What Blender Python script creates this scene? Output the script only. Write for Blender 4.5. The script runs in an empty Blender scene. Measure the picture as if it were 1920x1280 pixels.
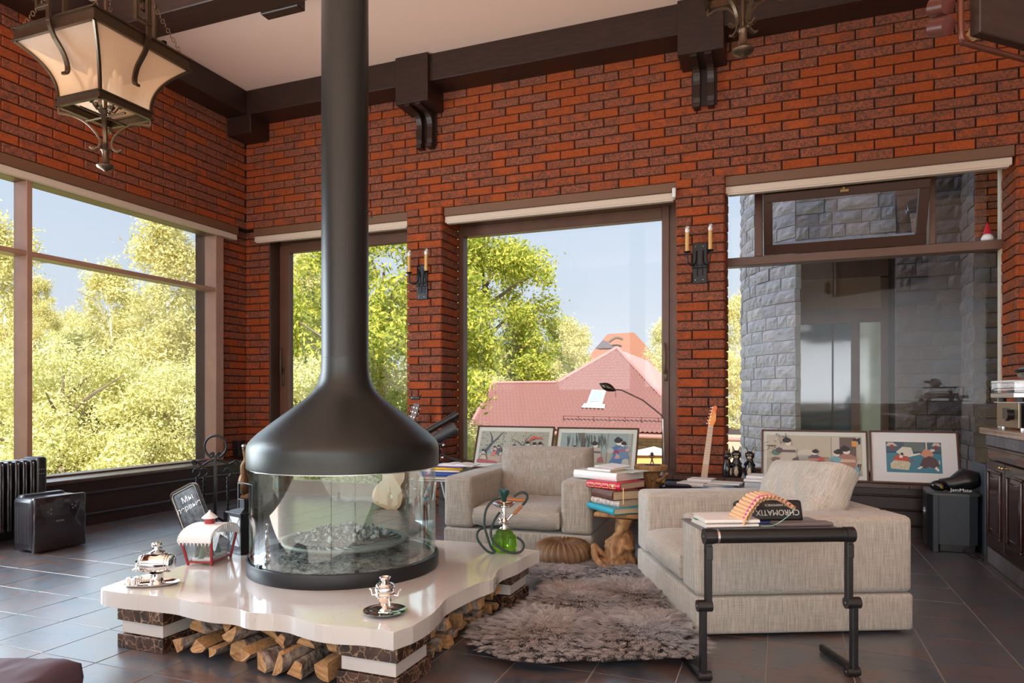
import bpy, bmesh, math, random
import numpy as np
from mathutils import Vector, Matrix, Euler, noise
R = math.radians
C = bpy.context.scene.collection
S = bpy.context.scene

# ---------------------------------------------------------------- camera, sky, sun, lamps, exposure
cam_d = bpy.data.cameras.new('camera'); cam = bpy.data.objects.new('camera', cam_d); C.objects.link(cam)
cam.location = (0, 0, 1.0); cam.rotation_euler = (R(90), 0, R(21.2))
cam_d.sensor_width = 36; cam_d.lens = 24.47; cam_d.shift_y = 0.05625
cam_d.clip_start = 0.05; cam_d.clip_end = 400
S.camera = cam
S.view_settings.view_transform = 'Standard'; S.view_settings.look = 'None'
S.view_settings.exposure = 0.2; S.view_settings.gamma = 1.0; S.view_settings.use_curve_mapping = False
S.cycles.use_denoising = True
S.cycles.max_bounces = 10; S.cycles.transparent_max_bounces = 16; S.cycles.diffuse_bounces = 5
S.cycles.sample_clamp_indirect = 6.0
S.cycles.caustics_reflective = False; S.cycles.caustics_refractive = False
w = bpy.data.worlds.new('world'); S.world = w; w.use_nodes = True
nt = w.node_tree; nt.nodes.clear()
o_ = nt.nodes.new('ShaderNodeOutputWorld'); b_ = nt.nodes.new('ShaderNodeBackground')
tc = nt.nodes.new('ShaderNodeTexCoord'); sp = nt.nodes.new('ShaderNodeSeparateXYZ'); cr = nt.nodes.new('ShaderNodeValToRGB')
nt.links.new(tc.outputs['Generated'], sp.inputs[0]); nt.links.new(sp.outputs['Z'], cr.inputs[0])
cr.color_ramp.elements[0].position = 0.0; cr.color_ramp.elements[0].color = (0.70, 0.73, 0.77, 1)
cr.color_ramp.elements[1].position = 0.55; cr.color_ramp.elements[1].color = (0.42, 0.58, 0.80, 1)
e = cr.color_ramp.elements.new(0.22); e.color = (0.60, 0.69, 0.80, 1)
nt.links.new(cr.outputs[0], b_.inputs[0]); b_.inputs[1].default_value = 1.0
nt.links.new(b_.outputs[0], o_.inputs[0])

def area(name, loc, rot, sx, sy, power, col):
    d = bpy.data.lights.new(name, 'AREA'); d.shape = 'RECTANGLE'; d.size = sx; d.size_y = sy
    d.energy = power; d.color = col
    o = bpy.data.objects.new(name, d); C.objects.link(o); o.location = loc; o.rotation_euler = rot
    return o
sd = bpy.data.lights.new('sun', 'SUN'); sd.energy = 8.5; sd.angle = R(0.6); sd.color = (1.0, 0.93, 0.80)
sun = bpy.data.objects.new('sun', sd); C.objects.link(sun)
sun.rotation_euler = Vector((-0.30, 0.72, -0.60)).to_track_quat('-Z', 'Y').to_euler()
# lamps standing in for windows behind and beside the camera, plus added ceiling fill
area('daylight_left_window', (-5.2, 2.15, 1.55), (R(90), 0, R(-90)), 1.75, 2.25, 150, (0.80, 0.91, 1.0))
area('daylight_rear_window_a', (-3.0, -3.3, 1.6), (R(118), 0, R(180)), 4.0, 2.6, 390, (0.84, 0.92, 1.0))
area('daylight_rear_window_b', (1.5, -3.3, 1.6), (R(106), 0, R(180)), 4.6, 2.6, 350, (0.84, 0.92, 1.0))
area('added_ceiling_fill', (-.4, -1.15, .04), (R(180), 0, 0), 8.6, 4.4, 290, (1.0, 0.88, 0.78))  # unseen fill lamp added at floor level to brighten the ceiling
gd_ = bpy.data.lights.new('bright_low_sky', 'SUN'); gd_.energy = 2.2; gd_.angle = R(75); gd_.color = (0.70, 0.85, 1.0)
glow = bpy.data.objects.new('bright_low_sky', gd_); C.objects.link(glow)
glow.rotation_euler = Vector((0.82, -0.12, -0.52)).to_track_quat('-Z', 'Y').to_euler()

# ---------------------------------------------------------------- materials
def newmat(name):
    m = bpy.data.materials.new(name); m.use_nodes = True
    n = m.node_tree.nodes; l = m.node_tree.links
    return m, n, l, n['Principled BSDF']
def mixrgb(n, l, fac, a, b, mode='MIX'):
    x = n.new('ShaderNodeMix'); x.data_type = 'RGBA'; x.blend_type = mode
    for sock, v in ((x.inputs[0], fac), (x.inputs[6], a), (x.inputs[7], b)):
        if hasattr(v, 'links'): l.new(v, sock)
        elif isinstance(v, (int, float)): sock.default_value = v
        else: sock.default_value = (*v, 1)
    return x.outputs[2]
def coords(n, l, scale=(1, 1, 1), rnd=True, kind='Object'):
    t = n.new('ShaderNodeTexCoord'); mp = n.new('ShaderNodeMapping'); mp.inputs['Scale'].default_value = scale
    l.new(t.outputs[kind], mp.inputs[0])
    if rnd:
        oi = n.new('ShaderNodeObjectInfo'); mu = n.new('ShaderNodeMath'); mu.operation = 'MULTIPLY'; mu.inputs[1].default_value = 37.0
        l.new(oi.outputs['Random'], mu.inputs[0]); l.new(mu.outputs[0], mp.inputs['Location'])
    return mp.outputs[0]
def noise_n(n, l, vec, scale, detail=3, rough=.5, dist=0):
    t = n.new('ShaderNodeTexNoise'); t.inputs['Scale'].default_value = scale; t.inputs['Detail'].default_value = detail
    t.inputs['Roughness'].default_value = rough; t.inputs['Distortion'].default_value = dist
    l.new(vec, t.inputs['Vector']); return t.outputs[0]
def ramp(n, l, fac, stops):
    c = n.new('ShaderNodeValToRGB'); l.new(fac, c.inputs[0]); el = c.color_ramp.elements
    while len(el) > 1: el.remove(el[-1])
    el[0].position = stops[0][0]; el[0].color = (*stops[0][1], 1)
    for p, col in stops[1:]:
        x = el.new(p); x.color = (*col, 1)
    return c.outputs[0]
ORD = ['first', 'second', 'third', 'fourth', 'fifth', 'sixth', 'seventh', 'eighth', 'ninth', 'tenth', 'eleventh', 'twelfth', 'thirteenth', 'fourteenth']
def bump(n, l, bs, h, strength=.3, dist=.01):
    b = n.new('ShaderNodeBump'); b.inputs['Strength'].default_value = strength; b.inputs['Distance'].default_value = dist
    l.new(h, b.inputs['Height']); l.new(b.outputs[0], bs.inputs['Normal'])
def M(name, col, rough=.5, metal=0, col2=None, vs=8, stretch=(1, 1, 1), bs=None, bst=.2, coat=0, spec=.5, emit=None):
    m, n, l, b = newmat(name)
    b.inputs['Roughness'].default_value = rough; b.inputs['Metallic'].default_value = metal
    b.inputs['Specular IOR Level'].default_value = spec
    if coat: b.inputs['Coat Weight'].default_value = coat; b.inputs['Coat Roughness'].default_value = .05
    b.inputs['Base Color'].default_value = (*col, 1)
    v = coords(n, l, stretch)
    if col2: l.new(mixrgb(n, l, ramp(n, l, noise_n(n, l, v, vs, 4), [(.35, (0, 0, 0)), (.65, (1, 1, 1))]), col, col2), b.inputs['Base Color'])
    if bs: bump(n, l, b, noise_n(n, l, v, bs, 4), bst)
    if emit: b.inputs['Emission Color'].default_value = (*emit[0], 1); b.inputs['Emission Strength'].default_value = emit[1]
    return m
def glassmat(name, tint=(1, 1, 1), refl=.08, rough=.0, power=1.0):
    m, n, l, b = newmat(name); n.remove(b); out = n['Material Output']
    t = n.new('ShaderNodeBsdfTransparent'); t.inputs[0].default_value = (*tint, 1)
    g = n.new('ShaderNodeBsdfGlossy'); g.inputs['Roughness'].default_value = rough; g.inputs[0].default_value = (1, 1, 1, 1)
    lw = n.new('ShaderNodeLayerWeight'); lw.inputs[0].default_value = .28
    ma = n.new('ShaderNodeMath'); ma.operation = 'MULTIPLY_ADD'; ma.inputs[1].default_value = .38 * power; ma.inputs[2].default_value = refl
    l.new(lw.outputs['Fresnel'], ma.inputs[0]); ma.use_clamp = True
    mx = n.new('ShaderNodeMixShader'); l.new(ma.outputs[0], mx.inputs[0]); l.new(t.outputs[0], mx.inputs[1]); l.new(g.outputs[0], mx.inputs[2])
    l.new(mx.outputs[0], out.inputs[0]); return m

def brick_mat(name, red, dark, seed=0.):
    m, n, l, b = newmat(name); b.inputs['Roughness'].default_value = .85; b.inputs['Specular IOR Level'].default_value = .2
    v = coords(n, l); oi = n.new('ShaderNodeObjectInfo'); ge = n.new('ShaderNodeNewGeometry')
    ad = n.new('ShaderNodeMath'); ad.operation = 'ADD'; l.new(oi.outputs['Random'], ad.inputs[0]); l.new(ge.outputs['Random Per Island'], ad.inputs[1])
    fr = n.new('ShaderNodeMath'); fr.operation = 'FRACT'; l.new(ad.outputs[0], fr.inputs[0])
    big = noise_n(n, l, v, 9, 2, .5)
    a2 = n.new('ShaderNodeMath'); a2.operation = 'MULTIPLY_ADD'; l.new(big, a2.inputs[0]); a2.inputs[1].default_value = 1.3; l.new(fr.outputs[0], a2.inputs[2])
    f = ramp(n, l, a2.outputs[0], [(.0, (0, 0, 0)), (.55, (0, 0, 0)), (.78, (.25, .25, .25)), (1.0, (1, 1, 1))])
    a3 = n.new('ShaderNodeMath'); a3.operation = 'MULTIPLY'; l.new(a2.outputs[0], a3.inputs[0]); a3.inputs[1].default_value = .72
    f = ramp(n, l, a3.outputs[0], [(.0, (0, 0, 0)), (.60, (0, 0, 0)), (.74, (.5, .5, .5)), (.92, (1, 1, 1))])
    c1 = mixrgb(n, l, f, red, dark)
    fine = noise_n(n, l, v, 60, 5, .7)
    c2 = mixrgb(n, l, ramp(n, l, fine, [(.4, (0, 0, 0)), (.75, (.6, .6, .6))]), c1, tuple(min(1, x * 1.9 + .01) for x in red))
    hs = n.new('ShaderNodeHueSaturation'); mr = n.new('ShaderNodeMapRange'); l.new(fr.outputs[0], mr.inputs[0]); mr.inputs[3].default_value = .8; mr.inputs[4].default_value = 1.25
    l.new(mr.outputs[0], hs.inputs['Value']); l.new(c2, hs.inputs['Color']); l.new(hs.outputs[0], b.inputs['Base Color'])
    v2 = coords(n, l, (1, 1, 2.6)); bump(n, l, b, noise_n(n, l, v2, 28, 5, .65, .8), .75, .008)
    return m
BRICK = brick_mat('brick', (.335, .068, .018), (.10, .047, .034))
MORTAR = M('mortar', (.035, .018, .012), .9, bs=60)
EXTBRICK = brick_mat('pale_brick', (.55, .42, .32), (.48, .36, .26))
def tile_mat():
    m, n, l, b = newmat('slate_tile'); b.inputs['Roughness'].default_value = .3
    v = coords(n, l, (1, 2.0, 1)); f = noise_n(n, l, v, 3.2, 5, .6, .8)
    c = ramp(n, l, f, [(.30, (.024, .030, .042)), (.42, (.062, .072, .092)), (.52, (.075, .073, .080)), (.58, (.12, .060, .044)), (.64, (.065, .055, .060)), (.72, (.032, .037, .05))])
    f2 = noise_n(n, l, v, 24, 5, .7)
    c = mixrgb(n, l, ramp(n, l, f2, [(.45, (0, 0, 0)), (.7, (.5, .5, .5))]), c, (.15, .145, .15)); l.new(c, b.inputs['Base Color'])
    rr = n.new('ShaderNodeMapRange'); l.new(f2, rr.inputs[0]); rr.inputs[3].default_value = .2; rr.inputs[4].default_value = .42; l.new(rr.outputs[0], b.inputs['Roughness'])
    bump(n, l, b, noise_n(n, l, v, 9, 5, .6), .18, .004); b.inputs['Coat Weight'].default_value = .8; b.inputs['Coat IOR'].default_value = 1.8; b.inputs['Coat Roughness'].default_value = .3; return m
TILE = tile_mat(); GROUT = M('grout', (.34, .31, .29), .85)
def fabric_mat(name, c1, c2, st=(1, 1, .05)):
    m, n, l, b = newmat(name); b.inputs['Roughness'].default_value = .95; b.inputs['Specular IOR Level'].default_value = .15
    b.inputs['Sheen Weight'].default_value = .25
    va = coords(n, l, st, False); fa = noise_n(n, l, va, 210, 3, .65); vb = coords(n, l, tuple(.05 if x == 1 else 1.4 for x in st), False); fb = noise_n(n, l, vb, 240, 2)
    mu = n.new('ShaderNodeMath'); mu.operation = 'MULTIPLY_ADD'; l.new(fb, mu.inputs[0]); mu.inputs[1].default_value = .35; l.new(fa, mu.inputs[2])
    hf = n.new('ShaderNodeMath'); hf.operation = 'MULTIPLY'; l.new(mu.outputs[0], hf.inputs[0]); hf.inputs[1].default_value = .741
    l.new(ramp(n, l, hf.outputs[0], [(.38, c1), (.62, c2)]), b.inputs['Base Color']); bump(n, l, b, hf.outputs[0], .45, .002); return m
FABRIC = fabric_mat('beige_weave', (.33, .30, .255), (.54, .505, .45))
FABRICC = fabric_mat('beige_weave_cushion', (.35, .315, .27), (.53, .49, .43), (1, .05, 1))
FABRICB = fabric_mat('shaded_beige_weave', (.25, .215, .175), (.42, .375, .32))  # darker copies of the beige weave; dimmer lighting put into the colour
FABRICBC = fabric_mat('shaded_beige_weave_cushion', (.26, .225, .185), (.42, .37, .32), (1, .05, 1))
FRAMELIT = M('lit_window_frame', (.38, .215, .15), .35, col2=(.33, .18, .125), vs=6)  # lighter copy of the frame brown; outside light painted in
WHITE_MARBLE = None
def marble(name, base, vein, rough, scale, wid, blotch):
    m, n, l, b = newmat(name); b.inputs['Roughness'].default_value = rough; b.inputs['Coat Weight'].default_value = .5; b.inputs['Coat Roughness'].default_value = .03
    v = coords(n, l, rnd=False); vo = n.new('ShaderNodeTexVoronoi'); vo.feature = 'DISTANCE_TO_EDGE'; vo.inputs['Scale'].default_value = scale
    ns = n.new('ShaderNodeTexNoise'); ns.inputs['Scale'].default_value = scale * .8; ns.inputs['Detail'].default_value = 4; l.new(v, ns.inputs['Vector'])
    va = n.new('ShaderNodeVectorMath'); va.operation = 'MULTIPLY_ADD'; l.new(ns.outputs['Color'], va.inputs[0]); va.inputs[1].default_value = (.5 / scale * 4,) * 3; l.new(v, va.inputs[2])
    l.new(va.outputs[0], vo.inputs['Vector'])
    c0 = mixrgb(n, l, ramp(n, l, noise_n(n, l, v, scale * .6, 4), [(.4, (0, 0, 0)), (.7, (1, 1, 1))]), base, blotch)
    c = mixrgb(n, l, ramp(n, l, vo.outputs[0], [(0, (1, 1, 1)), (wid, (0, 0, 0))]), c0, vein); l.new(c, b.inputs['Base Color']); return m
SLAB = marble('cream_marble', (.62, .60, .57), (.52, .48, .43), .1, 3.2, .005, (.585, .565, .535))
EMPER = marble('brown_marble', (.035, .018, .012), (.36, .24, .15), .22, 22, .05, (.12, .065, .04)); EMPER.node_tree.nodes['Principled BSDF'].inputs['Coat Weight'].default_value = .1
DWOOD = M('dark_wood', (.012, .0045, .004), .35, col2=(.024, .009, .007), vs=10, stretch=(8, 1, 8), bs=40, bst=.1)
BEAM = M('beam_wood', (.020, .008, .005), .45, col2=(.036, .014, .008), vs=8, stretch=(1, 6, 6), bs=30, bst=.1)
SILLWOOD = M('sill_wood', (.10, .055, .04), .3, col2=(.06, .03, .022), vs=10, stretch=(5, 5, 1))
FRAME = M('brown_window_frame', (.14, .062, .036), .38, col2=(.115, .05, .03), vs=6)
FRAMED = M('dark_window_frame', (.055, .024, .015), .35)
CREAM = M('cream_blind', (.62, .5, .4), .6)
LINTEL = M('lintel_board', (.16, .075, .04), .5)
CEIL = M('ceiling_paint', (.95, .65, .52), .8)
HOOD = M('fire_steel', (.040, .042, .040), .36, .75, bs=3, bst=.03)
BLACKM = M('black_metal', (.007, .007, .008), .35)
BLACKP = M('black_plastic', (.012, .011, .013), .28)
IRON = M('wrought_iron', (.018, .018, .020), .33, .6, bs=60, bst=.15)
BRONZE = M('chandelier_bronze', (.10, .065, .04), .35, .85, bs=50, bst=.1)
CHROME = M('chrome', (.85, .84, .82), .07, 1.0)
SILVER = M('satin_silver', (.6, .6, .6), .3, 1.0)
BRASS = M('brass', (.7, .48, .18), .25, 1.0)
WHITE = M('white_paper', (.78, .78, .77), .7)
OFFW = M('off_white', (.62, .60, .55), .7)
PLASTW = M('white_plastic', (.78, .78, .76), .35)
PAGES = M('page_edges', (.45, .33, .2), .85, col2=(.5, .4, .27), vs=200, stretch=(.02, .02, 1))
PAGESW = M('white_page_edges', (.70, .68, .62), .85, col2=(.6, .58, .52), vs=200, stretch=(.02, .02, 1))
def mc(name, c, r=.5, **k): return M(name, c, r, **k)
RED = mc('red_paint', (.33, .02, .02), .35); CRIM = mc('crimson_cover', (.52, .012, .045), .4); GOLD = mc('gold_print', (.75, .5, .2), .4, metal=.6)
TURQ = mc('turquoise_cover', (.02, .32, .42), .35); BRLE = mc('brown_leather', (.10, .035, .018), .35, bs=50)
BLUE = mc('blue_cover', (.02, .07, .3), .4); YEL = mc('yellow_cover', (.8, .5, .02), .4); PURP = mc('purple_cover', (.2, .12, .4), .4)
SNOW = mc('snow_white', (.82, .82, .82), .7, bs=60, bst=.4); GREENP = mc('pine_green', (.02, .14, .07), .6)
LOGBARK = mc('birch_bark', (.42, .36, .31), .8, col2=(.10, .07, .055), vs=14, stretch=(1, 3, 3), bs=30, bst=.5)
def wood_end(name, c1, c2, st):
    m, n, l, b = newmat(name); b.inputs['Roughness'].default_value = .75
    v = coords(n, l, st); f = noise_n(n, l, v, 14, 5, .6, .5)
    l.new(ramp(n, l, f, [(.3, c1), (.5, tuple((a + d) / 2 for a, d in zip(c1, c2))), (.7, c2)]), b.inputs['Base Color']); bump(n, l, b, f, .5, .006); return m
LOGWOOD = wood_end('split_wood', (.26, .12, .045), (.60, .36, .16), (1, 8, 8))
STUMPW = wood_end('root_wood', (.085, .035, .014), (.42, .215, .08), (2.2, 2.2, .8))
SLICE = wood_end('wood_slice', (.22, .10, .035), (.5, .28, .11), (6, 6, 1))
WINGLASS = glassmat('window_glass', (.97, .98, .99), .0)
FIREGLASS = glassmat('fire_glass', (.93, .98, .965), .02, power=.8)
BULB = glassmat('bulb_glass', (.95, .93, .9), .2)
HAZEGLASS = glassmat('box_glass', (.9, .95, .95), .12)
CANDLE = mc('candle_sleeve', (.68, .40, .14), .5)
ASH = mc('ash', (.30, .30, .29), .95, col2=(.10, .10, .10), vs=25, bs=80, bst=1.0)
GRATE = mc('grate_iron', (.17, .18, .17), .6, bs=40)
def lantern_glass():
    m, n, l, b = newmat('seeded_amber_glass'); b.inputs['Base Color'].default_value = (.75, .50, .33, 1); b.inputs['Roughness'].default_value = .22
    v = coords(n, l, (1, 1, .12), False); bump(n, l, b, noise_n(n, l, v, 160, 3), .5, .004)
    out = n['Material Output']; tr = n.new('ShaderNodeBsdfTranslucent'); tr.inputs[0].default_value = (.95, .70, .48, 1)
    tp = n.new('ShaderNodeBsdfTransparent'); tp.inputs[0].default_value = (.95, .78, .6, 1)
    m1 = n.new('ShaderNodeMixShader'); m1.inputs[0].default_value = .5; l.new(b.outputs[0], m1.inputs[1]); l.new(tr.outputs[0], m1.inputs[2])
    m2 = n.new('ShaderNodeMixShader'); m2.inputs[0].default_value = .38; l.new(m1.outputs[0], m2.inputs[1]); l.new(tp.outputs[0], m2.inputs[2])
    l.new(m2.outputs[0], out.inputs[0]); return m
LGLASS = lantern_glass()
def green_glass():
    m, n, l, b = newmat('green_glass'); b.inputs['Base Color'].default_value = (.22, .55, .03, 1); b.inputs['Roughness'].default_value = .04
    b.inputs['Transmission Weight'].default_value = .85; b.inputs['IOR'].default_value = 1.3; return m
GREENG = green_glass()
def leafmat(name, c1, c2):
    m, n, l, b = newmat(name); n.remove(b); out = n['Material Output']
    ge = n.new('ShaderNodeNewGeometry'); c = ramp(n, l, ge.outputs['Random Per Island'], [(0, c1), (1, c2)])
    d = n.new('ShaderNodeBsdfDiffuse'); t = n.new('ShaderNodeBsdfTranslucent'); l.new(c, d.inputs[0]); l.new(c, t.inputs[0])
    x = n.new('ShaderNodeMixShader'); x.inputs[0].default_value = .45; l.new(d.outputs[0], x.inputs[1]); l.new(t.outputs[0], x.inputs[2]); l.new(x.outputs[0], out.inputs[0]); return m
LEAFB = leafmat('birch_leaf', (.56, .52, .20), (.92, .85, .50))
LEAFO = leafmat('oak_leaf', (.22, .30, .04), (.74, .68, .15))
LEAFS = leafmat('bush_leaf', (.55, .55, .20), (.96, .90, .55))
BARK = mc('tree_bark', (.30, .24, .18), .9, col2=(.12, .09, .06), vs=6); BBARK = mc('white_birch_bark', (.85, .80, .72), .8, col2=(.45, .40, .34), vs=8)
TILEROOF = mc('red_metal_tile', (.215, .095, .080), .6); ORANGEROOF = mc('orange_shingle', (.27, .115, .07), .8, col2=(.22, .092, .055), vs=30)
GROUND = mc('ground_grass', (.30, .34, .10), .95, col2=(.45, .42, .2), vs=1.5)
def stone_mat(name, a, b2, c3):
    m, n, l, b = newmat(name); b.inputs['Roughness'].default_value = .8
    oi = n.new('ShaderNodeObjectInfo'); v = coords(n, l)
    c = ramp(n, l, oi.outputs['Random'], [(0, a), (.4, b2), (.75, c3), (1, a)])
    f = noise_n(n, l, v, 5, 5, .65); c = mixrgb(n, l, ramp(n, l, f, [(.35, (0, 0, 0)), (.7, (.55, .55, .55))]), c, tuple(x * .55 for x in b2))
    l.new(c, b.inputs['Base Color']); bump(n, l, b, noise_n(n, l, v, 11, 6, .6, .6), .9, .03); return m
STONEL = stone_mat('hazed_grey_stone', (.47, .43, .46), (.42, .36, .40), (.54, .45, .46))  # stone grey lightened so the colour includes reflection haze
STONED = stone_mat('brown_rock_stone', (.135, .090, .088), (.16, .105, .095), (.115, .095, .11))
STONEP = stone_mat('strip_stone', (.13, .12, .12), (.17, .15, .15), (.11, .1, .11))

# ---------------------------------------------------------------- mesh builder
class MB:
    def __init__(s): s.v = []; s.f = []; s.m = []
    def add(s, vs, fs, mi=0, T=None):
        k = len(s.v)
        s.v += [tuple(T @ Vector(p)) for p in vs] if T is not None else [tuple(p) for p in vs]
        s.f += [tuple(i + k for i in f) for f in fs]; s.m += [mi] * len(fs); return s
    def box(s, x0, x1, y0, y1, z0, z1, mi=0, T=None):
        vs = [(x0, y0, z0), (x1, y0, z0), (x1, y1, z0), (x0, y1, z0), (x0, y0, z1), (x1, y0, z1), (x1, y1, z1), (x0, y1, z1)]
        return s.add(vs, [(0, 3, 2, 1), (4, 5, 6, 7), (0, 1, 5, 4), (1, 2, 6, 5), (2, 3, 7, 6), (3, 0, 4, 7)], mi, T)
    def lathe(s, prof, n=24, mi=0, T=None, a0=0, a1=2 * math.pi, fl=0, nf=0):
        full = abs(a1 - a0) > 6.28; k = n if full else n + 1; vs = []; fs = []
        for (r, z) in prof:
            for i in range(k):
                a = a0 + (a1 - a0) * i / n; rr = r * (1 + (fl * math.cos(nf * a) if nf else 0))
                vs.append((rr * math.cos(a), rr * math.sin(a), z))
        for j in range(len(prof) - 1):
            for i in range(n):
                a = j * k + i; b = j * k + (i + 1) % k; fs.append((a, b, b + k, a + k))
        return s.add(vs, fs, mi, T)
    def tube(s, pts, r, n=8, mi=0, T=None, cap=True, closed=False, sq=False):
        P = [Vector(p) for p in pts]; m = len(P); vs = []; fs = []
        rs = r if isinstance(r, (list, tuple)) else [r] * m
        up = Vector((0, 0, 1)); prev = None
        for i, p in enumerate(P):
            if closed: t = (P[(i + 1) % m] - P[i - 1])
            else: t = (P[min(i + 1, m - 1)] - P[max(i - 1, 0)])
            if t.length < 1e-9: t = Vector((0, 0, 1))
            t.normalize()
            if prev is None:
                a = up if abs(t.dot(up)) < .9 else Vector((1, 0, 0)); x = t.cross(a).normalized()
            else: x = (prev - t * prev.dot(t)).normalized()
            prev = x; y = t.cross(x)
            for k in range(n):
                an = 2 * math.pi * (k + (.5 if n == 4 else 0)) / n; vs.append(p + (x * math.cos(an) + y * math.sin(an)) * rs[i])
        for i in range(m if closed else m - 1):
            for k in range(n):
                a = i * n + k; b = i * n + (k + 1) % n; c = ((i + 1) % m) * n
                fs.append((a, b, c + (k + 1) % n, c + k))
        if cap and not closed: fs += [tuple(range(n - 1, -1, -1)), tuple((m - 1) * n + k for k in range(n))]
        return s.add(vs, fs, mi, T)
    def prism(s, pts, z0, z1, mi=0, T=None):
        n = len(pts); vs = [(x, y, z0) for x, y in pts] + [(x, y, z1) for x, y in pts]
        return s.add(vs, [tuple(range(n - 1, -1, -1)), tuple(range(n, 2 * n))] + [(i, (i + 1) % n, n + (i + 1) % n, n + i) for i in range(n)], mi, T)
    def sphere(s, c, r, n=10, mi=0, T=None):
        rr = r if isinstance(r, tuple) else (r, r, r); h = n // 2; vs = []; fs = []
        for j in range(h + 1):
            for i in range(n):
                a = 2 * math.pi * i / n; b = math.pi * j / h - math.pi / 2
                vs.append((c[0] + rr[0] * math.cos(a) * math.cos(b), c[1] + rr[1] * math.sin(a) * math.cos(b), c[2] + rr[2] * math.sin(b)))
        for j in range(h):
            for i in range(n): fs.append((j * n + i, j * n + (i + 1) % n, (j + 1) * n + (i + 1) % n, (j + 1) * n + i))
        return s.add(vs, fs, mi, T)
    def rbox(s, x0, x1, y0, y1, z0, z1, r=.01, seg=2, mi=0, T=None):
        bm = bmesh.new(); bmesh.ops.create_cube(bm, size=1)
        for v in bm.verts: v.co = Vector(((x0 + x1) / 2 + v.co.x * (x1 - x0), (y0 + y1) / 2 + v.co.y * (y1 - y0), (z0 + z1) / 2 + v.co.z * (z1 - z0)))
        bmesh.ops.bevel(bm, geom=bm.edges[:], offset=r, segments=seg, affect='EDGES', profile=.5)
        bm.verts.index_update()
        s.add([v.co[:] for v in bm.verts], [tuple(v.index for v in f.verts) for f in bm.faces], mi, T); bm.free(); return s
def mesh(name, mb, mats, smooth=None):
    me = bpy.data.meshes.new(name); me.from_pydata(mb.v, [], mb.f)
    for m in (mats if isinstance(mats, (list, tuple)) else [mats]): me.materials.append(m)
    if any(mb.m): me.polygons.foreach_set('material_index', mb.m)
    if smooth is not None:
        me.polygons.foreach_set('use_smooth', [True] * len(me.polygons))
        if smooth < 180: me.set_sharp_from_angle(angle=R(smooth))
    me.update(); return me
def O(name, mb, mats, parent=None, smooth=None, kind=None, loc=None, rot=None, label=None):
    me = mb if isinstance(mb, bpy.types.Mesh) else mesh(name, mb, mats, smooth)
    o = bpy.data.objects.new(name, me); C.objects.link(o)
    if parent: o.parent = parent
    if kind: o['kind'] = kind
    if loc is not None: o.location = loc
    if rot is not None: o.rotation_euler = rot
    if label: o['label'] = label
    return o
def tag(o, label, cat, group=None):
    o['label'] = label; o['category'] = cat
    if group: o['group'] = group
    return o
def thing(name, label, cat, loc=(0, 0, 0), rz=0, group=None, rot=None):
    o = bpy.data.objects.new(name, None); C.objects.link(o); o.empty_display_size = .1
    o.location = loc; o.rotation_euler = rot if rot else (0, 0, rz); return tag(o, label, cat, group)
def node(name, kind='structure', loc=(0, 0, 0), rz=0, label=None):
    o = bpy.data.objects.new(name, None); C.objects.link(o); o['kind'] = kind; o.location = loc; o.rotation_euler = (0, 0, rz)
    if label: o['label'] = label
    return o
def dup(o, parent=None):
    c = o.copy(); C.objects.link(c); c.parent = parent
    for ch in list(o.children): dup(ch, c)
    return c
def text(name, s, size, mat, parent, loc, rot, ext=.0008, align='CENTER', sx=1.0):
    cu = bpy.data.curves.new(name, 'FONT'); cu.body = s; cu.size = size; cu.extrude = ext; cu.align_x = align; cu.align_y = 'CENTER'
    cu.materials.append(mat); tmp = bpy.data.objects.new('tmp', cu); C.objects.link(tmp); bpy.context.view_layer.update(); me = bpy.data.meshes.new_from_object(tmp.evaluated_get(bpy.context.evaluated_depsgraph_get())); bpy.data.objects.remove(tmp); o = bpy.data.objects.new(name, me); C.objects.link(o); o.parent = parent; o.location = loc; o.rotation_euler = rot; o.scale = (sx, 1, 1); return o
F_ = 1305.; cA, sA = math.cos(R(21.2)), math.sin(R(21.2))
def proj(p):
    D = -sA * p[0] + cA * p[1]
    if D < .1: return (-999, -999, .1)
    return (960 + F_ * (cA * p[0] + sA * p[1]) / D, 748 - F_ * (p[2] - 1) / D, D)
def inview(p, m=30):
    x, y, D = proj(p); return -m < x < 1920 + m and -m < y < 1280 + m
def bez(p0, p1, p2, p3, n=10):
    P = [Vector(p) for p in (p0, p1, p2, p3)]; out = []
    for i in range(n + 1):
        t = i / n; out.append(P[0] * (1 - t) ** 3 + P[1] * 3 * t * (1 - t) ** 2 + P[2] * 3 * t * t * (1 - t) + P[3] * t ** 3)
    return out
def catmull(pts, k=6):
    P = [Vector(p) for p in pts]; P = [P[0]] + P + [P[-1]]; out = []
    for i in range(1, len(P) - 2):
        for j in range(k):
            t = j / k; a, b, c, d = P[i - 1:i + 3]
            out.append(.5 * ((2 * b) + (c - a) * t + (2 * a - 5 * b + 4 * c - d) * t * t + (3 * b - a - 3 * c + d) * t ** 3))
    out.append(P[-2]); return out
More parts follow.
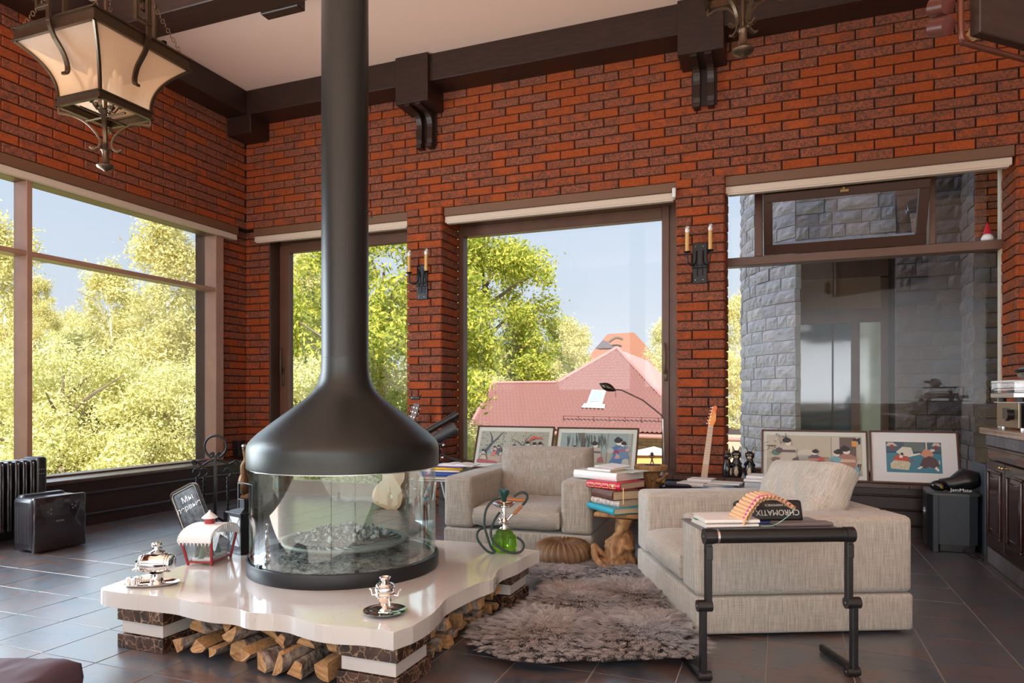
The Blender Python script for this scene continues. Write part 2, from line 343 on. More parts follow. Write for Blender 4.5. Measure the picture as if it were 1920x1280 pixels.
# ---------------------------------------------------------------- bricks, blocks, tiles laid one by one
random.seed(5)
def brick_variants(L, H, n=4, dep=.022, rough=.0025, nx=3, nz=1, bev=.006):
    """front face at y=0 looking to -y, body behind it; low relief and chamfered edge"""
    out = []
    for q in range(n):
        rng = random.Random(q * 7 + int(L * 1000)); mb = MB()
        xs = [-L / 2 + bev + (L - 2 * bev) * i / nx for i in range(nx + 1)]; zs = [-H / 2 + bev + (H - 2 * bev) * i / nz for i in range(nz + 1)]
        vs = [(x, rng.uniform(-rough, rough), z) for z in zs for x in xs]; k = nx + 1; fs = []
        for j in range(nz):
            for i in range(nx): a = j * k + i; fs.append((a, a + 1, a + k + 1, a + k))
        ring = [j for j in range(k)] + [j * k + nx for j in range(1, nz + 1)] + [nz * k + i for i in range(nx - 1, -1, -1)] + [j * k for j in range(nz - 1, 0, -1)]
        b0 = len(vs)
        for r in ring:
            x, y, z = vs[r]; ex = -L / 2 if abs(x - xs[0]) < 1e-6 else (L / 2 if abs(x - xs[-1]) < 1e-6 else x); ez = -H / 2 if abs(z - zs[0]) < 1e-6 else (H / 2 if abs(z - zs[-1]) < 1e-6 else z)
            vs.append((ex, bev * .8, ez))
        b1 = len(vs)
        for r in range(len(ring)): x, y, z = vs[b0 + r]; vs.append((x, dep, z))
        m = len(ring)
        for i in range(m):
            j = (i + 1) % m; fs.append((ring[i], b0 + i, b0 + j, ring[j])); fs.append((b0 + i, b1 + i, b1 + j, b0 + j))
        mb.add(vs, fs); out.append(mb)
    return out
_vc = {}
def lay(parent, places, mat, name='brick', limit=300, **kw):
    """places: list of (origin Vector, angle about z, length, height); largest seen first become parts"""
    seen = []; rest = []
    for pl in places:
        (seen if inview(pl[0]) else rest).append(pl)
    seen.sort(key=lambda p: proj(p[0])[2]); rest = seen[limit:] + rest; seen = seen[:limit]
    for o, a, L, H in seen:
        key = (mat.name, round(L, 3), round(H, 3), str(kw))
        if key not in _vc: _vc[key] = [mesh(name, mb, mat) for mb in brick_variants(L, H, **kw)]
        ob = bpy.data.objects.new(name, random.choice(_vc[key])); C.objects.link(ob); ob.parent = parent
        ob.location = o + Vector((math.sin(a), -math.cos(a), 0)) * random.uniform(-.0015, .003); ob.rotation_euler = (0, random.uniform(-.004, .004), a)
    if rest:
        mb = MB()
        for o, a, L, H in rest:
            T = Matrix.Translation(o) @ Matrix.Rotation(a, 4, 'Z'); mb.box(-L / 2, L / 2, 0, .02, -H / 2, H / 2, 0, T)
        O(name + '_courses', mb, mat, parent, kind='stuff')
CH, BL, JT = .078, .26, .010
def field(u0, u1, z0, z1, to3, ang, off=0., bl=BL, ch=CH, jt=JT, joint_origin=0.):
    """running bond between u0..u1; to3(u,z)->Vector"""
    out = []; nrow = int(round((z1 - z0) / ch)); ch2 = (z1 - z0) / nrow
    for j in range(nrow):
        zc = z0 + (j + .5) * ch2; sh = joint_origin + (bl / 2 if j % 2 else 0) + off
        k = math.floor((u0 - sh) / bl)
        while sh + k * bl < u1 - .012:
            a = max(u0, sh + k * bl); b = min(u1, sh + (k + 1) * bl); k += 1
            if b - a < .03: continue
            out.append((to3((a + b) / 2, zc), ang, round(b - a - jt, 3), round(ch2 - jt, 4)))
    return out
PI = math.pi
# back wall
wb = node('wall_back', label='red brick back wall above and between the windows')
mb = MB(); mb.box(-5.75, 4.1, 5.892, 6.33, 2.80, 4.2); mb.box(1.564, 4.1, 5.892, 6.33, 0, 2.80)
O('mortar_backing', mb, MORTAR, wb)
pl = field(-5.307, 4.0, 2.80, 3.885, lambda u, z: Vector((u, 5.87, z)), 0)
pl += field(1.544, 4.0, .0, 2.80, lambda u, z: Vector((u, 5.87, z)), 0)
lay(wb, pl, BRICK)
# left wall
wl = node('wall_left', label='red brick left wall above the wide window')
O('mortar_backing', MB().box(-5.75, -5.322, -3.6, 5.9, 2.80, 4.2), MORTAR, wl)
lay(wl, field(-3.4, 5.876, 2.80, 3.885, lambda u, z: Vector((-5.3, u, z)), PI / 2), BRICK)
# brick piers
def pier(nm, x0, x1, yf, yb, z1, lab, sides='R', left=False):
    g = node(nm, label=lab); O('mortar_backing', MB().box(x0 + .02, x1 - .02, yf + .02, yb, 0, z1), MORTAR, g)
    p = field(x0, x1, 0, z1, lambda u, z: Vector((u, yf, z)), 0, joint_origin=x0)
    if 'R' in sides: p += field(yf + .004, yb, 0, z1, lambda u, z: Vector((x1, u, z)), PI / 2, off=.13, joint_origin=yf)
    if 'L' in sides: p += field(yf + .004, yb, 0, z1, lambda u, z: Vector((x0, u, z)), -PI / 2, off=.13, joint_origin=yf)
    lay(g, p, BRICK); return g
pier('trim_1', -3.348, -2.972, 5.84, 6.22, 2.81, 'brick pier with the left wall sconce', 'R')
pier('trim_2', -.815, -.430, 5.84, 6.22, 2.81, 'brick pier with the right wall sconce', 'RL')
g = node('trim_3', label='brick corner pier between the left window and the glass door')
O('mortar_backing', MB().box(-5.75, -5.42, 5.62, 6.33, 0, 2.8).box(-5.75, -5.10, 5.99, 6.33, 0, 2.8), MORTAR, g)
lay(g, field(5.603, 5.977, .0, 2.80, lambda u, z: Vector((-5.4, u, z)), PI / 2, joint_origin=5.603) + field(-5.407, -5.085, .0, 2.80, lambda u, z: Vector((u, 5.97, z)), 0, off=.05, joint_origin=-5.395), BRICK)
g = node('trim_4', label='brick reveal on the right of the tilted window')
O('mortar_backing', MB().box(1.566, 1.7, 5.88, 6.33, 0, 2.8), MORTAR, g)
lay(g, field(5.874, 6.25, .0, 2.80, lambda u, z: Vector((1.544, u, z)), -PI / 2, off=.1), BRICK)
# ceiling, remaining shell
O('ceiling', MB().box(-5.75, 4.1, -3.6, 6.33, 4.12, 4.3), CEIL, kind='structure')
O('sun_block', MB().box(-5.75, 8.0, -3.6, 6.33, 4.3, 7.0), mc('sun_block_surface', (.5, .45, .4), .9), kind='structure')  # unseen block added over the room to shade the stone house
PLAST = mc('plain_plaster', (.46, .44, .42), .9)
O('wall_right', MB().box(4.0, 4.1, -3.6, 5.9, 0, 4.12), PLAST, kind='structure')
O('wall_rear', MB().box(-5.75, 4.1, -3.6, -3.5, 0, 4.12), PLAST, kind='structure')
# floor
fl = node('floor', label='slate tile floor')
O('floor_bed', MB().box(-5.75, 4.1, -3.6, 6.33, -.2, -.002), GROUT, fl)
T_ = .2965; vis = []; rest = []
for i in range(-19, 14):
    for j in range(-12, 22):
        x = -.055 + T_ * (i + .5); y = 3.076 + T_ * (j + .5) - T_ * 6
        if not (-5.3 < x < 4 and -3.5 < y < 6.1): continue
        hid = (-2.25 < x < -1.35 and 2.1 < y < 3.3) or (x > 1.35)
        (vis if inview((x, y, 0), 60) and not hid else rest).append((x, y))
vis.sort(key=lambda p: proj((p[0], p[1], 0))[2]); rest += vis[300:]; vis = vis[:300]
hs = T_ / 2 - .0022; tm = []
for q in range(4):
    rr = random.Random(q); m_ = MB(); h = [rr.uniform(-.0006, .0006) for _ in range(4)]
    vs = [(-hs + .0008, -hs + .0008, h[0]), (hs - .0008, -hs + .0008, h[1]), (hs - .0008, hs - .0008, h[2]), (-hs + .0008, hs - .0008, h[3])] + [(a * hs, b * hs, -.0006) for a, b in ((-1, -1), (1, -1), (1, 1), (-1, 1))] + [(a * hs, b * hs, -.01) for a, b in ((-1, -1), (1, -1), (1, 1), (-1, 1))]
    fs = [(0, 1, 2, 3)] + [(4 + i, 4 + (i + 1) % 4, (i + 1) % 4, i) for i in range(4)] + [(8 + i, 8 + (i + 1) % 4, 4 + (i + 1) % 4, 4 + i) for i in range(4)]
    tm.append(mesh('tile', m_.add(vs, fs), TILE))
for x, y in vis:
    o = bpy.data.objects.new('tile', random.choice(tm)); C.objects.link(o); o.parent = fl; o.location = (x, y, 0); o.rotation_euler = (0, 0, random.choice((0, PI)))
m_ = MB()
for x, y in rest: m_.box(x - hs, x + hs, y - hs, y + hs, -.01, 0)
O('tile_field', m_, TILE, fl, kind='stuff')
# beams
def beam(name, x0, x1, y0, y1, z0, z1, lab):
    o = O(name, MB().rbox(x0, x1, y0, y1, z0, z1, .006, 1), BEAM); tag(o, lab, 'beam'); return o
beam('ceiling_beam', -5.05, 3.9, 5.59, 5.868, 3.875, 4.118, 'dark wooden beam running along the top of the back wall')
beam('ceiling_beam', -5.298, -5.05, -3.4, 5.868, 3.875, 4.118, 'dark wooden beam along the top of the left wall')
beam('ceiling_beam', -5.05, 3.9, 3.895, 4.15, 3.875, 4.118, 'dark wooden beam crossing the ceiling in front of the flue')
beam('beam_end_block', -3.62, -3.28, 4.15, 4.24, 3.86, 4.118, 'short light brown block behind the crossing beam near the flue')
beam('corner_block', -5.298, -4.995, 5.587, 5.868, 3.69, 3.875, 'dark square wooden block in the corner under the beams')
def bracket(x0, x1, lab):
    t = thing('beam_bracket', lab, 'bracket', ((x0 + x1) / 2, 5.868, 3.69)); w_ = (x1 - x0) / 2
    O('block', MB().rbox(-w_, w_, -.318, 0, 0, .428, .005, 1), BEAM, t)
    for sx in (-.055, .055):
        prof = [(0, 0), (-.30, 0), (-.30, -.02), (-.16, -.025)] + [(-.16 + .095 * math.sin(a), -.14 + .115 * math.cos(a) - .0) for a in [R(d) for d in range(0, 91, 15)]] + [(-.075, -.25), (-.07, -.29), (-.085, -.30), (-.085, -.33), (0, -.33)]
        m = MB(); m.prism(prof, -.026, .026, T=Matrix.Translation((sx, 0, 0)) @ Matrix(((0, 0, 1, 0), (1, 0, 0, 0), (0, 1, 0, 0), (0, 0, 0, 1))))
        O('corbel', m, BEAM, t)
    O('back_plate', MB().rbox(-.10, .10, -.012, 0, -.30, 0, .003, 1), BEAM, t)
bracket(-3.30, -2.965, 'dark wooden bracket with curved corbel above the left sconce')
bracket(-.765, -.415, 'dark wooden bracket with curved corbel behind the right lantern')
# top right timber canopy edged with a pipe
Tz = R(42.7)
t = thing('timber_canopy', 'dark timber canopy edged by a brown pipe at the top right', 'canopy', (.60, 2.92, 2.284), Tz)
O('panel', MB().rbox(.03, 1.2, -.05, -.01, .02, 1.83, .004, 1), BEAM, t); O('strut', MB().rbox(-.02, .02, -.02, .02, 0, .9, .003, 1, T=Matrix.Translation((.10, .02, .05)) @ Matrix.Rotation(R(28), 4, 'Y')), SLICE, t)
O('pipe', MB().tube(catmull([(0, 0, 1.8), (0, 0, .4), (0, 0, .05), (.03, 0, .005), (.10, 0, 0), (1.2, 0, 0)], 5), .011, 10), mc('brown_pipe', (.12, .035, .02), .25, metal=.4), t, smooth=60)
for k, z in enumerate((.085, .16)):
    O('pipe_collar', MB().tube([(-.035, .08, z), (-.035, .02, z - .02)], .034, 14), mc('brown_collar%d' % k, (.09, .025, .018), .3), t, smooth=40)

# ---------------------------------------------------------------- windows
def lintel(nm, x0, x1, lab):
    g = node(nm, label=lab); O('lintel_board', MB().rbox(x0, x1, 5.872, 5.95, 2.72, 2.80, .004, 1).box(x0, x1, 5.95, 6.3, 2.75, 2.80), LINTEL, g)
    O('blind_cassette', MB().rbox(x0, x1 - .01, 5.885, 5.95, 2.662, 2.72, .006, 1).box(x0 + .02, x1 - .03, 5.89, 5.94, 2.652, 2.662), CREAM, g); return g
lintel('trim_5', -5.209, -3.352, 'lintel board and roller blind over the glass door')
lintel('trim_6', -2.965, -.815, 'lintel board and roller blind over the middle window')
lintel('trim_7', -.428, 1.535, 'lintel board and roller blind over the tilted window')
g = node('trim_8', label='lintel board and roller blind over the wide left window')
O('lintel_board', MB().rbox(-5.38, -5.302, -3.4, 5.76, 2.72, 2.80, .004, 1).box(-5.6, -5.38, -3.4, 5.7, 2.75, 2.8), LINTEL, g)
O('blind_cassette', MB().rbox(-5.38, -5.315, -3.4, 5.755, 2.662, 2.72, .006, 1), CREAM, g)
def vmember(m, y0, y1, z0, z1): m.rbox(-5.50, -5.35, y0, y1, z0, z1, .004, 1)
w1 = node('window_1', label='wide left window with brown frame')
m = MB()
for y in (-2.10, -.20, 1.70, 3.597): vmember(m, y, y + .045, .38, 2.7); O('mullion', m, FRAMELIT, w1); m = MB()
m = MB(); vmember(m, 5.494, 5.60, .38, 2.75); O('jamb', m, FRAMELIT, w1)
m = MB(); vmember(m, -3.4, 5.50, 2.66, 2.75); m.box(-5.5, -5.35, -3.4, 5.5, .375, .395); O('head_and_base_rail', m, FRAME, w1)
m = MB(); m.rbox(-5.50, -5.352, -3.4, 5.494, 2.092, 2.13, .004, 1); O('transom', m, FRAMELIT, w1)
ys = [-3.4, -2.08, -.18, 1.72, 3.62, 5.52]
for a, b in zip(ys, ys[1:]):
    O('pane', MB().box(-5.482, -5.476, a + .02, b - .02, 2.13, 2.66), WINGLASS, w1); O('pane', MB().box(-5.482, -5.476, a + .02, b - .02, .395, 2.092), WINGLASS, w1)
# glass door (window_2)
w2 = node('window_2', label='glazed door with brown frame left of the sconce pier')
O('jamb', MB().rbox(-5.10, -5.075, 5.975, 6.30, 0, 2.8, .003, 1), FRAMED, w2)
m = MB(); m.rbox(-5.075, -4.945, 6.12, 6.19, .0, 2.66, .005, 1); O('stile', m, FRAME, w2)
O('rail', MB().rbox(-4.945, -3.33, 6.12, 6.19, 2.575, 2.68, .005, 1).box(-5.08, -3.3, 6.14, 6.3, 2.66, 2.8).box(-4.945, -3.33, 6.12, 6.19, 0, .13), FRAME, w2)
O('pane', MB().box(-4.945, -3.33, 6.155, 6.161, .13, 2.575), WINGLASS, w2)
h = O('door_handle', MB().rbox(-5.032, -5.008, 6.105, 6.12, 1.14, 1.34, .005, 2).rbox(-5.03, -5.01, 6.06, 6.078, 1.26, 1.56, .005, 2).box(-5.026, -5.014, 6.07, 6.12, 1.27, 1.3), BRONZE, w2, smooth=40)
# middle window
w3 = node('window_3', label='large middle window with the view of the red roofs')
O('jamb', MB().rbox(-2.985, -2.927, 6.22, 6.32, .0, 2.8, .004, 1), FRAME, w3)
O('stile', MB().rbox(-.992, -.80, 6.22, 6.32, .0, 2.8, .006, 1).rbox(-.955, -.925, 6.2, 6.22, .4, 2.7, .003, 1), FRAME, w3)
O('rail', MB().rbox(-2.93, -.99, 6.22, 6.32, 2.60, 2.70, .004, 1).box(-2.93, -.8, 6.24, 6.33, 2.69, 2.8).box(-2.93, -.99, 6.22, 6.32, 0, .40), FRAME, w3)
O('pane', MB().box(-2.93, -.99, 6.27, 6.276, .4, 2.6), WINGLASS, w3)
O('window_handle', MB().rbox(-.968, -.94, 6.185, 6.2, 1.16, 1.26, .004, 2).rbox(-.966, -.944, 6.13, 6.15, 1.22, 1.49, .005, 2).box(-.96, -.95, 6.14, 6.2, 1.22, 1.24), BRONZE, w3, smooth=40)
# tilted window
w4 = node('window_4', label='right window with a tilted upper sash facing the stone tower')
O('transom', MB().rbox(-.46, 1.56, 6.20, 6.32, 2.13, 2.20, .004, 1), FRAME, w4)
O('mullion', MB().rbox(-.216, -.152, 6.20, 6.32, 2.2, 2.8, .004, 1), FRAME, w4); O('mullion', MB().rbox(1.066, 1.108, 6.20, 6.32, 2.2, 2.8, .004, 1), FRAME, w4)
O('head_rail', MB().rbox(-.46, 1.56, 6.20, 6.32, 2.765, 2.8, .003, 1).box(-.152, 1.066, 6.22, 6.32, 2.74, 2.77), FRAMED, w4)
O('edge_strip', MB().box(1.536, 1.546, 6.22, 6.3, .4, 2.77), CREAM, w4)
O('base_rail', MB().rbox(-.46, 1.56, 6.20, 6.32, .34, .42, .004, 1), FRAME, w4)
for x0, x1, z0, z1 in ((-.46, -.216, 2.2, 2.765), (1.108, 1.54, 2.2, 2.765), (-.46, 1.54, .42, 2.13)):
    O('pane', MB().box(x0, x1, 6.268, 6.274, z0, z1), WINGLASS, w4)
sa = bpy.data.objects.new('tilt_sash', None); C.objects.link(sa); sa.parent = w4; sa.location = (.448, 6.23, 2.215); sa.rotation_euler = (R(28), 0, 0)
m = MB()
W_, H_ = .59, .505
for x0, x1, z0, z1 in ((-W_, W_, 0, .085), (-W_, W_, H_ - .07, H_), (-W_, -W_ + .07, .085, H_ - .07), (W_ - .07, W_, .085, H_ - .07)): m.rbox(x0, x1, -.03, .035, z0, z1, .004, 1)
O('sash_frame', m, FRAMED, sa); O('sash_pane', MB().box(-W_ + .07, W_ - .07, -.002, .004, .085, H_ - .07), glassmat('tilted_pane', (.95, .97, 1), .10), sa)
O('sash_latch', MB().rbox(-.03, .035, -.055, -.03, H_ - .035, H_ - .012, .003, 1).rbox(-.012, .006, -.06, -.03, H_ - .015, H_ + .006, .003, 1), BRASS, sa)
# sills and radiator casings
def casing_profile(m, along, a0, a1, f, T=None):
    pass
g = node('baseboard_left', label='dark panelled radiator casing under the left window')
m = MB(); m.box(-5.75, -5.11, -3.4, 5.97, 0, .35); O('panel', m, DWOOD, g)
for z in (.258, .091): O('moulding', MB().rbox(-5.112, -5.092, -3.4, 5.6, z - .012, z + .012, .006, 2), DWOOD, g, smooth=50)
O('sill', MB().rbox(-5.52, -5.09, -3.4, 5.97, .35, .38, .006, 2), SILLWOOD, g, smooth=50)
g = node('baseboard_back', label='dark panelled casing under the right windows')
m = MB(); m.box(-2.93, -.82, 5.70, 6.2, 0, .355); m.box(-.82, -.42, 5.70, 5.835, 0, .355); m.box(-.42, 1.54, 5.70, 6.2, 0, .355); O('panel', m, DWOOD, g)
for z in (.30, .20, .09): O('moulding', MB().rbox(-2.93, 1.6, 5.685, 5.702, z - .008, z + .008, .005, 2), DWOOD, g, smooth=50)
m = MB()
for x0, x1 in ((-2.93, -2.2), (-2.198, -1.45), (-1.448, -.82), (-.418, .3), (.302, .85), (.852, 1.54)):
    O('sill_board', MB().rbox(x0, x1, 5.675, 6.2, .355, .385, .003, 1), SILLWOOD, g)
O('sill_board', MB().rbox(-.818, -.42, 5.675, 5.835, .355, .385, .003, 1), SILLWOOD, g)
t = O('motion_sensor', MB().rbox(-.842, -.812, 5.80, 5.84, 2.655, 2.735, .008, 2), PLASTW, smooth=50); tag(t, 'small white sensor at the top left of the right brick pier', 'sensor')
# ---------------------------------------------------------------- hearth and suspended fireplace
FX, FY = -1.901, 2.747
h = thing('hearth_platform', 'wavy-edged cream marble hearth platform on striped marble blocks', 'hearth')
fr = [(-2.61, 2.06), (-2.58, 2.038), (-2.487, 2.030), (-2.40, 2.036), (-2.32, 2.046), (-2.203, 2.052), (-2.12, 2.038), (-1.997, 2.024), (-1.917, 2.036), (-1.86, 2.03), (-1.805, 2.012), (-1.713, 2.034), (-1.65, 2.036), (-1.586, 2.018), (-1.472, 1.994), (-1.40, 2.006), (-1.30, 2.026), (-1.205, 2.016)]
ri = [(-1.178, 2.10), (-1.176, 2.22), (-1.196, 2.34), (-1.216, 2.43), (-1.208, 2.56), (-1.192, 2.69), (-1.166, 2.785), (-1.192, 2.88), (-1.204, 2.98), (-1.180, 3.12), (-1.176, 3.26), (-1.158, 3.375)]
bk = [(-1.30, 3.40), (-1.45, 3.43), (-1.60, 3.44), (-1.79, 3.42), (-2.0, 3.44), (-2.3, 3.42), (-2.62, 3.43)]
lf = [(-2.63, 3.1), (-2.615, 2.75), (-2.60, 2.45), (-2.64, 2.21)]
out = [tuple(p[:2]) for p in catmull([(x, y, 0) for x, y in fr], 3)] + [tuple(p[:2]) for p in catmull([(x, y, 0) for x, y in ri], 3)] + bk + lf
m = MB(); m.prism(out, .162, .225); bm = bmesh.new()
for v in m.v: bm.verts.new(v)
bm.verts.ensure_lookup_table()
for f in m.f: bm.faces.new([bm.verts[i] for i in f])
bmesh.ops.bevel(bm, geom=[e for e in bm.edges if abs(e.verts[0].co.z - e.verts[1].co.z) < 1e-5], offset=.002, segments=1, affect='EDGES')
me = bpy.data.meshes.new('marble_top'); bm.to_mesh(me); bm.free(); me.materials.append(SLAB); O('marble_top', me, None, h)
for x0, y0 in ((-2.503, 2.045), (-1.448, 2.04), (-1.448, 3.10), (-2.503, 3.12)):
    for z0, z1, i, mt in ((0, .055, 0, EMPER), (.058, .108, .012, SLAB), (.110, .162, 0, EMPER)):
        O('marble_block', MB().rbox(x0 + i, x0 + .243 - i, y0 + i, y0 + .243 - i, z0, z1, .0015, 1), mt, h)
t = thing('suspended_fireplace', 'round dark steel fireplace with curved glass and tall flue on the hearth', 'fireplace', (FX, FY, 0))
hood = [(.425, .690), (.4335, .692), (.4345, .70), (.4345, .775), (.431, .792), (.424, .806), (.41, .822), (.385, .846), (.34, .882), (.29, .920), (.245, .953), (.205, .982), (.172, 1.008), (.148, 1.033), (.130, 1.06), (.118, 1.09), (.111, 1.125), (.1085, 1.16), (.1075, 1.19)]
O('hood', MB().lathe([(.425, .76)] + hood, 96), HOOD, t, smooth=40)
O('flue', MB().lathe([(.1075, 1.188), (.1085, 1.192), (.1075, 1.196), (.1075, 2.75), (.1068, 2.755), (.1068, 4.118)], 64).lathe([(.095, 1.19), (.095, 4.118)], 24), HOOD, t, smooth=40)
O('damper_lever', MB().tube([(.10, .0, 1.86), (.135, -.0, 1.865), (.142, 0, 1.86), (.143, 0, 1.832)], .0035, 8), BLACKM, t, smooth=60)
O('base_ring', MB().lathe([(.40, .2255), (.432, .2255), (.434, .229), (.434, .282), (.432, .286), (.424, .287), (.424, .262), (.414, .262), (.414, .280), (.405, .280), (.405, .25), (.02, .25)], 96), M('ring_steel', (.02, .021, .024), .42, .4), t, smooth=30)
O('glass_track', MB().lathe([(.412, .687), (.424, .687), (.424, .70), (.412, .70), (.412, .687)], 96), SILVER, t)
segs = [(-150, -113), (-112.6, -63), (-62.6, -50), (-49.6, 20), (20.4, 100), (100.4, 209.6)]
for a, b in segs:
    O('glass_panel', MB().lathe([(.4165, .268), (.4165, .692), (.4205, .692), (.4205, .268), (.4165, .268)], max(6, int((b - a) / 4)), a0=R(a), a1=R(b)), FIREGLASS, t, smooth=30)
for a in (-114, -111.5, -49):
    O('glass_clip', MB().rbox(-.008, .008, -.006, .006, .275, .30, .002, 1, T=Matrix.Rotation(R(a), 4, 'Z') @ Matrix.Translation((.423, 0, 0)) @ Matrix.Rotation(PI / 2, 4, 'Z')), BLACKM, t)
# fire bowl, ash, grate
def ashmesh(r0, h, n, amp, seed, cx=0, cy=0, z=0):
    m_ = MB(); k = n; vs = []; fs = []
    for j in range(k + 1):
        for i in range(k + 1):
            u = -1 + 2 * i / k; v = -1 + 2 * j / k
            x = u * math.sqrt(1 - v * v / 2) * r0; y = v * math.sqrt(1 - u * u / 2) * r0; rr = math.hypot(x, y) / r0
            p = Vector((x * 14 + seed, y * 14, 0)); q = noise.noise(p) * .5 + noise.noise(p * 2.3) * .35 + noise.noise(p * 5) * .3 + noise.noise(p * 11) * .18
            vs.append((cx + x, cy + y, z + h * (1 - rr ** 2.4) + amp * q * (1 - rr ** 6)))
    for j in range(k):
        for i in range(k): a = j * (k + 1) + i; fs.append((a, a + 1, a + k + 2, a + k + 1))
    return m_.add(vs, fs)
O('ash_bed', ashmesh(.40, .015, 110, .022, 3, z=.262), ASH, t, kind='stuff')
O('ash_heap', ashmesh(.215, .035, 90, .045, 9, cx=-.03, cy=.02, z=.35), ASH, t, kind='stuff')
g = O('grate', MB().lathe([(.262, .338), (.28, .338), (.284, .345), (.28, .354), (.262, .352), (.262, .338)], 64).lathe([(.03, .30), (.05, .335), (.0, .34)], 16).tube([(0, 0, .25), (0, 0, .34)], .03, 12), GRATE, t, smooth=40)
for k in range(30):
    a = 2 * PI * k / 30; pts = [((.10 + .17 * q) * math.cos(a + q * .55), (.10 + .17 * q) * math.sin(a + q * .55), .344) for q in (0, .25, .5, .75, 1)]
    O('grate_bar', MB().tube(pts, .0055, 5), GRATE, g)
# charred lumps
rng = random.Random(4)
m = MB()
for k in range(90):
    a = rng.uniform(0, 6.28); r = .2 * math.sqrt(rng.random()); s_ = rng.uniform(.006, .018)
    m.rbox(-s_, s_, -s_ * .6, s_ * .6, -s_ * .5, s_ * .5, s_ * .3, 1, T=Matrix.Translation((-.03 + r * math.cos(a), .02 + r * math.sin(a), .372 + .02 * (1 - r / .2))) @ Euler((rng.uniform(0, 3), rng.uniform(0, 3), rng.uniform(0, 3))).to_matrix().to_4x4())
O('charred_lumps', m, mc('charcoal', (.12, .12, .12), .9, col2=(.5, .5, .48), vs=40), t, kind='stuff')

# firewood
def logmesh(kind, L, r, seed):
    rng = random.Random(seed); m_ = MB(); n = 14
    if kind == 0: poly = [(0, 0)] + [(r * math.cos(a), r * math.sin(a)) for a in [R(d) for d in range(0, 81, 13)]]
    elif kind == 1: poly = [(-r, 0)] + [(r * math.cos(a), r * math.sin(a)) for a in [R(d) for d in range(20, 161, 20)]]
    elif kind == 2: poly = [(0, -r * .3), (r * .9, r * .2)] + [(r * math.cos(a), r * math.sin(a)) for a in [R(d) for d in (30, 50, 70, 95, 120)]]
    else: poly = [(r * math.cos(a), r * math.sin(a)) for a in [R(d) for d in range(0, 360, 30)]]
    cx = sum(p[0] for p in poly) / len(poly); cy = sum(p[1] for p in poly) / len(poly); poly = [(x - cx, y - cy) for x, y in poly]
    rings = 6; k = len(poly); vs = []; fs = []; mi = []
    for j in range(rings):
        y = L * j / (rings - 1); s_ = 1 - .12 * j / rings
        for i, (a, b) in enumerate(poly):
            dx = noise.noise(Vector((a * 30, b * 30, y * 6 + seed))) * r * .16; vs.append((a * s_ + dx, y + (noise.noise(Vector((a * 40, b * 40, seed))) * .012 if j in (0, rings - 1) else 0), b * s_ + dx))
    for j in range(rings - 1):
        for i in range(k): fs.append((j * k + i, (j + 1) * k + i, (j + 1) * k + (i + 1) % k, j * k + (i + 1) % k)); mi.append(1 if (kind == 3 or (kind != 3 and 0 < i < k - 1)) else 0)
    vs.append((0, 0, 0)); c0 = len(vs) - 1
    for i in range(k): fs.append((c0, i, (i + 1) % k)); mi.append(0)
    vs.append((0, L, 0)); c1 = len(vs) - 1
    for i in range(k): fs.append((c1, (rings - 1) * k + (i + 1) % k, (rings - 1) * k + i)); mi.append(0)
    m_.add(vs, fs); m_.m = mi; return mesh('firewood_log', m_, [LOGWOOD, LOGBARK])
# (x, y, z, radius, kind, roll, yaw) at the front end
fw = [(-2.19, 2.06, .040, .05, 0, 60, -6), (-2.13, 2.09, .118, .05, 1, 10, -14), (-2.10, 2.06, .036, .044, 2, 150, 4), (-2.01, 2.05, .036, .036, 0, 80, -4), (-2.00, 2.10, .125, .04, 0, 200, 6),
      (-1.93, 2.05, .110, .048, 1, 160, -12), (-1.93, 2.10, .036, .04, 3, 10, 0), (-1.845, 2.035, .045, .047, 0, 100, -8), (-1.76, 2.03, .042, .05, 2, 30, -16), (-1.80, 2.12, .125, .04, 1, 30, -5), (-1.69, 2.05, .122, .042, 0, 40, 3),
      (-1.675, 2.02, .044, .048, 1, 120, -12), (-1.60, 2.07, .128, .036, 1, 20, 2), (-1.59, 2.015, .045, .050, 0, 20, 4), (-1.50, 2.02, .046, .048, 2, 200, 3), (-1.50, 2.10, .128, .036, 3, 0, 4)]
GL1 = 'split firewood under the front of the hearth'; GL2 = 'split firewood under the right side of the hearth'
cnt = {0: 0, 1: 0}
for i, (x, y, z, r, k, ro, ya) in enumerate(sorted(fw)):
    up = int(z > .08); cnt[up] += 1
    o = O('firewood_log', logmesh(k, .42, r * 1.08, i * 3.1), None); o.location = (x, y, z); o.rotation_euler = (R(-1), R(ro), R(ya)); tag(o, '%s log from the left in the %s row under the hearth front' % (ORD[cnt[up] - 1], 'upper' if up else 'lower'), 'firewood', GL1)
rng = random.Random(8); i = 0; cy_ = 0
for y in np.arange(2.36, 3.03, .083):
    cy_ += 1
    for z, rr in ((.036, .038), (.118, .036)):
        i += 1; o = O('firewood_log', logmesh(rng.choice((0, 0, 1, 2)), .36, rr + rng.uniform(-.003, .005), 50 + i), None); o.location = (-1.215 - rng.uniform(0, .05), y + rng.uniform(-.01, .01), z); o.rotation_euler = (0, rng.uniform(0, 6.28) * 0, R(90 + rng.uniform(-6, 6)))
        o.rotation_euler = (Matrix.Rotation(R(90 + rng.uniform(-6, 6)), 4, 'Z') @ Matrix.Rotation(rng.uniform(0, 6.28), 4, 'Y')).to_euler()
        tag(o, '%s log from the front corner in the %s row of firewood facing the fur rug' % (ORD[cy_ - 1], 'upper' if z > .08 else 'lower'), 'firewood', GL2)
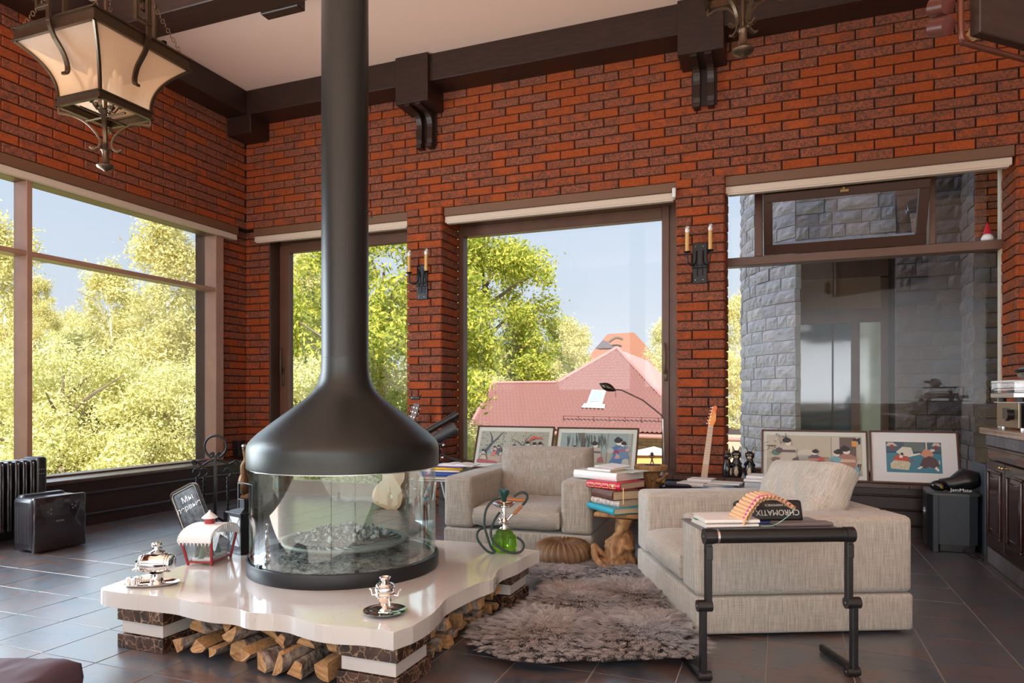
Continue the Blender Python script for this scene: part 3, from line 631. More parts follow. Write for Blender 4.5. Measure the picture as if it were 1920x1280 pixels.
# ---------------------------------------------------------------- armchairs
def softbox(x0, x1, y0, y1, z0, z1, r=.02, sag=0, n=10, wr=.0):
    bm = bmesh.new(); bmesh.ops.create_cube(bm, size=1)
    for v in bm.verts: v.co = Vector(((x0 + x1) / 2 + v.co.x * (x1 - x0), (y0 + y1) / 2 + v.co.y * (y1 - y0), (z0 + z1) / 2 + v.co.z * (z1 - z0)))
    bmesh.ops.bevel(bm, geom=bm.edges[:], offset=r, segments=4, affect='EDGES', profile=.5)
    m_ = MB(); bm.verts.index_update(); m_.add([v.co[:] for v in bm.verts], [tuple(v.index for v in f.verts) for f in bm.faces]); bm.free(); return m_
def cushion(w_, d_, h_, n=22, puff=.42, seed=0, wr=.006, fold=0):
    """pillow-like box: w x d plan, h thick, seam around the rim"""
    m_ = MB(); idx = {}; vs = []; fs = []
    def P(i, j, side):
        u = -1 + 2 * i / n; v = -1 + 2 * j / n; e = (1 - abs(u) ** 5) * (1 - abs(v) ** 5); t_ = (1 - puff) + puff * max(0, e) ** .45
        x = u * w_ / 2; y = v * d_ / 2; x *= 1 - .03 * (1 - abs(v)) * 0 - .02 * (v * v); y *= 1 - .02 * (u * u)
        q = noise.noise(Vector((u * 2.2 + seed, v * 2.2, side))) + .5 * noise.noise(Vector((u * 6 + seed, v * 3, side * 2)))
        z = side * h_ / 2 * t_ + wr * q * side
        if fold: z += side * fold * math.sin((u * 3.2 + v * .9 + .5 * math.sin(v * 3)) * 3) * (1 - abs(v) ** 3) * (v > -.9)
        return (x, y, z)
    for side in (1, -1):
        for j in range(n + 1):
            for i in range(n + 1): idx[(i, j, side)] = len(vs); vs.append(P(i, j, side))
    for side in (1, -1):
        for j in range(n):
            for i in range(n):
                q = [idx[(i, j, side)], idx[(i + 1, j, side)], idx[(i + 1, j + 1, side)], idx[(i, j + 1, side)]]
                fs.append(tuple(q if side > 0 else q[::-1]))
    ring = [(i, 0) for i in range(n)] + [(n, j) for j in range(n)] + [(i, n) for i in range(n, 0, -1)] + [(0, j) for j in range(n, 0, -1)]
    mid = []
    for (i, j) in ring:
        a = Vector(vs[idx[(i, j, 1)]]); b = Vector(vs[idx[(i, j, -1)]]); c_ = (a + b) / 2; c_.x *= 1 + .022 / 1; c_.y *= 1.03; mid.append(len(vs)); vs.append(tuple(c_))
    for k in range(len(ring)):
        k2 = (k + 1) % len(ring); a = idx[(*ring[k], 1)]; b = idx[(*ring[k2], 1)]; c_ = idx[(*ring[k], -1)]; d = idx[(*ring[k2], -1)]
        fs += [(a, mid[k], mid[k2], b), (mid[k], c_, d, mid[k2])]
    return m_.add(vs, fs)
def armchair(loc, rz, lab, mirror, W=.98, D=.95, FABRIC=FABRIC, FABRICC=FABRICC):
    t = thing('armchair', lab, 'armchair', loc, rz, 'pair of low boxy armchairs')
    hw, hd = W / 2, D / 2
    O('base', softbox(-hw, hw, -hd, hd, .012, .168, .014), FABRIC, t, smooth=50)
    for s_ in (-1, 1):
        x0, x1 = (hw - .20, hw) if s_ > 0 else (-hw, -hw + .20)
        O('arm', softbox(x0, x1, -hd + .0, hd - .001, .172, .50, .028), FABRIC, t, smooth=50)
    O('back', softbox(-hw + .2, hw - .2, hd - .19, hd, .172, .50, .028), FABRIC, t, smooth=50)
    c = O('seat_cushion', cushion(W - .405, D - .20, .155, puff=.35, seed=rz, wr=.006), FABRICC, t, smooth=60); c.location = (0, -hd + (D - .20) / 2 - .008, .25)
    return t
A1 = armchair((-1.585, 4.555, 0), R(3), 'beige armchair facing the camera behind the hookah', 0, FABRIC=FABRICB, FABRICC=FABRICBC)
c = O('back_cushion', cushion(.66, .37, .19, puff=.5, seed=3, wr=.012, fold=.004), FABRICBC, A1, smooth=60); c.location = (0.03, .17, .475); c.rotation_euler = (R(82), 0, 0)
A2 = armchair((-.116, 3.645, 0), R(-65), 'beige armchair seen from the side at the right behind the black laptop stand', 1, W=1.0)
c = O('back_cushion', cushion(.66, .44, .20, puff=.5, seed=8, wr=.02, fold=.009, n=30), FABRICC, A2, smooth=60); c.location = (0.0, .20, .475); c.rotation_euler = (R(62), R(-4), 0)

# ---------------------------------------------------------------- sheepskin rug
RUGO = [(-1.19, 2.64), (-1.13, 2.50), (-1.02, 2.43), (-.90, 2.40), (-.80, 2.44), (-.70, 2.49), (-.58, 2.55), (-.44, 2.60), (-.31, 2.68), (-.27, 2.80), (-.35, 2.93), (-.42, 3.08), (-.52, 3.28), (-.62, 3.58), (-.70, 3.83), (-.84, 3.98), (-.98, 4.05), (-1.10, 4.02), (-1.18, 3.9), (-1.28, 3.80), (-1.30, 3.62), (-1.14, 3.45), (-1.10, 3.25), (-1.10, 3.05), (-1.12, 2.92), (-1.19, 2.80)]
PELT = [(-.93, 2.75, .30), (-.55, 2.90, .30), (-.90, 3.22, .26), (-.68, 3.42, .26), (-1.15, 3.68, .18), (-.90, 3.88, .24)]
def inside(x, y, P):
    c_ = False; n_ = len(P)
    for i in range(n_):
        (x1, y1), (x2, y2) = P[i], P[i - 1]
        if (y1 > y) != (y2 > y) and x < (x2 - x1) * (y - y1) / (y2 - y1) + x1: c_ = not c_
    return c_
def rugh(x, y):
    h_ = 0
    for (a, b, r) in PELT:
        d = math.hypot(x - a, (y - b)) / r; h_ = max(h_, math.sqrt(max(0, 1 - (d * .72) ** 2)))
    return .012 + .034 * h_ + .008 * noise.noise(Vector((x * 9, y * 9, 1)))
rug = thing('sheepskin_rug', 'fluffy grey brown sheepskin rug between the hearth and the armchairs', 'rug')
m = MB(); g = .03; idx = {}; vs = []; fs = []
for i in range(-46, -4):
    for j in range(78, 142):
        x, y = i * g, j * g
        if inside(x, y, RUGO): idx[(i, j)] = len(vs); vs.append((x, y, rugh(x, y)))
for (i, j) in idx:
    q = [idx.get((i, j)), idx.get((i + 1, j)), idx.get((i + 1, j + 1)), idx.get((i, j + 1))]
    if None not in q: fs.append(tuple(q))
O('hide', m.add(vs, fs), mc('rug_hide', (.16, .12, .10), .95), rug, smooth=180, kind='stuff')
def furmat():
    m, n, l, b = newmat('fur'); b.inputs['Roughness'].default_value = .6; b.inputs['Specular IOR Level'].default_value = .25
    a = n.new('ShaderNodeVertexColor'); a.layer_name = 'Col'; l.new(a.outputs[0], b.inputs['Base Color']); return m
rs = np.random.RandomState(3); P_ = np.array(RUGO)
mn, mx_ = P_.min(0), P_.max(0); pts = rs.uniform(mn, mx_, (110000, 2)); msk = np.zeros(len(pts), bool)
for i in range(len(P_)):
    x1, y1 = P_[i]; x2, y2 = P_[i - 1]; cnd = (y1 > pts[:, 1]) != (y2 > pts[:, 1])
    with np.errstate(divide='ignore', invalid='ignore'): xi = (x2 - x1) * (pts[:, 1] - y1) / (y2 - y1) + x1
    msk ^= cnd & (pts[:, 0] < xi)
pts = pts[msk][:62000]; N = len(pts)
pc = np.array(PELT); d = np.linalg.norm(pts[:, None, :] - pc[None, :, :2], axis=2) / pc[None, :, 2]; k = d.argmin(1)
dirv = pts - pc[k, :2]; dirv += rs.normal(0, .03, dirv.shape); dirv /= (np.linalg.norm(dirv, axis=1, keepdims=True) + 1e-6)
# locks: strands gather on tufts
ncl = 2600; cl = pts[rs.choice(N, ncl, False)]; cell = {}
for q, (x, y) in enumerate(cl): cell.setdefault((int(x // .06), int(y // .06)), []).append(q)
near = np.zeros(N, int)
for q in range(N):
    cx_, cy_ = int(pts[q, 0] // .06), int(pts[q, 1] // .06); best = 9; bi = 0
    for a in (-1, 0, 1):
        for b in (-1, 0, 1):
            for r_ in cell.get((cx_ + a, cy_ + b), ()):
                dd = (pts[q, 0] - cl[r_, 0]) ** 2 + (pts[q, 1] - cl[r_, 1]) ** 2
                if dd < best: best, bi = dd, r_
    near[q] = bi
ang = rs.normal(0, .45, ncl)[near] + rs.normal(0, .12, N); ca, sa_ = np.cos(ang), np.sin(ang)
dirv = np.stack([dirv[:, 0] * ca - dirv[:, 1] * sa_, dirv[:, 0] * sa_ + dirv[:, 1] * ca], 1)
L = rs.uniform(.045, .075, N) * rs.uniform(.75, 1.15, ncl)[near]
z0 = np.array([rugh(x, y) for x, y in pts]) - .004
nseg = 3; V = np.zeros((N, (nseg + 1) * 2, 3)); side = np.stack([-dirv[:, 1], dirv[:, 0]], 1)
lean = rs.uniform(.55, .95, ncl)[near]
for s_ in range(nseg + 1):
    t_ = s_ / nseg; out_ = L * (t_ * lean * (.4 + .6 * t_)); up_ = L * (t_ * (1.05 - .62 * t_) * (1.15 - lean * .55))
    c0 = pts + dirv * out_[:, None]; gather = .55 * t_; tgt = cl[near] + dirv * out_[:, None]; c0 = c0 * (1 - gather) + tgt * gather
    wv = .0019 * (1 - .75 * t_)
    V[:, 2 * s_, :2] = c0 - side * wv; V[:, 2 * s_ + 1, :2] = c0 + side * wv; V[:, 2 * s_, 2] = V[:, 2 * s_ + 1, 2] = np.maximum(z0 + up_, .004)
base = (np.arange(N) * (nseg + 1) * 2)[:, None]
quads = np.concatenate([base + np.array([2 * s_, 2 * s_ + 1, 2 * s_ + 3, 2 * s_ + 2]) for s_ in range(nseg)], 1).reshape(-1, 4)
def npmesh(name, V, Q, mat):
    me = bpy.data.meshes.new(name); V = V.reshape(-1, 3).astype(np.float32); me.vertices.add(len(V)); me.vertices.foreach_set('co', V.ravel())
    me.loops.add(Q.size); me.loops.foreach_set('vertex_index', Q.ravel().astype(np.int32)); me.polygons.add(len(Q)); me.polygons.foreach_set('loop_start', np.arange(0, Q.size, Q.shape[1], dtype=np.int32))
    me.update(calc_edges=True); me.validate(); me.materials.append(mat); return me
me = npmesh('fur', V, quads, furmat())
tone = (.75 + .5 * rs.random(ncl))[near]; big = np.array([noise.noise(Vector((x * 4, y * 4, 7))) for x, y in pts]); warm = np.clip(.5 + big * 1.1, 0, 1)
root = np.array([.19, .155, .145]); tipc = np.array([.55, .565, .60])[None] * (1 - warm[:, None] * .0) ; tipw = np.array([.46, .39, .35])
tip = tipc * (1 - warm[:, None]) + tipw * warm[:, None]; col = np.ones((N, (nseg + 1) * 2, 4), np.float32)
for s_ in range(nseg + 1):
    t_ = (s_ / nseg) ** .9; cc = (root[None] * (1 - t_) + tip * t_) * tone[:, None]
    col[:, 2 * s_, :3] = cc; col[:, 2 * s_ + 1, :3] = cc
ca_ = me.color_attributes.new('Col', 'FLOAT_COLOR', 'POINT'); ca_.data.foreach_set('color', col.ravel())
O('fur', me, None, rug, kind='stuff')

# ---------------------------------------------------------------- round pleated floor cushion
t = thing('floor_cushion', 'round pleated brown velvet cushion on the fur rug', 'cushion', (-1.215, 3.97, .02)); t.scale = (1, 1, 1.18)
m = MB(); vs = []; fs = []; n = 108
prof = [(.012, .098), (.03, .103), (.06, .112), (.10, .115), (.135, .108), (.158, .09), (.170, .065), (.168, .04), (.155, .018), (.12, .004), (.0, .002)]
for j, (r, z) in enumerate(prof):
    for i in range(n):
        a = 2 * PI * i / n; ph = math.sin(a * 27 + (j * .55)) ; q = min(1, r / .06) * (1 if j < 9 else 0)
        rr = r * (1 + .040 * ph * q * (j > 3)); zz = z + .0085 * ph * q * (j < 6); vs.append((rr * math.cos(a + j * .05), rr * math.sin(a + j * .05), zz))
for j in range(len(prof) - 1):
    for i in range(n): fs.append((j * n + i, (j + 1) * n + i, (j + 1) * n + (i + 1) % n, j * n + (i + 1) % n))
VELV = mc('brown_velvet', (.13, .068, .032), .6, col2=(.21, .12, .058), vs=12)
O('velvet_cover', m.add(vs, fs), VELV, t, smooth=180); O('button', MB().sphere((0, 0, .102), (.014, .014, .008), 12), VELV, t, smooth=180)

# ---------------------------------------------------------------- books
def book(name, lab, w_, d_, h_, cov, pg, loc, rz, hard=True, group=None, sp=None):
    """spine along x on the -y side, pages seen at +x"""
    t = thing(name, lab, 'book', loc, rz, group); c_ = .003 if hard else .0012
    m_ = MB().rbox(0, w_, 0, d_, 0, c_, .001, 1).rbox(0, w_, 0, d_, h_ - c_, h_, .001, 1)
    pr = [(0, 0), (-.006, h_ * .25), (-.008, h_ * .5), (-.006, h_ * .75), (0, h_), (.004, h_), (.004, 0)]
    m_.add([(0, y, z) for y, z in pr] + [(w_, y, z) for y, z in pr], [tuple(range(6, -1, -1)), tuple(range(7, 14))] + [(i, (i + 1) % 7, 7 + (i + 1) % 7, 7 + i) for i in range(7)])
    O('cover', m_, cov, t); O('page_block', MB().rbox(.004, w_ - .004, .004, d_ - .004, c_, h_ - c_, .001, 1), pg, t); return t
BR = R(-47.5)
# books piled on the root stool; x along the spine direction (toward camera-right), so rotate
def bk_at(lab, cx, cy, z, w_, d_, h_, cov, pg, rz, **k):
    # (cx,cy) is the corner nearest the camera where spine and page end meet = local (w_,0)
    cx += .04; cy -= .15; z += .024; M_ = Matrix.Rotation(rz, 3, 'Z'); off = M_ @ Vector((w_, 0, 0)); return book('book', lab, w_, d_, h_, cov, pg, (cx - off.x, cy - off.y, z), rz, **k)
b1 = bk_at('turquoise hardback at the bottom of the pile on the root stool', -.925, 4.02, .322, .30, .23, .034, TURQ, PAGES, R(-46))
b2 = bk_at('patterned cream book second from the bottom on the root stool', -.905, 4.085, .357, .25, .19, .034, mc('patterned_cream', (.62, .56, .48), .6, col2=(.35, .22, .2), vs=60), PAGES, R(-36))
b3 = bk_at('thick brown leather book in the middle of the pile on the root stool', -.945, 4.085, .392, .22, .20, .052, BRLE, PAGES, R(-44))
b4 = bk_at('crimson book with gilt spine panels on the root stool', -.915, 4.150, .445, .25, .25, .040, CRIM, PAGES, R(-24))
for k in range(4): O('gilt_panel', MB().box(.012 + k * .054, .058 + k * .054, -.0092, -.0075, .007, .009).box(.012 + k * .054, .058 + k * .054, -.0092, -.0075, .030, .032).box(.012 + k * .054, .0135 + k * .054, -.0092, -.0075, .007, .032).box(.0565 + k * .054, .058 + k * .054, -.0092, -.0075, .007, .032), GOLD, b4)
O('gilt_motif', MB().sphere((.20, -.0085, .02), (.009, .0015, .009), 10), GOLD, b4)
b5 = bk_at('very large white book lying over the crimson book', -.955, 4.235, .486, .34, .27, .047, WHITE, PAGESW, R(-26))
b6 = bk_at('small white paperback on the top of the root stool pile', -1.00, 4.262, .534, .19, .14, .017, WHITE, PAGES, R(-30), hard=False)
t = O('magazine', MB().rbox(-.11, .11, -.08, .08, 0, .004, .001, 1), mc('green_magazine', (.30, .42, .15), .4, col2=(.7, .7, .7), vs=12)); t.location = (-.89, 4.25, .558); t.rotation_euler = (0, 0, R(-25)); tag(t, 'thin green and white magazine beside the top paperback', 'magazine')
t = O('paper_sheets', MB().rbox(-.10, .10, -.07, .07, 0, .005, .001, 1).rbox(-.09, .11, -.08, .06, .006, .009, .001, 1), WHITE); t.location = (-.99, 4.31, .5765); t.rotation_euler = (R(4), 0, R(-40)); tag(t, 'loose white sheets on the very top of the book pile', 'papers')
O('ribbon', MB().box(-.845, -.841, 3.925, 3.9265, .40, .494), GOLD, b3).parent = None
rb = bpy.data.objects['ribbon']; tag(rb, 'thin golden ribbon bookmark hanging down the book pile', 'bookmark')

# ---------------------------------------------------------------- root stools
def noisy_tube(pts, rad, n, amp, sc, seed):
    m_ = MB(); m_.tube(pts, rad, n); 
    for i, v in enumerate(m_.v):
        p = Vector(v); q = noise.noise(p * sc + Vector((seed, 0, 0))) + .5 * noise.noise(p * sc * 2.4)
        c_ = Vector(pts[min(i // n, len(pts) - 1)]); d_ = (p - c_); m_.v[i] = tuple(c_ + d_ * (1 + amp * q))
    return m_
t = thing('root_stool', 'gnarled tree root stool under the pile of books', 'stool', (-.89, 4.0, 0)); t.scale = (1, 1, 1.075)
pts = catmull([(0, 0, .0), (0, .0, .05), (.01, 0, .11), (.02, 0, .17), (.035, 0, .23), (.04, 0, .29)], 8); rr = [max(.045, .115 - .28 * p.z * (1 if p.z > .06 else .4)) if p.z < .24 else .048 + (p.z - .24) * .25 for p in pts]
O('trunk', noisy_tube(pts, rr, 40, .42, 17, 4), STUMPW, t, smooth=180)
for a, b_, c_, r in (((-.02, -.05, .06), (-.10, -.07, .12), (-.135, -.05, .135), .022), ((-.13, -.05, .135), (-.09, -.12, .07), (.07, -.20, .016), .024), ((.03, -.03, .08), (.05, -.09, .03), (.10, -.13, .012), .03), ((.02, .05, .07), (.05, .1, .03), (.12, .14, .012), .03), ((-.03, 0, .10), (-.09, .0, .04), (-.11, .03, .012), .035)):
    O('root', noisy_tube(catmull([a, b_, c_], 8), [r * (1 - .35 * i / 17) for i in range(17)], 14, .3, 30, 2), STUMPW, t, smooth=180)
O('seat_plank', MB().rbox(-.13, .17, -.06, .10, .295, .318, .006, 2), STUMPW, t, smooth=50)
t = thing('slice_stool', 'round wood slice stool with root leg near the lamp', 'stool', (-.88, 5.02, 0))
m = MB(); n = 40; pr = [(n and .0, .495), (.112, .495), (.118, .50), (.12, .53), (.116, .535), (0, .535)]
m.lathe([(0, .488), (.108, .488), (.116, .494), (.118, .522), (.114, .528), (0, .528)], 44, fl=.035, nf=5); O('wood_slice', m, SLICE, t, smooth=35)
O('trunk', noisy_tube(catmull([(0, 0, 0), (.01, 0, .15), (0, 0, .3), (.01, 0, .43), (.0, 0, .49)], 8), [.09, .085, .08, .075, .07, .065, .06, .055, .05, .05, .05, .048, .048, .046, .046, .046, .046, .046, .046, .046, .046, .048, .05, .052, .055, .058, .06, .062, .064, .066, .07, .07, .07][:33], 20, .4, 16, 6), STUMPW, t, smooth=180)
O('root', noisy_tube(catmull([(.03, -.02, .42), (.08, -.04, .43), (.13, -.05, .48)], 6), [.018] * 6 + [.012] * 7, 10, .3, 30, 1), STUMPW, t, smooth=180)
t = thing('pin_figure', 'small flat dark wooden figure with raised arms on the wood slice stool', 'figurine', (-.87, 5.02, .53), R(12))
O('base', MB().rbox(-.05, .06, -.03, .03, 0, .005, .002, 1), BLACKP, t)
m = MB(); m.prism([(-.013 * 1, 0), (-.006, .0), (0, .018), (.008, 0), (.016, 0), (.007, .03), (.007, .04), (.018, .05), (.017, .065), (.012, .063), (.013, .053), (.005, .05), (-.005, .05), (-.014, .053), (-.016, .066), (-.021, .065), (-.019, .05), (-.007, .04), (-.006, .03)], -.003, .003, T=Matrix.Translation((0, 0, .005)) @ Matrix.Rotation(PI / 2, 4, 'X')); O('body', m, mc('figure_wood', (.12, .05, .03), .6), t)
O('head', MB().sphere((0, 0, .074), (.0125, .005, .016), 14), mc('figure_dark', (.05, .03, .025), .6), t, smooth=180)

# ---------------------------------------------------------------- laptop stand with its load
LS = R(25.1)
t = thing('laptop_stand', 'black folding laptop stand in front of the right armchair', 'stand', (-.232, 2.566, 0), LS)
O('front_tube', MB().tube([(-.0, 0, .512), (.49, 0, .512)], .0255, 24), BLACKM, t, smooth=40)
for x in (.018, .475): O('tube_collar', MB().tube([(x - .004, 0, .512), (x + .004, 0, .512)], .0262, 24), SILVER if x < .1 else BLACKM, t, smooth=40)
O('tray', MB().rbox(-.03, .49, .0, .27, .525, .531, .003, 1), mc('tray_grey', (.25, .25, .26), .4, metal=.5), t)
for s_, x in ((-1, -.014), (1, .504)):
    dx = .004 * s_
    O('upper_leg', MB().rbox(x - .011, x + .011, -.014, .014, .262, .505, .003, 1), BLACKM, t); O('lower_leg', MB().rbox(x - .011 + .021 * s_ * .9, x + .011 + .021 * s_ * .9, -.014, .014, .012, .27, .003, 1), BLACKM, t)
    for nm, z, r, w_ in (('hinge', .512, .028, .016), ('hinge', .266, .021, .026), ('hinge', .018, .017, .024)):
        hj = O(nm, MB().tube([(x - w_ + (.014 * s_ if z < .5 else 0), 0, z), (x + w_ + (.014 * s_ if z < .5 else 0), 0, z)], r, 20), BLACKP, t, smooth=40)
        O('rivet', MB().tube([(x + (-w_ if s_ > 0 else -w_) - .0015 + (.014 * s_ if z < .5 else 0), 0, z), (x - w_ + (.014 * s_ if z < .5 else 0), 0, z)], .0035, 10), SILVER, hj)
    O('hinge_button', MB().tube([(x + (.011 if s_ > 0 else -.013), -.0, .46), (x + (.013 if s_ > 0 else -.011), 0, .46)], .0085, 14).rbox(x - .012, x + .012, -.0165, -.012, .43, .48, .002, 1), BLACKP, t)
    O('foot', MB().rbox(x - .010 + .03 * s_, x + .010 + .03 * s_, -.01, .25, .003, .03, .004, 1), BLACKM, t)
def on_tray(x, y, z=.5315): return Matrix.Rotation(LS, 3, 'Z') @ Vector((x, y, z)) + Vector((-.232, 2.566, 0))
b = book('notebook', 'white notebook with a green corner on the laptop stand', .20, .15, .012, PLASTW, PAGESW, on_tray(-.005, .05), LS + R(3), hard=False); O('green_corner', MB().box(.005, .04, .10, .14, .0122, .013), mc('label_green', (.02, .30, .15), .5), b)
O('black_title', MB().box(.05, .10, .03, .05, .0122, .0128), BLACKP, b)
b = book('notebook', 'thicker white book with bent cover under the green cornered notebook', .20, .16, .014, WHITE, PAGESW, on_tray(0, .07, .545), LS - R(2), hard=False)
t = O('paper_sheets', MB().rbox(-.05, .16, .0, .2, 0, .005, .001, 1), WHITE); t.location = on_tray(-.0, .065, .5605); t.rotation_euler = (0, 0, LS); tag(t, 'loose papers on the left of the laptop stand', 'papers')
bpy.data.objects.remove(t)
t = thing('harmonica_box', 'black box with upside-down CHROMATIX lettering on the laptop stand', 'box', on_tray(.16, .16), LS)
cs = O('case', MB().rbox(0, .26, 0, .045, 0, .085, .012, 3), BLACKP, t, smooth=50); cs.rotation_euler = (R(-16), 0, 0)
text('lettering', 'CHROMATIX', .031, OFFW, cs, (.158, -.0012, .036), (R(90), PI, 0), sx=.95); text('lettering', 'SERIES HARMONICA', .012, OFFW, cs, (.165, -.0012, .064), (R(90), PI, 0))
t = O('glasses_case', MB().rbox(0, .22, 0, .06, 0, .014, .006, 2), mc('grey_case', (.16, .13, .13), .4)); t.location = on_tray(.26, .055); t.rotation_euler = (0, 0, LS); tag(t, 'flat grey brown case lying at the right of the laptop stand', 'case')
t = O('blue_pen', MB().tube([(0, 0, 0), (.20, .01, 0)], .004, 8), BLUE, smooth=40); t.location = on_tray(.19, .125, .5357); t.rotation_euler = (0, 0, LS); tag(t, 'long blue pen behind the grey case on the laptop stand', 'pen')
t = thing('pan_flute', 'bamboo pan flute with a magenta band arched on the laptop stand', 'flute', on_tray(.14, .05), LS)
BAMB = mc('bamboo', (.66, .42, .24), .5); ends = []
for k in range(17):
    u = k / 16; a = R(196 - 165 * u); ex = .10 + .098 * math.cos(a) * 1.05 + .0; ez = .008 + .092 * max(0, math.sin(a)) ** .8 + (.0 if u > .12 else 0)
    if u < .45: ez = .012 + (.088) * (u / .45) ** 1.0; ex = .005 + .055 * (u / .45) ** 1.4
    else:
        q = (u - .45) / .55; ex = .06 + .125 * q; ez = .100 + .012 * math.sin(q * PI) - .030 * q * q
    Lk = .085 - .045 * u; ends.append((ex, 0, ez))
    O('pipe', MB().tube([(ex, 0, ez), (ex - Lk * .35, Lk, ez + .012)], .0082, 12, cap=False).tube([(ex - .35 * Lk * .25, Lk * .25, ez + .003), (ex - Lk * .35, Lk, ez + .012)], .0045, 8), BAMB, t, smooth=60)
O('magenta_band', MB().tube(catmull([(p[0] - .007, .012, p[2] + .008) for p in ends], 2), .0032, 6), mc('magenta', (.5, .01, .3), .6), t, smooth=60)
O('cord', MB().tube(catmull([ends[-1], (.16, -.012, .045), (.10, -.02, .012), (.05, -.02, .01)], 6), .0012, 5), mc('mint_cord', (.3, .6, .5), .6), t)

# ---------------------------------------------------------------- samovars, trays, cups, hookah
t = O('oval_tray', MB().lathe([(0, 0), (.092, 0), (.106, .006), (.11, .010), (.108, .0105), (.092, .003), (0, .003)], 48, T=Matrix.Diagonal((1, .52, 1, 1))), CHROME, smooth=50); t.location = (-2.452, 2.168, .2255); t.rotation_euler = (0, 0, R(35)); tag(t, 'small oval silver tray on the left corner of the hearth', 'tray')
t = thing('barrel_samovar', 'small chrome barrel-shaped samovar on the oval tray', 'samovar', (-2.435, 2.175, .229), R(21))
O('body', MB().lathe([(0, -.067), (.026, -.067), (.034, -.064), (.037, -.056), (.0375, -.052), (.038, -.045), (.0435, -.02), (.0445, 0), (.0435, .02), (.038, .045), (.0375, .052), (.037, .056), (.034, .064), (.026, .067), (0, .067)], 40, T=Matrix.Translation((0, 0, .088)) @ Matrix.Rotation(PI / 2, 4, 'Y')), CHROME, t, smooth=35)
for x in (-.056, -.046, .046, .056): O('hoop', MB().lathe([(.0385, -.0015), (.0398, 0), (.0385, .0015)], 40, T=Matrix.Translation((x, 0, .088)) @ Matrix.Rotation(PI / 2, 4, 'Y')), CHROME, t)
O('pedestal', MB().lathe([(.034, 0), (.034, .003), (.028, .006), (.025, .012), (.026, .016), (.026, .045), (.030, .048)], 32), CHROME, t, smooth=35)
O('crown', MB().lathe([(.030, .128), (.032, .134), (.022, .138), (.012, .144), (.012, .150), (.018, .156), (.021, .162), (.021, .170), (.018, .172), (.012, .172)], 28), CHROME, t, smooth=35)
for a in (0, 120, 240): O('knob', MB().sphere((.018 * math.cos(R(a)), .018 * math.sin(R(a)), .150), .004, 8), BLACKP, t, smooth=180)
O('tap', MB().tube([(-.066, 0, .062), (-.092, 0, .062), (-.10, 0, .056)], .004, 8).tube([(-.085, 0, .05), (-.085, 0, .085)], .005, 8).sphere((-.085, 0, .072), .0065, 8), CHROME, t, smooth=60); O('tap_knob', MB().sphere((-.087, 0, .093), (.005, .005, .005), 8), BLACKP, t, smooth=180)
for i, (x, y, lab) in enumerate(((-2.515, 2.113, 'leftmost tiny silver cup beside the barrel samovar'), (-2.485, 2.108, 'front tiny silver cup beside the barrel samovar'), (-2.500, 2.140, 'rear tiny silver cup beside the barrel samovar'))):
    c = thing('silver_cup', lab, 'cup', (x, y, .2292), R(40 * i), 'tiny silver cups on the oval tray'); O('bowl', MB().lathe([(0, .001), (.006, .0), (.007, .003), (.009, .006), (.013, .026), (.0145, .032), (.0138, .032), (.011, .010), (0, .008)], 20), CHROME, c, smooth=50); O('handle', MB().tube([(.011, 0, .026), (.02, 0, .024), (.02, 0, .014), (.009, 0, .009)], .0015, 6), CHROME, c)
t = O('round_tray', MB().lathe([(0, .001), (.045, .001), (.05, .004), (.07, .009), (.078, .012), (.079, .0135), (.076, .013), (.05, .007), (.044, .004), (0, .004)], 56), CHROME, smooth=50); t.location = (-1.341, 2.185, .2245); tag(t, 'small round silver plate under the urn samovar', 'tray')
t = thing('urn_samovar', 'small chrome urn-shaped samovar at the front right of the hearth', 'samovar', (-1.341, 2.185, .229), R(15))
O('body', MB().lathe([(.012, .012), (.013, .022), (.019, .03), (.026, .045), (.030, .058), (.036, .062), (.037, .068), (.034, .072), (.0365, .078), (.0375, .085), (.036, .092), (.030, .096), (.034, .098), (.030, .103), (.02, .106), (.013, .108), (.012, .113), (.016, .118), (.021, .126), (.019, .128), (.012, .122)], 36), CHROME, t, smooth=35)
O('foot', MB().lathe([(.020, 0), (.020, .004), (.015, .008), (.012, .012)], 4).rbox(-.019, .019, -.019, .019, 0, .005, .002, 1), CHROME, t)
for s_ in (-1, 1): O('handle', MB().tube([(s_ * .030, 0, .063), (s_ * .048, 0, .060), (s_ * .052, 0, .078), (s_ * .058, 0, .084)], [.004, .0035, .0035, .005], 8), CHROME, t, smooth=60)
O('tap', MB().tube([(.022, -.026, .056), (.03, -.042, .05), (.03, -.044, .035)], .0035, 8).tube([(.028, -.04, .05), (.028, -.04, .07)], .002, 6), CHROME, t, smooth=60)
for a in (60, 180, 300): O('knob', MB().sphere((.017 * math.cos(R(a)), .017 * math.sin(R(a)), .112), .0045, 8), BLACKP, t, smooth=180)

HK = (-1.323, 3.30)
t = thing('hookah', 'hookah with ribbed green glass base and dark hose on the hearth', 'hookah', (*HK, .2255), R(21.2))
O('glass_base', MB().lathe([(0, 0), (.055, .0), (.062, .006), (.058, .016), (.062, .03), (.060, .062), (.057, .078), (.048, .084), (.043, .090), (.044, .096), (.036, .104), (.026, .110), (.022, .116)], 96, fl=.055, nf=20), GREENG, t, smooth=50)
O('stem', MB().lathe([(.024, .108), (.026, .114), (.022, .118), (.020, .124), (.021, .138), (.030, .142), (.031, .147), (.022, .152), (.020, .158), (.012, .166), (.009, .172), (.012, .178), (.009, .185), (.013, .194), (.009, .203), (.010, .212), (.007, .22), (.007, .25)], 24), CHROME, t, smooth=50)
O('ash_plate', MB().lathe([(.0, .222), (.020, .222), (.045, .228), (.060, .243), (.058, .244), (.040, .233), (0, .228)], 40), CHROME, t, smooth=50)
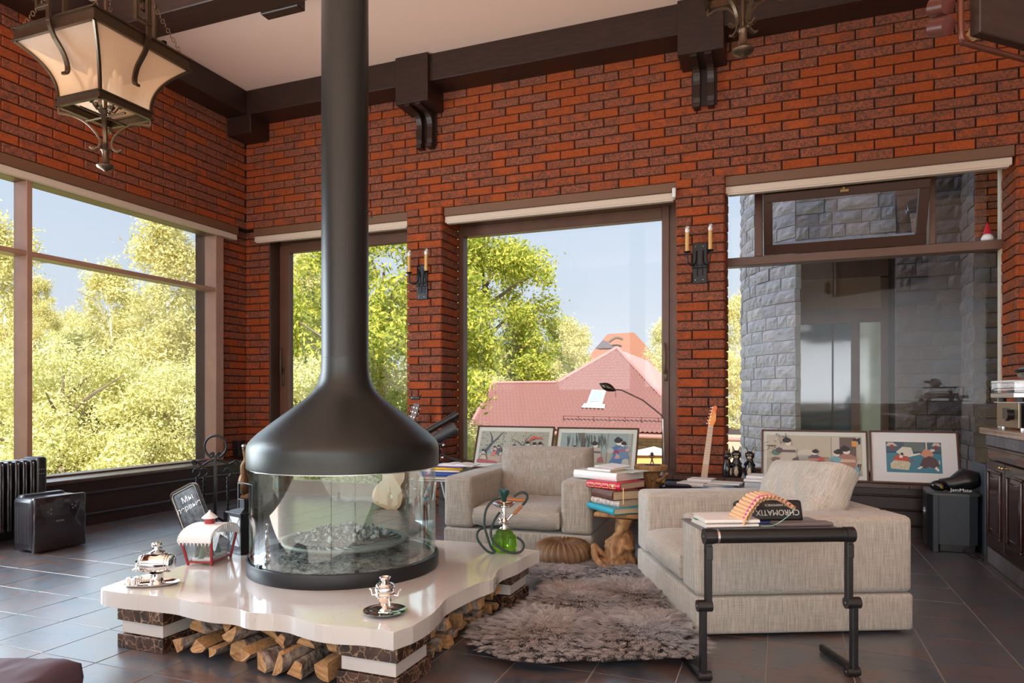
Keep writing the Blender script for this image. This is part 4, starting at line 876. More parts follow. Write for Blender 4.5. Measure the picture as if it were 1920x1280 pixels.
O('bowl', MB().lathe([(.008, .25), (.012, .255), (.012, .268), (.022, .285), (.026, .298), (.026, .312), (.022, .314), (.0, .305)], 28), mc('dark_green_clay', (.012, .06, .05), .2), t, smooth=50)
O('hose_port', MB().tube([(.012, 0, .148), (.028, -.004, .17), (.042, -.004, .186)], .006, 10).tube([(-.012, 0, .148), (-.028, 0, .168)], .007, 10), CHROME, t, smooth=60)
zz = lambda x, y, dy=0: ((x - 660) * .000387, dy, (1130 - y) * .000387)
HOSE = mc('hose_green', (.025, .045, .045), .6, bs=200, bst=.4)
def hose(pts): O('hose', MB().tube(catmull([zz(*p) for p in pts], 6), .0062, 10), HOSE, t, smooth=60)
hose([(625, 430, -.02), (520, 450, -.03), (430, 560, -.04), (405, 700, -.05), (410, 800, -.055), (440, 900, -.06), (490, 1040, -.07), (545, 1100, -.075)])
hose([(600, 620, -.01), (540, 700, -.04), (500, 800, -.06), (490, 880, -.07), (530, 980, -.078), (630, 1060, -.08), (740, 1105, -.08), (860, 1108, -.07), (915, 1050, -.06), (900, 990, -.04), (830, 940, -.02)])
hose([(600, 830, .05), (450, 820, .02), (350, 835, -.02), (310, 880, -.04), (320, 960, -.05), (400, 1060, -.06), (480, 1112, -.07), (545, 1105, -.075)])
hose([(790, 410, -.02), (860, 360, -.02), (925, 352, -.02), (965, 400, -.02), (945, 470, -.02), (900, 520, -.02)])
for a, b_ in (((892, 530, -.02), (785, 640, -.015)), ((705, 440, -.03), (930, 455, -.03))):
    A_, B_ = Vector(zz(*a)), Vector(zz(*b_)); O('wooden_grip', MB().tube([A_.lerp(B_, q / 10) for q in range(11)], [.006 + .0035 * (q % 2) for q in range(11)], 12), mc('orange_wood', (.42, .14, .03), .35), t, smooth=60)
# ---------------------------------------------------------------- hanging lanterns
def sidebar(m, p, w_=.010, d_=.018, T=None):
    """flat bar along a path in the x-z plane, width d_ in y"""
    P = [Vector((a, 0, b)) for a, b in p]; n = len(P); vs = []; fs = []
    for i in range(n):
        t_ = (P[min(i + 1, n - 1)] - P[max(i - 1, 0)]).normalized(); nn = Vector((-t_.z, 0, t_.x)) * w_ / 2
        for a, b in ((1, -1), (1, 1), (-1, 1), (-1, -1)): q = P[i] + nn * a; vs.append((q.x, b * d_ / 2, q.z))
    for i in range(n - 1):
        for k in range(4): fs.append((4 * i + k, 4 * i + (k + 1) % 4, 4 * i + 4 + (k + 1) % 4, 4 * i + 4 + k))
    fs += [(3, 2, 1, 0), (4 * n - 4, 4 * n - 3, 4 * n - 2, 4 * n - 1)]
    return m.add(vs, fs, 0, T)
def lantern(loc, lab, top):
    t = thing('hanging_lantern', lab, 'lantern', loc, 0, 'large bronze hanging lanterns')   # loc = bottom of finial
    zb, zt, wb_, wt = .317, .55, .136, .2565
    def w(z): q = (z - zb) / (zt - zb); return wb_ + (wt - wb_) * max(0, q) ** 2.3
    def band(hw, z0, z1, th): 
        m = MB()
        for s_ in (-1, 1): m.box(-hw, hw, s_ * hw - th / 2, s_ * hw + th / 2, z0, z1); m.box(s_ * hw - th / 2, s_ * hw + th / 2, -hw, hw, z0, z1)
        return m
    m = band(.2565, .555, .605, .006)
    for s_ in (-1, 1):
        for z0, z1, e_ in ((.548, .556, .008), (.603, .611, .008)): m.box(-.2645, .2645, s_ * .2565 - .010, s_ * .2565 + .010, z0, z1); m.box(s_ * .2565 - .010, s_ * .2565 + .010, -.2645, .2645, z0, z1)
    O('top_rim', m, BRONZE, t)
    m = band(.139, .284, .312, .006)
    for s_ in (-1, 1):
        for z0, z1 in ((.277, .285), (.310, .318)): m.box(-.147, .147, s_ * .139 - .009, s_ * .139 + .009, z0, z1); m.box(s_ * .139 - .009, s_ * .139 + .009, -.147, .147, z0, z1)
    O('lower_rim', m, BRONZE, t)
    zs = [zb + (zt - zb) * i / 14 for i in range(15)]
    for k in range(4):
        Rz = Matrix.Rotation(PI / 2 * k, 4, 'Z')
        vs = []; fs = []
        for i, z in enumerate(zs):
            for j in range(7): vs.append((w(z) - .003, -w(z) + 2 * w(z) * j / 6, z))
        for i in range(14):
            for j in range(6): a = i * 7 + j; fs.append((a, a + 1, a + 8, a + 7))
        O('glass_panel', MB().add(vs, fs, 0, Rz), LGLASS, t, smooth=180)
        O('corner_bar', MB().tube([Rz @ Vector((w(z), w(z), z)) for z in zs], .0085, 4), BRONZE, t)
        # upright bar with hooked scroll on each face
        pth = [(.262, 1.00), (.262, .60), (.262, .575)] + [(.262 - .075 * (1 - math.cos(R(a_))) , .575 - .13 * math.sin(R(a_))) for a_ in range(10, 91, 8)]
        e0 = pth[-1]; pth = [(.278, .95), (.278, .62), (.276, .585), (.268, .555), (.252, .525), (.232, .50), (.212, .475), (.198, .448), (.190, .42), (.190, .398), (.198, .384), (.212, .382)]
        pth = [(p.x, p.z) for p in catmull([(a_, 0, b_) for a_, b_ in pth], 3)]
        O('hooked_bar', sidebar(MB(), pth, .011, .022, T=Rz), BRONZE, t)
        key = [(.2575, .86), (.2575, .645), (.2575, .645)]
        m = MB()
        kb = [(-.012, .012, .645, .655), (-.075, -.012, .645, .657), (-.075, -.063, .655, .745), (-.075, -.028, .735, .747), (-.040, -.028, .69, .747), (-.055, -.028, .688, .70)]
        for y0, y1, z0, z1 in kb: m.rbox(.268, .288, y0, y1, z0, z1, .001, 1, T=Rz)
        O('key_ornament', m, BRONZE, t)
        pth = [(.190, .279), (.190, .252), (.182, .250), (.13, .245), (.085, .225), (.052, .195), (.032, .165), (.024, .135), (.032, .112), (.052, .104), (.066, .112)]
        pth = [(p.x, p.z) for p in catmull([(a_, 0, b_) for a_, b_ in pth], 3)]
        O('bottom_scroll', sidebar(MB(), pth, .008, .014, T=Matrix.Rotation(PI / 2 * k + PI / 4, 4, 'Z')), BRONZE, t)
        ch = MB()
        for q in range(28):
            f_ = q / 27; x = .25 * (1 - f_) + .02 * f_; z = .61 + .55 * f_
            ch.add(*[(lambda mm: (mm.v, mm.f))(MB().tube([(.0075 * math.cos(a_), 0, .011 * math.sin(a_)) for a_ in [2 * PI * u / 10 for u in range(10)]], .0026, 4, closed=True))][0], 0, Rz @ Matrix.Rotation(PI / 4, 4, 'Z') @ Matrix.Translation((x * 1.35, 0, z)) @ Matrix.Rotation(PI / 2 * (q % 2), 4, 'Z'))
        O('chain', ch, BRONZE, t)
    O('finial', MB().lathe([(0, 0), (.006, .001), (.010, .006), (.024, .012), (.036, .019), (.040, .026), (.036, .033), (.022, .039), (.016, .052), (.014, .085), (.017, .098), (.022, .102), (.018, .108), (.012, .112), (.008, .14), (.008, .27)], 28), BRONZE, t, smooth=40)
    O('centre_rod', MB().tube([(0, 0, .25), (0, 0, top)], .008, 10).tube([(-.13, 0, .262), (.13, 0, .262)], .005, 6).tube([(0, -.13, .262), (0, .13, .262)], .005, 6), BRONZE, t)
    for k in range(6):
        a = 2 * PI * k / 6; x, y = .062 * math.cos(a), .062 * math.sin(a)
        c = O('candle', MB().tube([(x, y, .335), (x, y, .43)], .011, 12), OFFW, t, smooth=50); O('drip_cup', MB().lathe([(.004, .315), (.014, .325), (.020, .335), (.018, .337)], 14, T=Matrix.Translation((x, y, 0))).tube([(x, y, .33), (x * .6, y * .6, .29), (0, 0, .30)], .004, 6), BRONZE, c)
        O('flame_bulb', MB().lathe([(.004, .43), (.010, .438), (.0125, .448), (.010, .462), (.003, .478), (0, .48)], 12, T=Matrix.Translation((x, y, 0))), PLASTW, c, smooth=180)
    return t
lantern((-3.018, 2.402, 2.087), 'large bronze hanging lantern with amber glass at the upper left', 4.12 - 2.087)
lantern((-.135, 2.71, 2.263), 'bronze hanging lantern of which only the lower scrolls and finial show at the top', 4.12 - 2.263)

# ---------------------------------------------------------------- wall sconces
def sconce(x, lab):
    t = thing('wall_sconce', lab, 'sconce', (x, 5.84, 1.94), 0, 'two-candle wall sconces')
    O('back_plate', MB().rbox(-.058, .058, -.014, 0, 0, .33, .004, 1), IRON, t)
    for a, b in ((-.035, .03), (.025, .03), (-.035, .30), (.025, .30)): O('bolt', MB().sphere((a, -.016, b), (.006, .004, .006), 8), BRASS, t, smooth=180)
    O('strap', MB().rbox(-.062, .062, -.03, -.014, .125, .145, .003, 1), IRON, t)
    for s_ in (-1, 1):
        pth = catmull([(s_ * .022, -.03, .07), (s_ * .022, -.032, .14), (s_ * .030, -.04, .125 + .02), (s_ * .045, -.06, .128), (s_ * .075, -.09, .145), (s_ * .088, -.10, .19), (s_ * .09, -.10, .235)], 6)
        arm = O('arm', MB().tube(catmull([(s_ * .026, -.025, .265), (s_ * .026, -.035, .20), (s_ * .036, -.055, .155), (s_ * .060, -.08, .140), (s_ * .084, -.095, .165), (s_ * .09, -.10, .235)], 7), .0058, 8), IRON, t, smooth=60)
        O('hanging_rod', MB().tube([(s_ * .02, -.036, .06), (s_ * .02, -.036, .16)], .0035, 6), IRON, t)
        c = O('candle_sleeve', MB().lathe([(.0, .245), (.016, .245), (.0155, .40), (0, .40)], 16, T=Matrix.Translation((s_ * .09, -.10, 0))), CANDLE, t, smooth=40)
        O('drip_pan', MB().lathe([(.006, .236), (.024, .240), (.030, .248), (.024, .247), (0, .245)], 18, T=Matrix.Translation((s_ * .09, -.10, 0))), IRON, c)
        O('bulb_socket', MB().lathe([(.0, .40), (.013, .40), (.018, .412), (.017, .428), (0, .43)], 16, T=Matrix.Translation((s_ * .09, -.10, 0))), PLASTW, c, smooth=40)
        O('bulb', MB().lathe([(.015, .428), (.0175, .44), (.014, .458), (.005, .472), (.0, .476)], 16, T=Matrix.Translation((s_ * .09, -.10, 0))), BULB, c, smooth=180)
sconce(-3.172, 'two-candle iron wall sconce on the brick pier right of the flue'); sconce(-.622, 'two-candle iron wall sconce on the brick pier left of the tilted window')

# ---------------------------------------------------------------- framed prints
PC = {}
def pc(c):
    if c not in PC: PC[c] = mc('ink_%02x%02x%02x' % tuple(int(v * 255) for v in c), c, .5)
    return PC[c]
FR = mc('picture_frame_wood', (.075, .025, .014), .35)
MAT = mc('picture_mat', (.60, .62, .55), .6); MATW = mc('picture_mat_white', (.66, .66, .65), .6)
def picture(lab, x0, x1, zb, zt, yb, yt, mat, mx, mz, shapes):
    W, H = x1 - x0, math.hypot(zt - zb, yt - yb); lean = math.atan2(yt - yb, zt - zb)
    t = thing('framed_print', lab, 'picture', ((x0 + x1) / 2, yb, zb), 0, 'framed prints leaning on the windows', rot=(-lean, 0, 0))
    f = .013; m = MB()
    for a, b, c, d in ((-W / 2, W / 2, 0, f), (-W / 2, W / 2, H - f, H), (-W / 2, -W / 2 + f, f, H - f), (W / 2 - f, W / 2, f, H - f)): m.rbox(a, b, -.012, .008, c, d, .002, 1)
    O('frame', m, FR, t); O('mat_board', MB().box(-W / 2 + f, W / 2 - f, -.003, .006, f, H - f), mat, t)
    w_, h_ = W - 2 * f - 2 * mx, H - 2 * f - 2 * mz; ox, oz = -w_ / 2, f + mz; mats = []; m = MB(); lay_ = 0
    for col, poly in shapes:
        if col not in mats: mats.append(col)
        y = -.0034 - .00008 * lay_; lay_ += 1
        m.add([(ox + u * w_, y, oz + v * h_) for u, v in poly], [tuple(range(len(poly)))], mats.index(col))
    pm = O('print', m, [pc(c) for c in mats], t); return t
def disc(u, v, r, ar=1.0, n=12, a0=0): return [(u + r * math.cos(2 * PI * k / n + a0), v + r * ar * math.sin(2 * PI * k / n + a0)) for k in range(n)]
def limb(pts, ws):
    L_, R_ = [], []
    for i, (x, y) in enumerate(pts):
        a = pts[max(0, i - 1)]; b = pts[min(len(pts) - 1, i + 1)]; dx, dy = b[0] - a[0], b[1] - a[1]; q = math.hypot(dx, dy) or 1
        L_.append((x - dy / q * ws[i], y + dx / q * ws[i])); R_.append((x + dy / q * ws[i], y - dx / q * ws[i]))
    return L_ + R_[::-1]
def lady(S, u, v, h, robe, robe2, sash, flip=1, ar=1.8):
    k = h * .5 / ar
    S.append((robe, [(u - k * .62, v), (u + k * .7, v), (u + k * .45, v + h * .35), (u + k * .5, v + h * .62), (u + k * .15, v + h * .74), (u - k * .15, v + h * .74), (u - k * .5, v + h * .6), (u - k * .3, v + h * .35)]))
    S.append((robe2, [(u + flip * k * .2, v), (u + flip * k * .72, v), (u + flip * k * .55, v + h * .3), (u + flip * k * .25, v + h * .2)]))
    S.append((sash, [(u - k * .42, v + h * .44), (u + k * .46, v + h * .44), (u + k * .42, v + h * .54), (u - k * .4, v + h * .54)]))
    S.append((robe2, disc(u - flip * k * .5, v + h * .52, k * .22, ar, 8)))
    S.append(((.72, .66, .55), disc(u, v + h * .81, k * .19, ar, 10))); S.append(((.02, .02, .025), disc(u - flip * .02 * h, v + h * .90, k * .26, ar * .75, 10))); S.append(((.02, .02, .025), disc(u - flip * .03 * h, v + h * .97, k * .12, ar, 8)))
SKIN = (.72, .66, .55); INK = (.03, .035, .04); CRM = (.42, .38, .29)
rng = random.Random(2)
# first: cherry tree scene
S1 = [((.36, .37, .30), [(0, 0), (1, 0), (1, 1), (0, 1)]), ((.22, .32, .31), [(.0, .42), (.5, .50), (1, .45), (1, .30), (.5, .33), (0, .25)]), ((.42, .33, .26), [(0, 0), (1, 0), (1, .25), (.4, .3), (0, .15)])]
S1 += [((.06, .075, .085), limb([(.03, .05), (.10, .35), (.17, .58), (.23, .72), (.33, .97)], [.035, .028, .022, .016, .008])), ((.06, .075, .085), limb([(.18, .62), (.17, .8), (.13, .97)], [.016, .012, .006])), ((.10, .12, .10), limb([(.66, .3), (.64, .55), (.56, .68), (.45, .78)], [.02, .018, .012, .006])), ((.10, .12, .10), limb([(.64, .5), (.68, .75), (.75, .92)], [.014, .01, .005])), ((.05, .05, .05), [(.338, 0), (.342, 0), (.342, 1), (.338, 1)]), ((.3, .16, .1), [(.662, 0), (.668, 0), (.668, 1), (.662, 1)])]
for k in range(110): S1.append((rng.choice(((.07, .12, .09), (.12, .14, .11), (.5, .42, .38), (.06, .08, .07))), disc(rng.uniform(.02, .98), rng.uniform(.35, .98), rng.uniform(.004, .011), 1.8, 5, rng.random())))
for u, v, h, c in ((.24, .22, .3, (.55, .16, .13)), (.30, .25, .3, (.12, .1, .12)), (.53, .25, .34, (.5, .45, .36)), (.72, .25, .44, (.3, .42, .4)), (.82, .24, .42, (.6, .25, .2)), (.90, .23, .44, (.2, .3, .38)), (.08, .1, .3, (.5, .4, .3))): lady(S1, u, v, h, c, (.5, .45, .36), (.05, .05, .06))
S1.append(((.60, .10, .07), limb([(.72, .70), (.80, .82), (.93, .76)], [.01, .045, .01]))); S1.append(((.45, .07, .09), [(0, .0), (.30, .0), (.27, .06), (0, .09)]))
picture('leftmost framed print with a dark leaning cherry tree', -2.552, -1.828, .395, .760, 5.60, 5.745, MAT, .030, .036, S1)
S2 = [((.27, .36, .35), [(0, 0), (1, 0), (1, 1), (0, 1)]), ((.33, .33, .28), [(0, 0), (1, 0), (1, .38), (.5, .42), (0, .36)])]
S2 += [((.13, .13, .115), limb([(.33, .2), (.34, .5), (.31, .72), (.28, 1)], [.035, .03, .035, .05]))]
for k in range(46):
    u = rng.choice((rng.uniform(.08, .45), rng.uniform(.46, .64))); v = rng.uniform(.8, 1); S2.append(((.07, .09, .08), limb([(u, v), (u + .01, v - .12), (u + rng.uniform(-.02, .02), v - rng.uniform(.2, .42))], [.003, .005, .002])))
S2 += [((.3, .17, .1), [(.655, 0), (.661, 0), (.661, 1), (.655, 1)]), ((.3, .17, .1), [(.328, 0), (.333, 0), (.333, 1), (.328, 1)]), ((.55, .53, .45), [(.945, .62), (.975, .62), (.975, .97), (.945, .97)])]
for k in range(6): S2.append((INK, [(.953, .66 + k * .05), (.968, .665 + k * .05), (.966, .69 + k * .05), (.955, .685 + k * .05)]))
lady(S2, .82, .05, .82, (.07, .17, .34), (.42, .45, .42), (.28, .05, .08)); lady(S2, .50, .12, .62, (.42, .36, .30), (.3, .12, .12), (.1, .1, .14)); lady(S2, .87, .25, .5, (.12, .22, .36), (.5, .3, .3), (.4, .1, .12), -1); lady(S2, .22, .1, .5, (.3, .3, .3), (.5, .5, .46), (.2, .06, .06)); lady(S2, .10, .1, .42, (.12, .13, .15), (.5, .5, .46), (.2, .06, .06))
for k in range(60): S2.append(((.62, .66, .62), disc(rng.random(), rng.uniform(.3, 1), .003, 1.8, 5)))
picture('framed print with blue-robed lady and hanging willow behind the back armchair', -1.806, -1.100, .395, .757, 5.60, 5.75, MAT, .030, .036, S2)
S3 = [((.47, .43, .33), [(0, 0), (1, 0), (1, 1), (0, 1)]), ((.40, .37, .30), [(0, .4), (.35, .5), (.68, .45), (.68, .1), (0, .05)]), ((.40, .27, .20), [(.62, .0), (.98, .0), (.98, .02), (.66, .42), (.52, .42)]), ((.28, .17, .11), [(.52, .42), (.66, .42), (.66, .45), (.52, .45)]), ((.13, .095, .085), [(.77, .36), (.94, .36), (.94, .97), (.77, .97)]), ((.36, .42, .36), [(.86, .12), (.94, .12), (.94, .36), (.86, .36)]), ((.50, .47, .40), [(.68, .35), (.77, .35), (.77, .97), (.68, .97)]), ((.22, .13, .09), [(.682, .35), (.688, .35), (.688, .97), (.682, .97)]), ((.02, .02, .03), [(.91, .86), (.985, .86), (.985, .94), (.91, .94)]), ((.02, .03, .07), [(.96, .80), (.985, .80), (.985, .96), (.96, .96)]), ((.62, .30, .07), [(.895, .74), (.95, .74), (.95, .88), (.895, .88)]), ((.05, .04, .04), [(.94, .1), (.97, .1), (.99, .3), (.95, .3)]), ((.42, .36, .28), [(.955, .14), (.96, .12), (.975, .28), (.97, .28)])]
for k in range(26):
    u, v = rng.uniform(.0, .22), rng.uniform(.55, .98); S3.append((rng.choice(((.14, .13, .1), (.60, .57, .48))), limb([(u, v), (u + rng.uniform(-.06, .07), v + rng.uniform(-.08, .1)), (u + rng.uniform(-.12, .12), v + rng.uniform(-.1, .1))], [.006, .005, .002])))
S3 += [((.10, .20, .17), disc(.10, .55, .05, 1.7, 9)), ((.20, .13, .09), disc(.10, .36, .055, 1.3, 7)), ((.56, .53, .44), disc(.42, .45, .10, 2.0, 14)), ((.10, .2, .15), disc(.43, .12, .05, 1.6, 8))]
for k in range(30): S3.append(((.2, .26, .22), limb([(.28 + k * .006, .35), (.27 + k * .008, .5)], [.0015, .001])))
lady(S3, .23, .25, .68, (.50, .45, .37), (.10, .08, .09), (.12, .09, .1)); lady(S3, .51, .14, .5, (.14, .10, .11), (.45, .07, .05), (.5, .2, .15), -1); lady(S3, .74, .03, .62, (.14, .36, .38), (.2, .38, .34), (.32, .14, .12), -1); lady(S3, .84, .02, .72, (.36, .18, .13), (.15, .35, .42), (.55, .4, .3))
picture('framed print of robed figures in a snowy garden behind the right armchair', -.149, .594, .390, .761, 5.69, 5.80, MAT, .026, .03, S3)
S4 = [((.045, .19, .26), [(0, 0), (1, 0), (1, 1), (0, 1)]), ((.06, .10, .13), [(0, .66), (1, .66), (1, 1), (0, 1)]), ((.12, .15, .15), [(.33, .70), (.70, .70), (.70, 1), (.33, 1)]), ((.02, .04, .06), [(0, .64), (1, .64), (1, .67), (0, .67)]), ((.5, .46, .38), [(0, .86), (.22, .86), (.13, .98), (.04, .98)]), ((.30, .03, .04), [(.08, .78), (.14, .78), (.14, .9), (.08, .9)]), ((.5, .46, .38), [(.83, .88), (1, .88), (.96, .98), (.87, .98)]), ((.30, .03, .04), [(.88, .78), (.93, .78), (.93, .9), (.88, .9)]), ((.55, .5, .42), [(.72, .68), (.75, .68), (.75, 1), (.72, 1)]),
      ((.55, .50, .36), [(.08, .12), (.40, .08), (.44, .30), (.36, .42), (.16, .42), (.07, .28)]), ((.45, .07, .04), [(.13, .40), (.42, .36), (.40, .56), (.24, .60), (.14, .5)]), ((.62, .60, .50), [(.18, .66), (.30, .84), (.46, .82), (.50, .60), (.40, .52), (.28, .56)]), (SKIN, [(.40, .50), (.62, .60), (.62, .65), (.42, .57)]), (INK, disc(.29, .60, .03, 1.7, 10)), (SKIN, disc(.27, .52, .035, 1.5, 10)),
      ((.55, .26, .16), [(.62, .60), (.70, .78), (.82, .74), (.86, .58), (.76, .48), (.66, .54)]), ((.60, .55, .47), disc(.84, .74, .045, 1.0, 10)), ((.085, .045, .05), [(.60, .22), (.66, .46), (.78, .56), (.90, .46), (.95, .24), (.84, .16), (.76, .22), (.70, .14)]), (SKIN, [(.55, .14), (.62, .22), (.66, .20), (.60, .12)]), (SKIN, [(.86, .16), (.92, .06), (.95, .1), (.90, .22)]), ((.35, .04, .05), [(.455, .30), (.475, .30), (.475, .44), (.455, .44)]), ((.55, .5, .42), [(.945, .30), (.965, .30), (.965, .42), (.945, .42)])]
for k in range(40): S4.append((rng.choice(((.25, .3, .12), (.5, .2, .1), (.7, .66, .5))), disc(rng.uniform(.12, .38), rng.uniform(.13, .36), .008, 1.6, 6)))
picture('framed print of two struggling men in a wide white mat beside the cabinet', .604, 1.172, .390, .766, 5.69, 5.80, MATW, .095, .070, S4)
# ---------------------------------------------------------------- left side objects
def loc_px(D, px): u = (px - 960) / F_; return ((-sA + cA * u) * D, (cA + sA * u) * D)
# oil radiator
t = thing('oil_radiator', 'black oil-filled radiator by the left window', 'radiator', (-4.98, 3.40, 0), 0)
for k in range(9):
    y = -.05 - k * .052
    O('fin', MB().rbox(-.065, .065, y - .018, y + .018, .09, .575, .012, 2).rbox(-.075, .075, y - .004, y + .004, .10, .56, .003, 1), mc('fin_black%d' % (k % 2), (.014, .012, .013), .18, coat=.5), t, smooth=50)
O('control_box', MB().rbox(-.08, .08, -.03, .045, .08, .59, .022, 3), BLACKP, t, smooth=50)
for z in (.50, .47):
    O('button_row', MB().box(-.05, .03, .0, .0, 0, 0).rbox(.0805, .0815, -.02, -.012, z, z + .004, .0004, 1).rbox(.0805, .0815, -.005, .003, z, z + .004, .0004, 1).rbox(.0805, .0815, .01, .018, z, z + .004, .0004, 1), SILVER, t)
for y in (-.42, .0): O('foot', MB().rbox(-.11, .11, y - .012, y + .012, .0, .03, .006, 1).tube([(0, y, .02), (0, y, .1)], .012, 8), BLACKP, t)
t = O('power_cable', MB().tube(catmull([(-4.93, 3.44, .06), (-4.85, 3.36, .012), (-4.83, 3.2, .006), (-4.75, 3.12, .006), (-4.68, 3.16, .006)], 8), .005, 6), BLACKP, smooth=60); tag(t, 'black power cable on the floor under the radiator', 'cable')
# air purifier
pa = math.atan2(3.382 - 3.058, .023)
t = thing('air_purifier', 'glossy black box-shaped air purifier standing in front of the left window casing', 'appliance', (-4.474, 3.058, .0), R(87))
W = .34
O('body', MB().rbox(.0, W, .03, .235, .012, .355, .03, 4), BLACKP, t, smooth=50); O('front_panel', MB().rbox(-.004, W + .004, -.0, .034, .006, .362, .012, 3), mc('gloss_panel', (.014, .009, .012), .12, coat=.6), t, smooth=50)
O('rear_cover', MB().rbox(.02, W - .02, .16, .24, .012, .372, .03, 4), BLACKP, t, smooth=50)
for x, z in ((.105, .275), (.085, .262), (.105, .250), (.245, .292), (.265, .28), (.25, .268)): O('touch_button', MB().tube([(x, -.001, z), (x, .001, z)], .0065, 14), mc('button_grey', (.10, .10, .11), .3), t)
O('display', MB().rbox(.135, .185, -.0012, .0, .285, .315, .0004, 1), mc('display_grey', (.04, .04, .045), .2), t)
text('logo', 'BORK', .016, SILVER, t, (.165, -.0015, .195), (R(90), 0, 0), sx=1.3)
for k in range(9): O('vent_slot', MB().box(-.0008, .0, .055 + k * .017, .060 + k * .017, .06, .30), mc('slot_grey', (.05, .045, .05), .4), t)
# speaker pair, plaque on the left pier
t = thing('wall_speaker', 'pair of small black cube speakers fixed on the brick corner pier', 'speaker', (-5.4, 5.80, .48), R(90))
O('upper_cube', MB().rbox(-.05, .045, -.10, -.02, .0, .085, .004, 2), BLACKP, t); O('lower_cube', MB().rbox(-.055, .035, -.11, -.03, -.085, -.003, .004, 2), BLACKP, t); O('wall_arm', MB().tube([(0, 0, 0), (0, -.04, 0)], .008, 8), BLACKP, t)
# bronze crane
x, y = loc_px(4.45, 458)
t = thing('crane_statue', 'bronze crane statue standing behind the black lantern', 'statue', (x, y, 0), R(21))
BR2 = mc('aged_bronze', (.11, .055, .022), .4, metal=.7, bs=40)
O('body', MB().sphere((0, 0, .46), (.038, .045, .075), 20).tube(catmull([(.0, 0, .50), (-.004, 0, .57), (.012, -.0, .61), (.004, 0, .66), (-.004, 0, .69)], 6), [.024 - .0006 * i for i in range(25)][:25], 12), BR2, t, smooth=180)
O('tail_feathers', MB().prism([(-.03, .38), (-.035, .30), (-.015, .34), (0, .29), (.012, .34), (.03, .31), (.03, .40)], -.012, .012, T=Matrix.Rotation(PI / 2, 4, 'X')), BR2, t)
O('head', MB().sphere((-.002, 0, .70), (.014, .02, .013), 14), SILVER, t, smooth=180); O('beak', MB().lathe([(.006, 0), (.0005, .05)], 8, T=Matrix.Translation((-.002, 0, .70)) @ Matrix.Rotation(R(150), 4, 'X')), BR2, t)
for s_ in (-1, 1): O('leg', MB().tube([(s_ * .012, 0, .40), (s_ * .014, 0, .21), (s_ * .012, 0, .02)], [.006, .0045, .004], 8), BR2, t)
O('base', MB().lathe([(0, 0), (.07, 0), (.07, .015), (.04, .025), (0, .025)], 20), BR2, t)
# fireplace tools
x, y = loc_px(5.2, 404)
t = thing('fireplace_tool_stand', 'wrought iron fireplace tool stand with a ring handle and twisted tools', 'tool stand', (x, y, 0), R(21.2))
k_ = 5.2 / 1305
zt = lambda px, py: ((px - 404) * k_, 1 + (748 - py) * k_)
O('post', MB().rbox(-.010, .010, -.010, .010, .05, .58, .002, 1), IRON, t)
ring = [((.082) * math.sin(R(a)), 0, .645 + .082 * math.cos(R(a))) for a in range(-150, 151, 10)]
O('ring_handle', MB().tube([(-.018, 0, .578), (-.03, 0, .566), (-.045, 0, .572)] + ring[0:] + [(.045, 0, .572), (.03, 0, .566), (.018, 0, .578)], .009, 8), IRON, t, smooth=60)
for s_ in (-1, 1): O('handle_scroll', MB().tube([(s_ * (.022 + .016 * (1 - q / 14) * math.cos(q * .6)), 0, .588 + .016 * (1 - q / 14) * math.sin(q * .6)) for q in range(13)], .006, 6), IRON, t, smooth=60)
for a in (20, 140, 260): O('foot', MB().tube(catmull([(0, 0, .12), (.05 * math.cos(R(a)), .05 * math.sin(R(a)), .09), (.11 * math.cos(R(a)), .11 * math.sin(R(a)), .02), (.14 * math.cos(R(a)), .14 * math.sin(R(a)), .012)], 5), .009, 6), IRON, t, smooth=60)
O('cross_bar', MB().tube(catmull([(-.16, 0, .515), (-.13, 0, .53), (-.10, 0, .505), (-.05, 0, .535), (0, 0, .545), (.06, 0, .535), (.10, 0, .515), (.13, 0, .53), (.16, 0, .54)], 5), .009, 6), IRON, t, smooth=60)
def twist(x, z0, z1, dy):
    m = MB()
    for ph in (0, PI): m.tube([(x + .006 * math.cos(q * .9 + ph), dy + .006 * math.sin(q * .9 + ph), z1 + (z0 - z1) * q / 26) for q in range(27)], .0062, 6)
    return m
for x_, zb_, dy in ((-.125, .18, -.03), (-.085, .16, .0), (.10, .17, -.02)):
    tl = O('hanging_tool', twist(x_, zb_, .42, dy), IRON, t, smooth=60)
    O('tool_hook', MB().tube([(x_ + .028 * math.cos(R(a)), dy, .455 + .03 * math.sin(R(a))) for a in range(-80, 200, 20)], .0065, 6), IRON, tl, smooth=60); O('tool_end', MB().rbox(x_ - .03, x_ + .03, dy - .008, dy + .008, zb_ - .12, zb_, .005, 1), IRON, tl)
for s_ in (-1, 1): O('arm_scroll', MB().tube([(s_ * (.155 + .022 * (1 - q / 20) * math.cos(q * .55)), -.01, .525 + .022 * (1 - q / 20) * math.sin(q * .55)) for q in range(18)], .006, 6), IRON, t, smooth=60)
